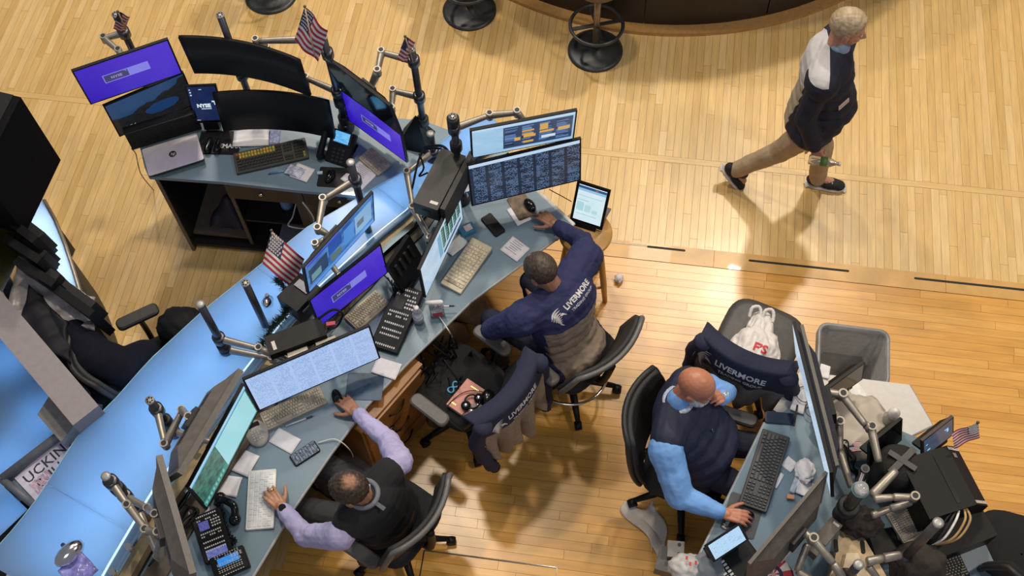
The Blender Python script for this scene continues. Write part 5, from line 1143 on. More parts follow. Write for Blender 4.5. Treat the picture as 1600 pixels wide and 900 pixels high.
# ================================================================ people
def settle(b, name, mats, base, vox=.006, smooth=4, disp=0., dscale=.08, parent=None, keep=None, label=None, dtype='CLOUDS'):
    """joins overlapping volumes into one continuous surface"""
    me = b.mesh(name, mats); o = bpy.data.objects.new(name, me); COL.objects.link(o)
    r = o.modifiers.new('r','REMESH'); r.mode = 'VOXEL'; r.voxel_size = vox; r.use_smooth_shade = True
    s = o.modifiers.new('s','SMOOTH'); s.factor = .5; s.iterations = smooth
    if disp:
        tx = bpy.data.textures.new('folds', dtype); tx.noise_scale = dscale
        if dtype == 'CLOUDS': tx.noise_depth = 2
        d = o.modifiers.new('d','DISPLACE'); d.texture = tx; d.strength = disp; d.mid_level = .5; d.texture_coords = 'LOCAL'
    dg = bpy.context.evaluated_depsgraph_get(); m2 = bpy.data.meshes.new_from_object(o.evaluated_get(dg))
    m2.name = name; o.modifiers.clear(); o.data = m2
    m2.materials.clear()
    for q in (mats if isinstance(mats,(list,tuple)) else [mats]): m2.materials.append(q)
    m2.transform(Mx.Translation(-V(base)))
    if parent: o.parent = parent
    else: o.location = base
    if label: o['label'] = label
    return o
def rest(b, name, mats, base, parent, **k):
    o = b.build(name, mats, parent, **k); o.data.transform(Mx.Translation(-V(base))); return o
def frame(x, y, z): return Mx((x, y, z)).transposed()
def hand(b, wrist, d, n, thumb, curl=(.25,.35,.3), s=1., spread=1., curls=None):
    d = V(d).normalized(); n = V(n); n = (n - d*n.dot(d)).normalized(); t = d.cross(n).normalized() * thumb
    w = V(wrist)
    b.cap(w - d*.03, w + d*.02, .027*s, .026*s)
    lat = (.032,.011,-.011,-.031); ln = (.078,.088,.082,.062)
    for i in range(4):
        k = w + d*(.092 - .006*(i==3) - .004*(i==0))*s + t*lat[i]*s
        b.cap(w + d*.012 + t*lat[i]*.62*s, k, .0145*s, .0125*s)
        dd = (d + t*(lat[i]*4.5*spread)).normalized(); nn = n; p = k
        cc = curls[i] if curls else curl
        for j, f in enumerate((.46,.30,.24)):
            a = cc[j]; ax = dd.cross(nn).normalized()
            dd = (Mx.Rotation(-a,3,ax) @ dd).normalized(); nn = (Mx.Rotation(-a,3,ax) @ nn).normalized()
            if dd.dot(-n) < (d).dot(-n): pass
            q = p + dd*ln[i]*f*s; b.cap(p, q, (.0105-.0012*j)*s, (.0096-.0012*j)*s); p = q
    b.ell(w + d*.05*s - n*.004, (.036*s,.05*s,.018*s), rot=frame(t, d, n))
    p = w + d*.022*s + t*.022*s - n*.006; dd = (d*.62 + t*.72 - n*.25).normalized()
    for j, (f, r) in enumerate(((.046,.0145),(.034,.0125),(.028,.0108))):
        q = p + dd*f*s; b.cap(p, q, r*s, r*.9*s); p = q; dd = (dd + d*.35).normalized()
def head(b, c, F, U, s=1.):
    c = V(c); F = V(F).normalized(); U = V(U); U = (U - F*U.dot(F)).normalized(); X = F.cross(U).normalized(); M_ = frame(X, F, U)
    e = lambda o, r: b.ell(c + (X*o[0]+F*o[1]+U*o[2])*s, [q*s for q in r], rot=M_, u=18, v=12)
    e((0,-.008,.03),(.077,.097,.088)); e((0,.035,-.035),(.060,.060,.078)); e((0,.052,-.088),(.034,.034,.026)); e((0,.01,-.06),(.058,.065,.06))
    e((0,.074,.020),(.052,.020,.014)); e((.034,.066,-.03),(.024,.022,.02)); e((-.034,.066,-.03),(.024,.022,.02))
    e((0,.086,-.072),(.024,.012,.006)); e((0,.084,-.083),(.021,.012,.007))
    P_ = lambda o: c + (X*o[0]+F*o[1]+U*o[2])*s
    b.cap(P_((0,.086,.008)), P_((0,.114,-.036)), .010*s, .0145*s); e((.012,.098,-.041),(.009,.012,.008)); e((-.012,.098,-.041),(.009,.012,.008))
    for k in (-1,1): e((k*.079,-.008,-.012),(.011,.021,.034)); e((k*.082,-.016,.004),(.009,.014,.018))
    return P_, X, F, U, M_
def eyes(P_, s, base, parent, closed=False):
    for k in (-1,1):
        b = B(); b.mi = 0; b.ell(P_((k*.031,.079,.002)), (.0125,)*3, u=12, v=8); b.mi = 1; b.ell(P_((k*.031,.0875,.001)), (.0062,)*3, u=10, v=6)
        rest(b, 'eye', [mat('eye_white',(.7,.68,.65),.2), mat('eye_dark',(.03,.02,.015),.15)], base, parent)
def hairmesh(P_, X, F, U, M_, s, mats, base, parent, front=.06, low=-.03, grow=.011, name='hair', seed=0, keepfn=None, rough=.006):
    b = B(); q = bmesh.ops.create_icosphere(b.bm, subdivisions=5, radius=1)
    from mathutils import noise as nz
    c = P_((0,-.010,.03))
    for v in b.bm.verts:
        d = v.co.normalized(); r = V(((.077+grow)*d.x, (.097+grow)*d.y, (.088+grow)*d.z))*s
        k = nz.noise(V((d.x*9+seed, d.y*3.5, d.z*9)))*rough + nz.noise(V((d.x*26+seed, d.y*8, d.z*26)))*rough*.5
        v.co = c + M_ @ (r*(1+k/.09))
    dele = []
    for v in b.bm.verts:
        l = M_.transposed() @ (v.co - P_((0,0,0))) / s
        ok = (l.z > low + (0 if l.y < -.02 else (l.y+.02)*1.15)) and (l.z > .07 or l.y < front) if keepfn is None else keepfn(l)
        if not ok: dele.append(v)
    bmesh.ops.delete(b.bm, geom=dele, context='VERTS')
    for f in b.bm.faces: f.smooth = True
    o = rest(b, name, mats, base, parent)
    so = o.modifiers.new('thick','SOLIDIFY'); so.thickness = .012; so.offset = -1
    return o
def hair_mat(name, c1, c2, patch=None, skin=None, pr=.03, sc_=(60,10,60)):
    m = bpy.data.materials.new(name); m.use_nodes = True; t = m.node_tree; b = t.nodes['Principled BSDF']; b.inputs['Roughness'].default_value = .55
    tc = nd(t,'ShaderNodeTexCoord'); mp = nd(t,'ShaderNodeMapping'); mp.inputs['Scale'].default_value = sc_; t.links.new(tc.outputs['Object'], mp.inputs[0])
    n = nd(t,'ShaderNodeTexNoise',_Scale=1.5,_Detail=4.); t.links.new(mp.outputs[0], n.inputs[0])
    r = nd(t,'ShaderNodeMapRange'); r.inputs[1].default_value = .35; r.inputs[2].default_value = .65; t.links.new(n.outputs[0], r.inputs[0])
    c = mixc(t, r.outputs[0], c1, c2)
    if patch is not None:   # thin crown where the scalp shows through
        vm = nd(t,'ShaderNodeVectorMath',operation='DISTANCE'); t.links.new(tc.outputs['Object'], vm.inputs[0]); vm.inputs[1].default_value = patch
        k = nd(t,'ShaderNodeMapRange'); k.inputs[1].default_value = pr*.55; k.inputs[2].default_value = pr*1.15; k.inputs[3].default_value = .9; k.inputs[4].default_value = 0
        t.links.new(mth(t,'ADD', vm.outputs['Value'], mth(t,'MULTIPLY', mth(t,'SUBTRACT',n.outputs[0],.5), pr*1.2)), k.inputs[0]); c = mixc(t, k.outputs[0], c, skin)
    t.links.new(c, b.inputs['Base Color'])
    bp = nd(t,'ShaderNodeBump',_Strength=.22,_Distance=.005); t.links.new(n.outputs[0], bp.inputs['Height']); t.links.new(bp.outputs[0], b.inputs['Normal'])
    return m
def torso(b, pel, neck, X, F, sh, grow=0., belly=0., wide=1., top=True):
    """trunk from hips to the base of the neck; X lateral, F forward"""
    pel, neck = V(pel), V(neck); X = V(X).normalized(); Z = (neck-pel).normalized(); Y = Z.cross(X).normalized(); 
    if Y.dot(V(F)) < 0: Y = -Y
    H = (neck-pel).length; M_ = frame(X, Y, Z)
    prof = [(-.05,.165,.115,0),(.10,.165,.12,.01),(.25,.155,.118,.02),(.42,.155,.118,.02),(.58,.168,.122,.012),(.72,.178,.118,.0),(.84,.165,.10,-.01)]
    for t_, rx, ry, o in prof:
        be = belly*max(0,1-abs(t_-.25)/.35)
        b.ell(pel + Z*H*t_ + Y*(o+be*.6), (rx*wide+grow, ry+grow+be, .105+grow*.5), rot=M_)
    for s_ in sh: b.cap(V(neck)-Z*.035, V(s_), .058+grow, .062+grow)
    return M_, X, Y, Z
def proj_text(s, size, mat_, tgt, parent, base, c, right, up, name='lettering', bold=.0012, lift=.0035, raw=None):
    """letters printed on cloth: every letter point is dropped on the cloth along the print's normal"""
    me = raw or text_mesh(s, size, mat_, name, bold=bold)
    bm = bmesh.new(); bm.from_mesh(me); bmesh.ops.triangulate(bm, faces=bm.faces[:])
    for _ in range(2):
        lg = [e for e in bm.edges if e.calc_length() > .018]
        if lg: bmesh.ops.subdivide_edges(bm, edges=lg, cuts=1); bmesh.ops.triangulate(bm, faces=bm.faces[:])
    tb = bmesh.new(); tb.from_mesh(tgt.data); tree = BVHTree.FromBMesh(tb)
    r = V(right).normalized(); u = V(up); u = (u - r*u.dot(r)).normalized(); n = r.cross(u)
    off_ = V(base)
    for v in bm.verts:
        p = V(c) + r*v.co.x + u*v.co.y - off_
        h = tree.ray_cast(p + n*.4, -n)
        q = h[0] + n*lift if h[0] is not None else p + n*.0
        if h[0] is not None and (h[0]-p).length > .18: q = p
        v.co = q
    bm.to_mesh(me); bm.free(); tb.free()
    if not len(me.materials): me.materials.append(mat_)
    o = bpy.data.objects.new(name, me); COL.objects.link(o); o.parent = parent; o['kind'] = 'stuff'; return o
def eagle_mesh(size):
    """striped eagle-head emblem: a fan of curved feathers round a dark head"""
    b = B()
    for i in range(7):
        p0 = V((size*(.26-.05*i), size*(.46-.13*i))); p1 = V((size*(-.20-.02*i), size*(.50-.13*i))); p2 = V((size*(-.46+.07*i), size*(.06-.115*i)))
        pts = [p0*(1-t)**2 + p1*2*t*(1-t) + p2*t*t for t in [k/7 for k in range(8)]]
        for k in range(7):
            d = (pts[k+1]-pts[k]).normalized(); nn = V((-d.y,d.x)); w0 = size*.048*math.sin(PI*(k+.25)/7.6); w1 = size*.048*math.sin(PI*(k+1.25)/8.6)
            q_ = [(*(pts[k]-nn*w0),0),(*(pts[k]+nn*w0),0),(*(pts[k+1]+nn*w1),0),(*(pts[k+1]-nn*w1),0)]; b._new(q_,[(3,2,1,0)])
    b._new([(size*.05,size*.0,0),(size*.32,-size*.02,0),(size*.22,size*.12,0),(size*.05,size*.16,0)],[(0,1,2,3)])
    b._new([(size*.20,-.02*size,0),(size*.34,-.04*size,0),(size*.36,-.16*size,0),(size*.30,-.10*size,0)],[(0,1,2,3)])
    return b
def livermore(tgt, parent, base, c, right, up, s=1., m_=None):
    m_ = m_ or mat('silver_print', (.62,.60,.60), .6, var=.05)
    r = V(right).normalized(); u = V(up); u = (u-r*u.dot(r)).normalized(); c = V(c)
    proj_text('LIVERMORE', .062*s, m_, tgt, parent, base, c + r*.03*s + u*.022*s, r, u, bold=.0018*s)
    proj_text('TRADING GROUP', .034*s, m_, tgt, parent, base, c + r*.04*s - u*.034*s, r, u, bold=.0008*s)
    me = eagle_mesh(.14*s).mesh('eagle_emblem', m_)
    proj_text('', 1, m_, tgt, parent, base, c - r*.20*s - u*.004*s, r, u, name='eagle_emblem', raw=me)

def skin(name, c): return mat(name, c, .42, var=.10, scale=14, bump=.08, bscale=90)
def shirt_mat(name, col, stripe=None, rough=.75):
    m = mat(name, col, rough, var=.06, scale=10, bump=.12, bscale=160); return m

def seated(key, label, W, skinm, up, F_head, U_head, F_body, hs=1., belly=0., wide=1., hands=None, group=None):
    """body of a seated trader as one continuous skin: head, trunk, arms, legs"""
    base = V((W['pel'].x, W['pel'].y, .02))
    b = B(); P_ = head(b, W['head'], F_head, U_head, hs)
    Pf, X, F, U, M_ = P_
    b.cap(W['neck'] - V((0,0,.03)), Pf((0,-.022,-.05)), .058, .056)
    XL = (W['shR']-W['shL']).normalized()
    torso(b, W['pel'], W['neck'], XL, F_body, (W['shR'],W['shL']), 0., belly*.8, wide)
    for s_ in 'RL':
        b.cap(W['sh'+s_], W['el'+s_], .046, .038); b.cap(W['el'+s_], W['wr'+s_], .038, .026)
        hp = W['pel'] + XL*(.09 if s_=='R' else -.09) - V((0,0,.02)); b.cap(hp, W['kn'+s_], .075, .055)
        an = W['an'+s_]; b.cap(W['kn'+s_], an, .052, .036); b.cap(an, an + V(F_body).normalized()*.12 - V((0,0,.04)), .036, .028)
    for s_, h in (hands or {}).items(): hand(b, W['wr'+s_], *h[0:2], h[2], **h[3])
    o = settle(b, 'person', [skinm], base, .0045, 3)
    tag(o, label, 'person'); eyes(Pf, hs, base, o)
    return o, base, P_, XL
def trousers(W, XL, F, m_, base, parent, grow=.014):
    b = B(); b.ell(W['pel']-V((0,0,.01)), (.185,.15,.13), rot=frame(XL, V((0,0,1)).cross(XL), V((0,0,1))))
    for s_ in 'RL':
        k = 1 if s_=='R' else -1; hp = W['pel'] + XL*.09*k - V((0,0,.02)); b.cap(hp, W['kn'+s_], .098, .074); b.cap(W['kn'+s_], W['an'+s_]+V((0,0,.05)), .070, .055)
    return settle(b, 'trousers', m_, base, .009, 4, .012, .09, parent)
def shoes(W, F, m_, base, parent):
    F = V((F[0],F[1],0)).normalized(); X = F.cross(V((0,0,1)))
    for s_ in 'RL':
        a = W['an'+s_]; b = B(); M_ = frame(X, F, V((0,0,1))); b.ell(a+F*.02-V((0,0,.045)),(.045,.10,.045),rot=M_); b.ell(a+F*.12-V((0,0,.058)),(.046,.075,.034),rot=M_)
        settle(b,'shoe',m_,base,.008,3,parent=parent)
def W_(d): return {k: P(*v) for k, v in d.items()}

# ---- trader in lavender sleeves and black vest
W = W_(dict(head=(546,765,1.28),neck=(570,774,1.14),shR=(624,722,1.08),elR=(606,688,.90),wrR=(557,645,.855),shL=(532,838,1.08),elL=(476,836,.88),wrL=(441,794,.868),pel=(605,805,.62),knR=(485,715,.62),knL=(455,790,.62)))
fb = V((-.87,.42,0))
W['anR'] = W['knR']-fb*.06-V((0,0,.50)); W['anL'] = W['knL']-fb*.06-V((0,0,.50))
sk1 = skin('tan_skin',(.40,.185,.105))
hd = (-.93,-.06,-.32); hu = (-.33,.0,.94)
hR = V((-.13,.10,-.01)); hL = V((-.62,.50,-.03))
o, base, PF, XL = seated('lav','seated person in a black vest and lavender shirt, typing at the desk',W,sk1,None,hd,hu,fb,1.0,hands={
 'R':(hR,(0,0,1),-1,dict(curl=(.22,.3,.25),spread=1.)), 'L':(hL,(0,0,1),1,dict(curl=(.22,.32,.25)))})
hm = hair_mat('dark_hair',(.022,.013,.008),(.07,.045,.03),patch=PF[0]((.0,-.055,.105))-base,skin=(.36,.17,.10),pr=.042)
hairmesh(PF[0],*PF[1:],1.0,hm,base,o,front=.055,seed=1)
lav = shirt_mat('lavender_shirt',(.43,.39,.62))
b = B()
for s_ in 'RL': b.cap(W['sh'+s_],W['el'+s_],.078,.062); b.cap(W['el'+s_],W['wr'+s_]+(W['el'+s_]-W['wr'+s_])*.10,.060,.044)
torso(b, W['pel'], W['neck'], XL, fb, (W['shR'],W['shL']), .012); b.cap(W['neck']-V((0,0,.04)), W['neck']+V((0,0,.01))+V(hd)*.02, .066, .062)
settle(b,'shirt',lav,base,.0075,3,.020,.06,o)
vest = mat('black_fleece',(.012,.012,.014),.9,scale=40,bump=.3)
b = B(); torso(b, W['pel'], W['neck'], XL, fb, (), .036, wide=1.10)
for s_ in 'RL': b.cap(W['neck']-V((0,0,.06)), W['sh'+s_].lerp(W['neck'],.34)+V((0,0,-.01)), .088, .092)
settle(b,'vest',vest,base,.008,4,.008,.12,o)
c = W['neck']; q = B(); Zt = (W['neck']-W['pel']).normalized(); Mt = Mx.Translation(c+Zt*.030) @ frame(XL, Zt.cross(XL), Zt).to_4x4()
q.torus((0,0,0),.078,.014,28,8,M=Mt); rest(q,'collar_band',mat('grey_collar',(.16,.17,.20),.8),base,o)
q = B(); q.box((0,-.115*(1 if (Zt.cross(XL)).dot(fb)>0 else -1),-.005),(.022,.06,.012),M=Mt); rest(q,'collar_tab',mat('grey_collar2',(.10,.11,.13),.8),base,o)
trousers(W,XL,fb,mat('dark_grey_trousers',(.035,.033,.035),.85,bump=.2),base,o); shoes(W,fb,BLACK,base,o)
# watch and ring
d = hL.normalized(); q = B(); Mw = Mx.Translation(W['wrL']-d*.012) @ d.to_track_quat('Z','Y').to_matrix().to_4x4(); q.torus((0,0,0),.030,.008,20,6,M=Mw); q.cyl(W['wrL']-d*.012+V((0,0,.026)),W['wrL']-d*.012+V((0,0,.040)),.021,18); rest(q,'wrist_watch',BLACKG,base,o)
p = W['wrL']+d*.12+V((.012,.02,.0)); q = B(); q.torus((0,0,0),.011,.0028,14,6,M=Mx.Translation(p) @ d.to_track_quat('Z','Y').to_matrix().to_4x4()); rest(q,'finger_ring',mat('gold',(.8,.55,.18),.2,1.),base,o)

# ---- trader with the printed jacket
W = W_(dict(head=(846,424,1.24),neck=(874,455,1.12),shR=(915,402,1.08),elR=(910,377,.87),wrR=(868,352,.86),shL=(815,500,1.06),elL=(768,515,.84),wrL=(835,468,.69),pel=(893,540,.64),knR=(830,440,.66),knL=(768,500,.66)))
fb = V((-.80,.60,0)).normalized()
W['anR'] = W['knR']-fb*.06-V((0,0,.54)); W['anL'] = W['knL']-fb*.06-V((0,0,.54))
sk2 = skin('brown_tan_skin',(.34,.165,.095))
hd = (-.70,.42,-.55); hu = (-.42,.30,.85)
hR = V((-.80,.62,-.02))
o, base, PF, XL = seated('liv','seated person in a navy and taupe printed jacket, reaching for a mouse',W,sk2,None,hd,hu,fb,1.0,hands={
 'R':(hR,(0,0,1),-1,dict(curl=(.3,.35,.3))), 'L':(V((-.3,.9,-.1)),(0,0,1),1,dict(curl=(.5,.5,.4)))})
hm = hair_mat('brown_grey_hair',(.030,.019,.012),(.085,.060,.042),patch=PF[0]((.0,.03,.128))-base,skin=(.34,.19,.12),pr=.016)
hairmesh(PF[0],*PF[1:],1.0,hm,base,o,front=.062,low=-.045,seed=4,rough=.003)
jm = bpy.data.materials.new('navy_taupe_jacket'); jm.use_nodes = True; t = jm.node_tree; bs = t.nodes['Principled BSDF']; bs.inputs['Roughness'].default_value = .85
tc = nd(t,'ShaderNodeTexCoord')
def plane_k(t, tc, n, d, wob=.0):
    dt = nd(t,'ShaderNodeVectorMath',operation='DOT_PRODUCT'); t.links.new(tc.outputs['Object'], dt.inputs[0]); dt.inputs[1].default_value = n
    return mth(t,'GREATER_THAN', dt.outputs['Value'], d)
Zt = (W['neck']-W['pel']).normalized(); Yb = (fb - Zt*fb.dot(Zt)).normalized()
ln = (W['neck']-W['pel']).length; pl = W['pel']-base
k1 = plane_k(t,tc,Zt, pl.dot(Zt)+ln*.70)          # the navy yoke starts below the shoulder blades
k2 = plane_k(t,tc,Yb, pl.dot(Yb)+.005)            # and everything in front of the side seams is navy
k3 = plane_k(t,tc,XL, pl.dot(XL)+.20); k4 = plane_k(t,tc,-XL, -pl.dot(XL)+.185)
k = mth(t,'MAXIMUM', mth(t,'MAXIMUM',k1,k2), mth(t,'MAXIMUM',k3,k4))
t.links.new(mixc(t,k,(.255,.195,.150),(.018,.022,.085)), bs.inputs['Base Color'])
n_ = nd(t,'ShaderNodeTexNoise',_Scale=180.); bp = nd(t,'ShaderNodeBump',_Strength=.15,_Distance=.003); t.links.new(tc.outputs['Object'],n_.inputs[0]); t.links.new(n_.outputs[0],bp.inputs['Height']); t.links.new(bp.outputs[0],bs.inputs['Normal'])
b = B(); torso(b, W['pel']-V((0,0,.04)), W['neck'], XL, fb, (W['shR'],W['shL']), .044, wide=1.16); b.ell(W['pel']-V((0,0,.03)),(.24,.205,.13),rot=frame(XL,Yb,V((0,0,1))))
b.cap(W['neck']-V((0,0,.04)), W['neck']+V((0,0,.0)), .085, .075)
for s_ in 'RL': b.cap(W['neck']-Zt*.08, W['sh'+s_], .085, .080); b.cap(W['sh'+s_],W['el'+s_],.080,.066); b.cap(W['el'+s_],W['wr'+s_]+(W['el'+s_]-W['wr'+s_])*.16,.064,.050)
jk = settle(b,'jacket',jm,base,.008,3,.026,.07,o)
rt = P(915,430,1.05)-P(874,480,1.05); upv = Zt
cc = P(884,466,1.06)
livermore(jk,o,base,cc,rt,V((-.55,.42,.72)),.72)
trousers(W,XL,fb,mat('navy_trousers',(.010,.012,.030),.85,bump=.2),base,o); shoes(W,fb,BLACK,base,o)

# ---- bald trader with the grey beard
W = W_(dict(head=(1088,603,1.30),neck=(1056,625,1.14),shR=(1040,702,1.06),elR=(1062,775,.89),wrR=(1130,802,.862),shL=(1078,592,1.06),elL=(1136,613,.90),wrL=(1126,622,1.10),pel=(1098,706,.64),knR=(1060,715,.64),knL=(1060,715,.64)))
fb = V((.97,-.20,0)).normalized(); XLb = V((-.2,-.97,0))
W['knR'] = W['pel']+fb*.36+XLb*.15-V((0,0,.02)); W['knL'] = W['pel']+fb*.36-XLb*.16-V((0,0,.02))
W['anR'] = W['knR']+fb*.0-V((0,0,.50)); W['anL'] = W['knL']+fb*.0-V((0,0,.50))
sk3 = skin('ruddy_skin',(.47,.185,.105))
hd = (.93,-.24,-.24); hu = (.25,-.10,.96)
hR = V((.98,-.06,-.02))
o, base, PF, XL = seated('bald','seated bald person in a navy vest and light blue shirt, hand at the chin',W,sk3,None,hd,hu,fb,1.08,belly=.05,wide=1.14,hands={
 'R':(hR,(0,0,1),-1,dict(curl=(.28,.38,.3))), 'L':(V((-.12,-.30,.92)),(.75,.45,.2),1,dict(curl=(.75,.8,.5),s=.95))})
def bk(l): return (l.z < -.035 and l.y > -.02 and not (l.y > .105)) and not (abs(l.x) < .022 and -.085 < l.z < -.06 and l.y > .07)
beard = hair_mat('grey_beard',(.36,.36,.37),(.60,.60,.60))
b = B()
e = lambda o_, r: b.ell(PF[0](o_), [q*1.08 for q in r], rot=PF[4])
e((0,.066,-.094),(.048,.044,.036)); e((.046,.036,-.070),(.028,.052,.036)); e((-.046,.036,-.070),(.028,.052,.036)); e((0,.092,-.058),(.030,.010,.008)); e((.052,.005,-.045),(.014,.022,.03)); e((-.052,.005,-.045),(.014,.022,.03))
settle(b,'beard',beard,base,.005,2,.006,.02,o)
blue = shirt_mat('light_blue_shirt',(.17,.36,.72))
b = B()
for s_ in 'RL': b.cap(W['sh'+s_],W['el'+s_],.100 if s_=='R' else .074,.080 if s_=='R' else .058); b.cap(W['el'+s_],W['wr'+s_]+(W['el'+s_]-W['wr'+s_])*.12,.074 if s_=='R' else .056,.048)
torso(b, W['pel'], W['neck'], XL, fb, (W['shR'],W['shL']), .008, .01, 1.10); b.cap(W['neck']-V((0,0,.04)), W['neck']+V(hd)*.02+V((0,0,.02)), .072, .068)
settle(b,'shirt',blue,base,.0075,3,.018,.09,o)
navy = mat('navy_vest_cloth',(.012,.015,.042),.7,scale=30,bump=.15)
b = B(); torso(b, W['pel']-V((0,0,.03)), W['neck'], XL, fb, (), .042, .045, 1.24)
for s_ in 'RL': b.cap(W['neck']-V((0,0,.06)), W['sh'+s_].lerp(W['neck'],.22)-V((0,0,.0)), .096, .102)
settle(b,'vest',navy,base,.008,4,.010,.14,o)
# collar and zip
q = B(); Zt = (W['neck']-W['pel']).normalized(); Mt = Mx.Translation(W['neck']+V((0,0,.02))+V(hd)*.015) @ Mx.Rotation(R(-14),4,'Y'); q.torus((0,0,0),.076,.016,28,8,M=Mt); rest(q,'collar',mat('check_collar',(.45,.50,.62),.8,var=.3,scale=120),base,o)
q = B(); Yf = (fb - Zt*fb.dot(Zt)).normalized()
for a in (.20,.62):
    p = W['neck'] - Zt*(.10+a*.45) + Yf*(.16+.06*a) + XL*.05; q.cap(p, p-Zt*.025, .004)
rest(q,'zip_pull',CHROME,base,o)
trousers(W,XL,fb,mat('navy_trousers2',(.012,.014,.030),.85,bump=.2),base,o); shoes(W,fb,BLACK,base,o)
p = W['wrL']+V((.02,-.01,.09)); q = B(); q.torus((0,0,0),.011,.0028,14,6,M=Mx.Translation(p)); rest(q,'finger_ring',MATS['gold'],base,o)

# ---- walking person with the bottle
base = V((1.12,4.86,0)); v3 = lambda *a: V(a)
pel = v3(1.10,4.81,.93); neck = v3(1.125,4.88,1.50); hdc = v3(1.165,4.90,1.69)
shR, shL = v3(1.07,4.69,1.42), v3(1.17,5.06,1.42); elR, wrR = v3(1.02,4.62,1.15), v3(1.14,4.60,.89); elL, wrL = v3(1.19,5.12,1.14), v3(1.30,5.10,.92)
knR, anR = v3(.97,4.83,.50), v3(.725,4.885,.17); knL, anL = v3(1.26,4.90,.50), v3(1.305,4.935,.10)
F = v3(1,.06,0).normalized(); XR = v3(.06,-1,0).normalized()
sk4 = skin('pink_skin',(.50,.245,.16))
b = B(); PF = head(b, hdc, (.97,-.02,-.22), (.22,0,.97), 1.06); b.cap(neck-v3(0,0,.04), PF[0]((0,-.02,-.05)), .060, .058)
torso(b, pel, neck, XR, F, (shR,shL))
for s_, e_, w_ in ((shR,elR,wrR),(shL,elL,wrL)): b.cap(s_,e_,.046,.038); b.cap(e_,w_,.038,.026)
for k_, h_, a_ in ((knR,pel+XR*.09,anR),(knL,pel-XR*.09,anL)): b.cap(h_-v3(0,0,.03),k_,.08,.055); b.cap(k_,a_,.052,.036)
b.cap(anR, anR+v3(.06,-.01,-.12), .034,.028); b.cap(anL, anL+v3(.13,0,-.055), .034,.028)
hand(b, wrR, (.35,-.04,-.95), (-.25,-.95,.1), 1, curl=(.75,.85,.6)); hand(b, wrL, (.3,0,-.95), (-.2,.97,0), -1, curl=(.4,.4,.3))
o = settle(b,'person',[sk4],base,.0045,3); tag(o,'walking person in a navy blazer and khaki trousers, carrying a water bottle','person'); eyes(PF[0],1.06,base,o)
hm = hair_mat('sandy_grey_hair',(.33,.235,.13),(.47,.37,.25),sc_=(26,6,26)); hairmesh(PF[0],*PF[1:],1.06,hm,base,o,front=.058,low=-.020,grow=.010,seed=9,rough=.0035)
jm = bpy.data.materials.new('navy_blazer_grey_back'); jm.use_nodes = True; t = jm.node_tree; bs = t.nodes['Principled BSDF']; bs.inputs['Roughness'].default_value = .85; tc = nd(t,'ShaderNodeTexCoord')
pl = pel-base
k1 = plane_k(t,tc,tuple(F),(pel-base).dot(F)-.012)
sx = nd(t,'ShaderNodeSeparateXYZ'); t.links.new(tc.outputs['Object'],sx.inputs[0])
arm = mth(t,'MULTIPLY', mth(t,'LESS_THAN', sx.outputs[1], -.115), mth(t,'LESS_THAN', sx.outputs[2], 1.475))
low_ = mth(t,'LESS_THAN', sx.outputs[2], 1.28)
k = mth(t,'MAXIMUM', k1, arm)
t.links.new(mixc(t,k,mixc(t,low_,(.52,.50,.50),(.36,.30,.22)),(.010,.012,.026)), bs.inputs['Base Color'])
b = B(); torso(b, pel-v3(.0,0,.0), neck, XR, F, (shR,shL), .052, .045, 1.04); b.cap(neck-v3(0,0,.05), neck-v3(0,0,.005), .095, .082)
b.ell(pel-v3(.0,0,.06),(.20,.165,.10),rot=frame(XR,F,v3(0,0,1)))
for s_, e_, w_ in ((shR,elR,wrR),(shL,elL,wrL)): b.cap(neck-v3(0,0,.10), s_, .09, .078); b.cap(s_,e_,.078,.066); b.cap(e_,w_+(e_-w_)*.10,.066,.056)
jk = settle(b,'blazer',jm,base,.008,4,.018,.12,o)
b = B(); b.cap(neck-v3(0,0,.02), neck+v3(.02,0,.040), .082, .070); b.cap(neck+v3(.06,-.02,-.02), neck+v3(.13,-.03,-.16), .035,.03); settle(b,'shirt',mat('grey_blue_shirt',(.22,.29,.42),.8),base,.008,3,parent=o)
for w_, e_ in ((wrR,elR),(wrL,elL)):
    q = B(); q.cap(w_+(e_-w_)*.14, w_+(e_-w_)*.05, .046, .044); rest(q,'shirt_cuff',MATS['grey_blue_shirt'],base,o)
tb_ = bmesh.new(); tb_.from_mesh(jk.data); hit_ = BVHTree.FromBMesh(tb_).ray_cast(v3(1.235,4.2,1.25)-base, v3(0,1,0)); tb_.free(); nn_ = hit_[1]
q = B(); M_ = Mx.Translation(hit_[0]+nn_*.004) @ (-nn_).to_track_quat('Y','Z').to_matrix().to_4x4() @ Mx.Rotation(R(-14),4,'Y'); q.box((0,0,0),(.085,.006,.04)); o2 = q.build('name_badge', mat('cream_badge',(.62,.50,.44),.6), o, M=M_)
text('Livermore', .016, mat('badge_print',(.12,.03,.03),.7), o, M_ @ Mx.Translation((0,-.0036,0)) @ Mx.Rotation(R(90),4,'X'))
khaki = mat('khaki_cotton',(.40,.30,.19),.85,scale=12,bump=.15)
b = B(); b.ell(pel-v3(0,0,.02),(.175,.15,.12),rot=frame(XR,F,v3(0,0,1)))
for k_, h_, a_ in ((knR,pel+XR*.09,anR),(knL,pel-XR*.09,anL)): b.cap(h_-v3(0,0,.03),k_,.100,.078); b.cap(k_,a_+(k_-a_)*.0-v3(0,0,.01),.076,.060)
settle(b,'trousers',khaki,base,.008,4,.014,.10,o)
shoem = mat('black_knit',(.012,.012,.014),.8,bump=.2); solem = mat('white_sole',(.66,.60,.54),.6)
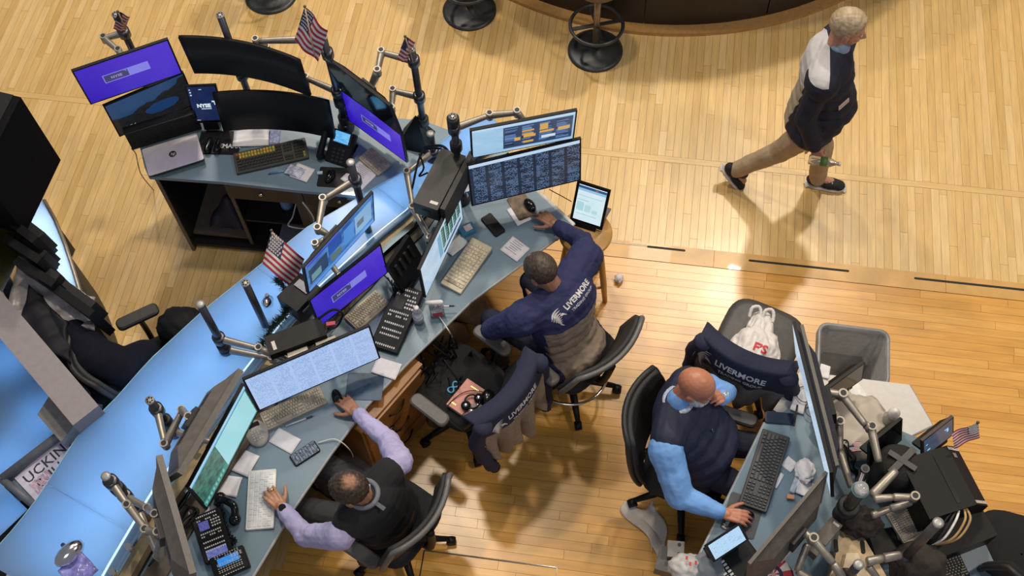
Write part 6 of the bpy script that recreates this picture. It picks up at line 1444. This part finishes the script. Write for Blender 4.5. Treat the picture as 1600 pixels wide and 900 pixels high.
def sneaker(a, d, u):
    d = V(d).normalized(); u = V(u); u = (u-d*u.dot(d)).normalized(); X = d.cross(u); M_ = frame(X, d, u)
    b = B(); b.ell(a+d*.0-u*.035,(.046,.075,.052),rot=M_); b.ell(a+d*.10-u*.055,(.050,.095,.036),rot=M_); b.ell(a+d*.16-u*.062,(.047,.05,.026),rot=M_)
    s_ = settle(b,'shoe',shoem,base,.006,3,parent=o)
    b = B(); b.ell(a+d*.03-u*.088,(.048,.115,.016),rot=M_,u=24); b.ell(a+d*.12-u*.088,(.052,.098,.016),rot=M_,u=24)
    for i in range(7): b.ell(a+d*(-.06+.045*i)-u*.093,(.051-.003*abs(i-3),.016,.012),rot=M_)
    q = settle(b,'sole',solem,base,.006,1); q.parent = s_; q.location = (0,0,0)
    b = B()
    for i in range(3): p = a+d*(.06+.025*i)-u*(.004+.010*i); b.cap(p-X*.022,p+X*.022,.0035)
    q = rest(b,'laces',mat('grey_laces',(.5,.48,.45),.8),base,s_)
for a_, k_ in ((anR,knR),(anL,knL)):
    q = B(); q.cap(a_+(k_-a_)*.12, a_+v3(.015,0,-.03), .050, .050); q.cap(a_+v3(.0,0,-.02), a_+v3(.05,0,-.05), .047, .040); rest(q,'sock',mat('dark_grey_sock',(.05,.05,.055),.9),base,o)
sneaker(anR, (.62,-.10,-.78), (.78,0,.62)); sneaker(anL-v3(0,0,-.0), (1,-.06,-.0), (0,0,1))
# water bottle held in the hand
bp_ = wrR + v3(.035,-.03,-.10); d = V((.93,-.10,.05)).normalized(); Mb = Mx.Translation(bp_) @ d.to_track_quat('Z','Y').to_matrix().to_4x4()
bt = thing('water_bottle','small clear water bottle with a green label in the walking person\'s hand','bottle',M=Mb)
pet = mat('clear_pet',(.80,.83,.80),.08,trans=.85,var=.02)
B().lathe([(.028,-.06),(.032,-.055),(.032,.02),(.031,.06),(.030,.08),(.012,.115),(.012,.13)],20).build('body', pet, bt)
B().lathe([(.0325,.015),(.0325,.06)],20).build('label', mat('green_label',(.10,.20,.05),.5), bt); B().lathe([(.014,.128),(.014,.146)],16).build('cap', WHITE, bt)
# ================================================================ chairs
MESHB = mat('black_mesh_back',(.020,.020,.022),.7,scale=200,var=.5)
SEATB = mat('black_seat_fabric',(.007,.007,.008),.9,scale=60,bump=.2)
PADG = mat('grey_brown_arm_pad',(.105,.095,.088),.55)
def chair(label, loc, ang, zs=.50, back=True, bh=.52, bw=.48, recl=12, arms=(1,1), padm=None, seatm=None, backm=None, ring=False, group=None, arm_h=.20, rimm=None, rnd_back=False, bdist=.25, afwd=0.):
    """swivel chair; ang = heading it faces; local +y forward"""
    t = thing('office_chair',label,'chair',(loc[0],loc[1],0),ang-PI/2,group); seatm = seatm or SEATB
    q = B(); n = 28
    rings = []
    for z, k in ((-.07,.80),(-.055,.95),(-.01,1.0),(.015,.97),(.03,.80),(.032,.02)):
        r_ = []
        for i in range(n):
            a = 2*PI*i/n; ca, sa = math.cos(a), math.sin(a); e = .5
            r_.append((.25*k*math.copysign(abs(ca)**e,ca), .245*k*math.copysign(abs(sa)**e,sa), zs+z))
        rings.append(r_)
    vs = [p for r_ in rings for p in r_]; fs = [(j*n+i,j*n+(i+1)%n,(j+1)*n+(i+1)%n,(j+1)*n+i) for j in range(len(rings)-1) for i in range(n)]+[tuple(range(n-1,-1,-1))]
    q._new(vs,fs,None,True); q.build('seat', seatm, t)
    if back:
        rc = R(recl)
        def bf(u, v, dz=0.):
            x = (u-.5)*2; w_ = bw/2*(1-.30*abs(v-.45)**2*2 - (.0 if not rnd_back else .25*max(0,v-.6)**1.2*2)); zz = .12+v*bh
            y = -bdist - math.sin(rc)*zz*1.0 + .075*(abs(x)**2) - dz; return V((x*w_, y, zs + zz*math.cos(rc)))
        B().sheet(lambda u,v: bf(u,v), 18, 14, thick=.028).build('backrest', backm or MESHB, t)
        rim_ = [bf(0,j/10,.014) for j in range(11)]+[bf(i/10,1,.014) for i in range(1,11)]+[bf(1,1-j/10,.014) for j in range(1,11)]
        B().tube(rim_,.017,8).build('back_frame', rimm or DARK, t)
        q = B(); q.tube(spline([(0,-.05,zs-.09),(0,-bdist-.04,zs-.08),(0,-bdist-.09,zs+.05),bf(.5,.4,.035)],6),.025,8); q.build('back_support', BLACK, t)
    for sx, on in zip((-1,1),arms):
        if not on: continue
        q = B(); q.rbox((sx*.29,-.02+afwd,zs+arm_h),(.085,.27,.03),.035,seg=5); pd = q.build('armrest', padm or PADG, t)
        q = B(); q.tube(spline([(sx*.29,-.02,zs+arm_h-.015),(sx*.31,-.02,zs+.05),(sx*.26,-.02,zs-.08),(sx*.12,-.02,zs-.09)],6),.018,8); q.build('armrest_post', BLACK, pd)
    B().cyl((0,0,.10),(0,0,zs-.06),.028,16).build('gas_column', BLACK, t)
    B().lathe([(.05,.07),(.06,.10),(.045,.13)],18).build('base_hub', BLACK, t)
    if ring: B().torus((0,0,.22),.24,.010,40,8).build('foot_ring', CHROME, t)
    for k in range(5):
        a = 2*PI*k/5+.3; d = V((math.cos(a),math.sin(a),0)); q = B(); q.tube([d*.04+V((0,0,.11)), d*.18+V((0,0,.095)), d*.30+V((0,0,.075))],[.028,.024,.017],8); lg = q.build('leg', BLACK, t)
        c = B(); s_ = d.cross(V((0,0,1))); c.cyl(d*.31+s_*.022+V((0,0,.031)), d*.31-s_*.022+V((0,0,.031)),.030,16); c.build('caster', BLACK, lg)
    return t, (bf if back else None)
def heading(v): return math.atan2(v[1],v[0])
rimg = mat('grey_back_rim',(.11,.105,.10),.4)
p = P(605,805,.56); chair('black swivel chair under the trader in lavender sleeves',(p.x+.02,p.y-.0),heading((-.87,.42)),.50,bh=.46,bw=.62,recl=14,arms=(1,0),rimm=rimg,bdist=.20)
p = P(893,540,.58); chair('tall black swivel chair with a chrome foot ring, under the trader in the printed jacket',(p.x+.0,p.y-.0),heading((-.80,.60)),.52,bh=.36,bw=.66,recl=20,arms=(1,0),ring=True,rimm=rimg,bdist=.20)
p = P(1060,715,.58); chair('black mesh-backed swivel chair under the bald trader',(p.x+.06,p.y+.0),heading((.97,-.20)),.50,bh=.52,bw=.58,recl=12,arms=(1,0),arm_h=.22,bdist=.26,afwd=.20,padm=mat('brown_black_pad',(.040,.034,.030),.5))
# empty chair with the draped jacket
cC = V((-.90,2.80,0)); aC = heading((-.87,.52))
tC, bfC = chair('empty black swivel chair between the two desk traders, a jacket draped on it',(cC.x,cC.y),aC,.54,bh=.34,bw=.50,recl=20,bdist=.24)
pc = V((.885,3.37,0)); aE = R(71)
tE, bfE = chair('chair with a dark oval seat beyond the bald trader, jacket and white bag on it',(pc.x,pc.y),aE,.52,bh=.34,bw=.52,recl=24,arms=(0,0),seatm=mat('brown_grey_vinyl',(.060,.054,.050),.5),bdist=.20)
def drape(label, loc, ang, zs, bf, top, W, back_len, front_len, lower=(.26,.20,.15), s=1., sleeves=True, yoke=.40):
    t = thing('draped_jacket',label,'jacket',(loc[0],loc[1],0),ang-PI/2)
    T0 = bf(.5,top); nb = (bf(.5,top)-bf(.5,top-.3)).normalized(); q = B(); nu, nv = 40, 44; L_ = back_len+front_len
    def fn(u, v):
        x = (u-.5)*W; sdist = v*L_; edge = bf(min(max(u,0.02),.98),top)
        y0, z0 = edge.y, edge.z+.022
        if sdist < front_len: k = front_len-sdist; y, z = y0+.035+k*.10, z0-k*.9
        else:
            k = sdist-front_len; y, z = y0-.055-.22*min(k,.12)-.02*k, z0+.004-max(0,k-.015)*.93
            f = max(0,(k-.12)/.3); y -= f*(.032*math.sin(u*21+1)+.02*math.sin(u*37+v*6)); x *= 1-.10*f
            z += f*.05*math.sin(u*15+2)
        r = min(1,abs(sdist-front_len)/.05); z += .02*(1-r*r)
        return V((x,y,z))
    fs0 = q.sheet(fn,nu,nv,thick=.012); q.bm.faces.ensure_lookup_table()
    for i, f in enumerate(q.bm.faces):
        if i < 2*nu*nv:
            j = i%nv; k = (j+.5)/nv*L_-front_len; f.material_index = 1 if k > yoke*back_len else 0
    nv_ = mat('navy_jacket_cloth',(.016,.018,.045),.85,scale=40,bump=.15); low = mat('taupe_%.2f'%lower[0],lower,.85,scale=40,bump=.15)
    o = q.build('cloth',[nv_,low],t)
    if sleeves:
        for sx in (-1,1):
            e = fn(.5+.46*sx,.55*front_len/L_); b = B()
            pts = spline([fn(.5+.44*sx,front_len/L_)+V((0,-.02,-.0)), V((sx*W*.53,e.y-.10,e.z-.14)), V((sx*W*.50,e.y-.15,e.z-.36)), V((sx*W*.44,e.y-.17,e.z-.50))],5); n = len(pts)
            b.tube(pts,[.052-.018*i/n + .006*math.sin(i*1.7) for i in range(n)],12); b.build('sleeve', nv_, t)
    return t, o, fn
tj, clo, fnC = drape('navy and taupe jacket with lettering, draped over the empty chair by the drawer unit',cC,aC,.54,bfC,1.0,.56,.52,.16,yoke=.28)
def onto(t, o, ang, loc, lc, up, s): 
    Rz = Mx.Rotation(ang-PI/2,3,'Z')
    livermore(o, t, V((0,0,0)), V(lc), V((1,0,0)), V(up), s)
e = bfC(.5,1.0); onto(tj,clo,aC,cC,(.0,e.y-.085,e.z-.05),(0,.42,.9),.82)
tj2, clo2, fnE = drape('navy jacket with lettering and grey lower half, draped over the chair with the white bag',pc,aE,.52,bfE,1.0,.58,.42,.14,lower=(.15,.145,.135),yoke=.44,sleeves=True)
e = bfE(.5,1.0); onto(tj2,clo2,aE,pc,(-.03,e.y-.09,e.z-.06),(0,.42,.9),.98)
# white carrier bag on the far chair's seat
sm = mat('white_carrier_film',(.66,.62,.60),.45,var=.05,bump=.2)
p = P(1180,548,.60)
from mathutils import noise as nz_
b = B(); bmesh.ops.create_icosphere(b.bm, subdivisions=5, radius=1)
for v in b.bm.verts:
    d = v.co.normalized(); k = 1+.16*nz_.noise(d*1.7+V((4,1,0))); ridge = abs(nz_.noise(d*3.4+V((1,7,0))))
    x, y, z = d.x*.15*k, d.y*.20*k, d.z*.085*k - .035*ridge
    x += .07*max(0,-d.y)*(-1); x *= 1+.30*max(0,-d.y)
    if d.y > .55: y += (d.y-.55)*.16; x *= .75
    v.co = V((x,y,max(z,-.055)))
for f in b.bm.faces: f.smooth = True
bag = tag(b.build('carrier_bag', sm, loc=(p.x,p.y,.615), rot=(0,0,R(-8))),'white plastic carrier bag with red letters on the seat behind the jacket','bag')
q = B()
for x0 in (-.05,.03): q.tube(spline([(x0-.03,.20,.02),(x0-.025,.25,.05),(x0+.01,.27,.05),(x0+.03,.25,.04),(x0+.035,.20,.02)],5),[.012,.010]*10+[.012],8)
q.build('handles', sm, bag)
me = text_mesh('F\u2019S', .075, mat('red_letters',(.55,.03,.05),.6), bold=.003); proj_text('',1,MATS['red_letters'],bag,bag,V((0,0,0)),V((.02,-.03,.09)),V((1,-.15,0)),V((.1,.9,.3)),raw=me,name='red_letters')
# book, headset and badge on the empty chair
c, yaw, W, D = quad4([(731,594),(762,613),(735,660),(697,632)],.585); bk_ = thing('book','salmon pink book lying on the seat of the empty chair','book',(c.x,c.y,.576),yaw); B().rbox((0,0,.015),(W,D,.028),.004).build('cover', mat('salmon_cover',(.50,.20,.16),.5), bk_); B().box((.0,-.0,.013),(W*.985,D*1.002,.020)).build('pages', mat('book_pages',(.6,.55,.48),.8), bk_)
q = B(); [q.box((W*(-.18+.06*i),D*.36,.0297),(W*.04,D*.04,.0006)) for i in range(6)]; [q.box((W*(-.36+.05*i),-D*.36,.0297),(W*.035,D*.04,.0006)) for i in range(4)]; q.build('gilt_print', mat('gilt',(.75,.55,.15),.3,.8), bk_, kind='stuff')
p = P(738,628,.62); t = thing('headset','black wired headset lying on the salmon book','headset',(p.x,p.y,.606),R(40)); q = B(); q.torus((0,0,.02),.045,.006,24,6); q.build('headband', BLACK, t)
for sx in (-1,1): q = B(); q.lathe([(.028,0),(.030,.012),(.022,.022),(.010,.024),(.001,.024)],18,M=Mx.Translation((sx*.045,0,.008))); c_ = q.build('ear_cup', BLACK, t); q = B(); q.lathe([(.016,.0245),(.016,.026),(.001,.026)],14,M=Mx.Translation((sx*.045,0,.008))); q.build('cup_cap', CHROME, c_)
q = B(); rnd = random.Random(3); q.tube(spline([(-.04,-.02,.01),(-.12,-.06,.012),(-.05,-.13,.012),(.05,-.10,.012),(.10,.0,.012),(.0,.08,.012),(-.14,.06,.0),(-.17,-.03,-.012),(-.12,-.16,-.012)],8),.0028,6); q.build('cord', BLACK, t)
p = P(762,622,.60); q = B(); q.ell((0,0,0),(.045,.06,.03)); tag(q.build('black_case', BLACKG, loc=(p.x,p.y,.60)),'small glossy black case beside the salmon book','case')
p = P(744,648,.60); q = B(); q.sheet(lambda u,v: ((u-.5)*.10,(v-.5)*.12,.012*math.sin(9*u+3)*math.sin(8*v)+.012),12,12,thick=.001); tag(q.build('foil_wrapper', mat('silver_foil',(.45,.42,.38),.2,.6,var=.4,scale=50), loc=(p.x,p.y,.608)),'crumpled silver foil wrapper on the salmon book','wrapper')
# blue ribbon emblem on the black garment of the seat
p = P(708,604,.585); q = B(); q.tube([(.022*math.sin(a),.036*math.sin(a)*math.cos(a)*1.15+0,.0) for a in [2*PI*i/40 for i in range(41)]] and [(.040*math.cos(a)/(1+math.sin(a)**2),.040*math.sin(a)*math.cos(a)/(1+math.sin(a)**2)*1.3,0) for a in [2*PI*i/48 for i in range(49)]],.0055,6)
o_ = q.build('blue_loop_emblem', mat('sky_blue_print',(.10,.36,.62),.6), tC); o_.matrix_basis = Mx.Rotation(-(aC-PI/2),4,'Z') @ Mx.Translation(V((p.x,p.y,.577))-cC) @ Mx.Rotation(R(60),4,'Z') if True else o_.matrix_basis
# ---- far left and far right chairs
p = P(226,503,.76)-V((-.135,.19,0)); chair('dark swivel chair with a thick armrest behind the far side of the blue glass',(p.x,p.y),R(37),.52,back=True,bh=.44,arms=(1,0),padm=mat('black_arm_pad',(.020,.019,.019),.5),arm_h=.24,recl=18)
p = P(1590,860,.55); chair('black chair cut off by the right edge, beside the computer tower',(p.x+.02,p.y-.02),R(80),.52,bh=.5,bw=.56,arms=(0,0),backm=SEATB)
# ================================================================ far left booth
# frosted lit panel and grey beam of the neighbouring counter
lb = thing('left_counter','blue-lit panel of the neighbouring booth with a grey beam across it, at the left edge','counter',(-3.2,2.2,0))
ol = (-3.2,2.2)
zl = .70
lp = [XY(a,b,zl) for a,b in ((-40,440),(60,560),(112,632),(92,690),(5,760),(42,795),(0,835),(-60,890))]
B().prism(offd(lp,ol), zl-.012, zl).build('glass_panel', glass, lb)
lq = [XY(a,b,zl-.2) for a,b in ((-60,440),(60,550),(108,630),(86,690),(30,800),(-10,840),(-80,900))]
B().prism(offd(lq,ol), 0, zl-.16).build('body', body, lb)
for px,py in ((10,560),(60,650),(15,720),(25,810)):
    p = P(px,py,zl); p.z = zl-.13; area('led_fitting', p, p+V((0,0,1)), .25,.25, .5, (.26,.56,1.0))
bm_ = mat('mauve_grey_beam',(.26,.23,.24),.5,var=.06)
a, b_ = P(-30,455,1.12), P(133,648,1.12); d = (b_-a); L_ = d.length; yw = math.atan2(d.y,d.x)
T = Mx.Translation((a.x+3.2,a.y-2.2,0)) @ Mx.Rotation(yw,4,'Z')
B().box((L_/2,0,1.04),(L_,.17,.14),M=T).bevel(.004).build('beam', bm_, lb)
pc_ = [XY(x,y,.93) for x,y in ((58,648),(95,690),(138,640),(140,612),(122,585),(95,590))]
B().prism(offd(pc_,ol), .80, .93).build('beam_bracket', mat('grey_bracket',(.22,.20,.19),.5), lb)
rim_m = mat('grey_tray_rim',(.10,.11,.13),.5)
sp_ = [XY(x,y,.86) for x,y in ((2,748),(185,608),(205,640),(85,815),(52,788))]
st = thing('sign_tray','grey-rimmed tray holding a handwritten paper sign, tucked under the blue glass','tray',(sp_[0][0],sp_[0][1],.80)); os_ = sp_[0]
B().prism(offd(sp_,os_), 0, .02).build('tray_floor', mat('tray_floor_blue',(.10,.13,.20),.5), st)
q = B(); r0, r1 = offd(sp_,os_)[0], offd(sp_,os_)[1]; q.tube([(r0[0],r0[1],.05),(r1[0],r1[1],.05)],.03,8); q.build('tray_rim', rim_m, st)
q = B(); r4 = offd(sp_,os_)[4]; q.tube([(r0[0],r0[1],.05),(r4[0],r4[1],.05)],.022,8); q.build('tray_rim', rim_m, st)
c, yaw, W, D = quad4([(20,740),(122,668),(140,700),(58,790)],.83)
sg = thing('paper_sign','handwritten paper sign reading UCKING BULL, half under the blue glass','sign',(c.x,c.y,.825),yaw)
B().box((0,0,.001),(W,D,.002)).build('paper', mat('lilac_paper',(.50,.47,.58),.8), sg); ink = mat('black_marker',(.02,.02,.04),.7)
text('UCKING', .088, ink, sg, Mx.Translation((-.005,.040,.0025)), bold=.001, spacing=1.05); text('BULL', .080, ink, sg, Mx.Translation((-.05,-.035,.0025)), bold=.001, spacing=1.1)
q = B(); q.sheet(lambda u,v: (-W*.42+u*.12,-D*.40+v*.09,.003+.002*math.sin(20*u+9*v)),10,8); q.build('red_scribble', mat('mauve_scribble',(.40,.28,.36),.8,var=.4,scale=60), sg, kind='stuff')
# white lit curved rim with stacked black screens over it
zc = .95
cv = [XY(a,b,zc) for a,b in ((40,300),(68,312),(86,345),(102,385),(115,425),(124,455),(128,470),(80,470),(40,420),(20,360))]
wc = thing('curved_lit_desk','white curved desk edge under the stacked black screens','desk',(-3.3,3.1,0)); ow_ = (-3.3,3.1)
B().prism(offd(cv,ow_), zc-.03, zc).build('desktop', glass, wc)
B().tube([(x,y,zc-.01) for x,y in offd(cv[1:7],ow_)],.014,8).build('metal_rim', STEEL, wc)
ins = [((x+3.3)*.7-3.3-.05,(y-3.05)*.7+3.05) for x,y in cv]; B().prism(offd(ins,ow_), 0, zc-.25).build('body', dk, wc)
for px,py in ((72,350),(95,400),(108,445)):
    p = P(px,py,zc); p.x -= .05; p.z = zc-.17; area('led_fitting', p, p+V((0,0,1)), .22,.22, 1.3, (.80,.85,1.0))
for k, (px, lab) in enumerate((([(24,336),(70,378),(62,388),(14,358)],'uppermost'),([(22,366),(78,408),(68,420),(12,390)],'second'),([(30,394),(100,442),(90,458),(40,432)],'third'),([(60,425),(158,492),(150,502),(90,455)],'lowest'))):
    c, yaw, W, D = quad4(px,1.25-.05*k); M = Mx.Translation(V((c.x,c.y,1.18-.05*k))) @ Mx.Rotation(yaw,4,'Z') @ Mx.Rotation(R(6),4,'X')
    t = thing('black_screen','black screen edge seen from above, %s of four stacked over the white curved desk'%lab,'monitor',M=M); B().box((0,0,0),(W,.05,.30)).bevel(.006).build('housing', BLACK, t); B().box((0,.05,-.02),(W*.6,.05,.18)).bevel(.008).build('back_cover', DARK, t); B().box((0,.03,-.17),(.08,.06,.06)).build('foot', BLACK, t)
# tall black housing and the switched-off television
c0 = P(95,250,1.25); e1 = P(40,366,1.25); zt = 1.25
while zt < 2.6:   # its upper corner stands straight above the lower one
    d_ = V((c0.x,c0.y,zt)) - EYE; zz = d_.dot(FW)
    if 450 - FPX*d_.dot(UP)/zz < 152: break
    zt += .005
u1 = (e1-c0); u1.z = 0; u2 = V((u1.y,-u1.x,0)).normalized()
if u2.x > 0: u2 = -u2
u2 = (u2 + V((-.25,.12,0))).normalized()
hb = [c0, c0+u1, c0+u1+u2*.9, c0+u2*.9]
t = thing('black_display_housing','large black display housing cut off by the left edge','cabinet',(c0.x,c0.y,0))
B().prism([(p_.x-c0.x,p_.y-c0.y) for p_ in hb],1.25,zt).build('housing', mat('matt_black_housing',(.004,.004,.005),.7,spec=.1), t)
B().prism([(((p_.x-c0.x)-u2.x*.45)*.9+u2.x*.45,((p_.y-c0.y)-u2.y*.45)*.9+u2.y*.45) for p_ in hb],zt,zt+.006).build('top_plate', mat('dark_top_plate',(.014,.014,.015),.5,spec=.2), t)
B().prism([((p_.x-c0.x)*.4+u2.x*.4,(p_.y-c0.y)*.4+u2.y*.4) for p_ in hb],0,1.25).build('post', dk, t)
a, b_, c_, d = P(50,358,1.02), P(-8,482,1.02), P(-70,440,1.34), P(-4,300,1.34)
t = thing('television','switched-off television with a painted olive brown sheen, at the left edge below the black housing','television',a)
n_ = (b_-a).cross(d-a).normalized(); n_ = n_ if n_.dot(EYE-a) > 0 else -n_
q = B(); cs = [p_-a for p_ in (a,b_,c_,d)]; vs = cs + [p_-n_*.05 for p_ in cs]; q._new(vs,[(0,1,2,3),(7,6,5,4),(1,0,4,5),(2,1,5,6),(3,2,6,7),(0,3,7,4)]); bmesh.ops.recalc_face_normals(q.bm,faces=q.bm.faces[:]); q.build('housing', BLACK, t)
m_ = sum(cs,V())/4; q = B(); q.quad(*[m_+(p_-m_)*.94+n_*.001 for p_ in cs]); q.build('screen', mat('painted_olive_sheen',(.040,.033,.006),.25,spec=.3), t)  # warm reflection on the dark screen, painted as olive brown base colour
q = B(); q.cyl(m_-n_*.05, m_-n_*.05-V((.15,0,.9)), .04, 12); q.build('mount', DARK, t)
# garment bag and dark jacket
film = mat('grey_garment_film',(.33,.30,.30),.3,var=.3,scale=14,bump=.3)
def slab(name, label, cat, px, z, h, m_, seed, amp=.02):
    pts = [P(x,y,z) for x,y in px]; a,b_,c,d = pts; q = B()
    q.sheet(lambda u,v: a.lerp(b_,u).lerp(d.lerp(c,u),v)-a + V((0,0,amp*math.sin(7*u+seed)*math.sin(6*v+seed)+amp*.6*math.sin(17*u+11*v))),20,20,thick=h); return tag(q.build(name,m_,loc=a),label,cat)
slab('garment_bag','clear plastic garment bag over dark clothes, right of the olive television','bag',[(38,398),(148,470),(150,520),(5,500)],1.02,.03,film,1,.022)
slab('dark_coat','dark coat folded inside the clear garment bag','coat',[(50,450),(105,505),(112,570),(28,520)],1.06,.03,mat('dark_coat_cloth',(.006,.006,.010),.7,bump=.2,spec=.3),2,.015)
def coat(name, label, m_, pts, seed):
    b = B(); w = [P(*p[:3]) for p in pts]
    for i in range(len(w)-1): b.cap(w[i], w[i+1], pts[i][3], pts[i+1][3], 16)
    return tag(settle(b, name, m_, w[0], .012, 5, .02, .12), label, 'coat')
coat('dark_coat','black coat bundle between the grey beam and the dark swivel chair',mat('black_coat_cloth',(.006,.006,.008),.9,spec=.2),((100,520,.85,.11),(130,575,.85,.13),(165,615,.80,.13),(200,590,.75,.12)),3)
coat('navy_jacket','navy black jacket hung over the back of the dark swivel chair',mat('navy_black_cloth',(.005,.005,.012),.9,spec=.2),((118,520,.98,.09),(150,560,.98,.12),(190,575,.90,.12),(225,555,.82,.10)),4)
# black bag beyond the blue glass, near the dark chair
blob('black_bag','black bag on the seat beside the thick armrest, behind the blue glass','bag',tuple(P(288,512,.70)),(.17,.13,.12),mat('black_bag_nylon',(.006,.006,.007),.7,spec=.2,bump=.2),4,.12)
# litter on the floor
q = B(); p = P(1015,825,.02); q.sheet(lambda u,v: ((u-.5)*(.05+.17*v**.7)+.04*math.sin(5*v),(v-.5)*.32+.04*math.sin(7*u),.012+.010*math.sin(6*u+3*v)*math.sin(4*v)),16,18,thick=.001); tag(q.build('tissue', mat('thin_tissue',(.62,.55,.48),.8,var=.08), loc=(p.x,p.y,.002), rot=(0,0,R(20))),'torn white tissue on the floor beside the base of the mesh chair','tissue')
p = P(967,436,.02); blob('paper_ball','crumpled white paper ball on the floor beside the wooden stool','paper',(p.x,p.y,.03),(.03,.035,.028),PAPER,2,.4,5.,3)
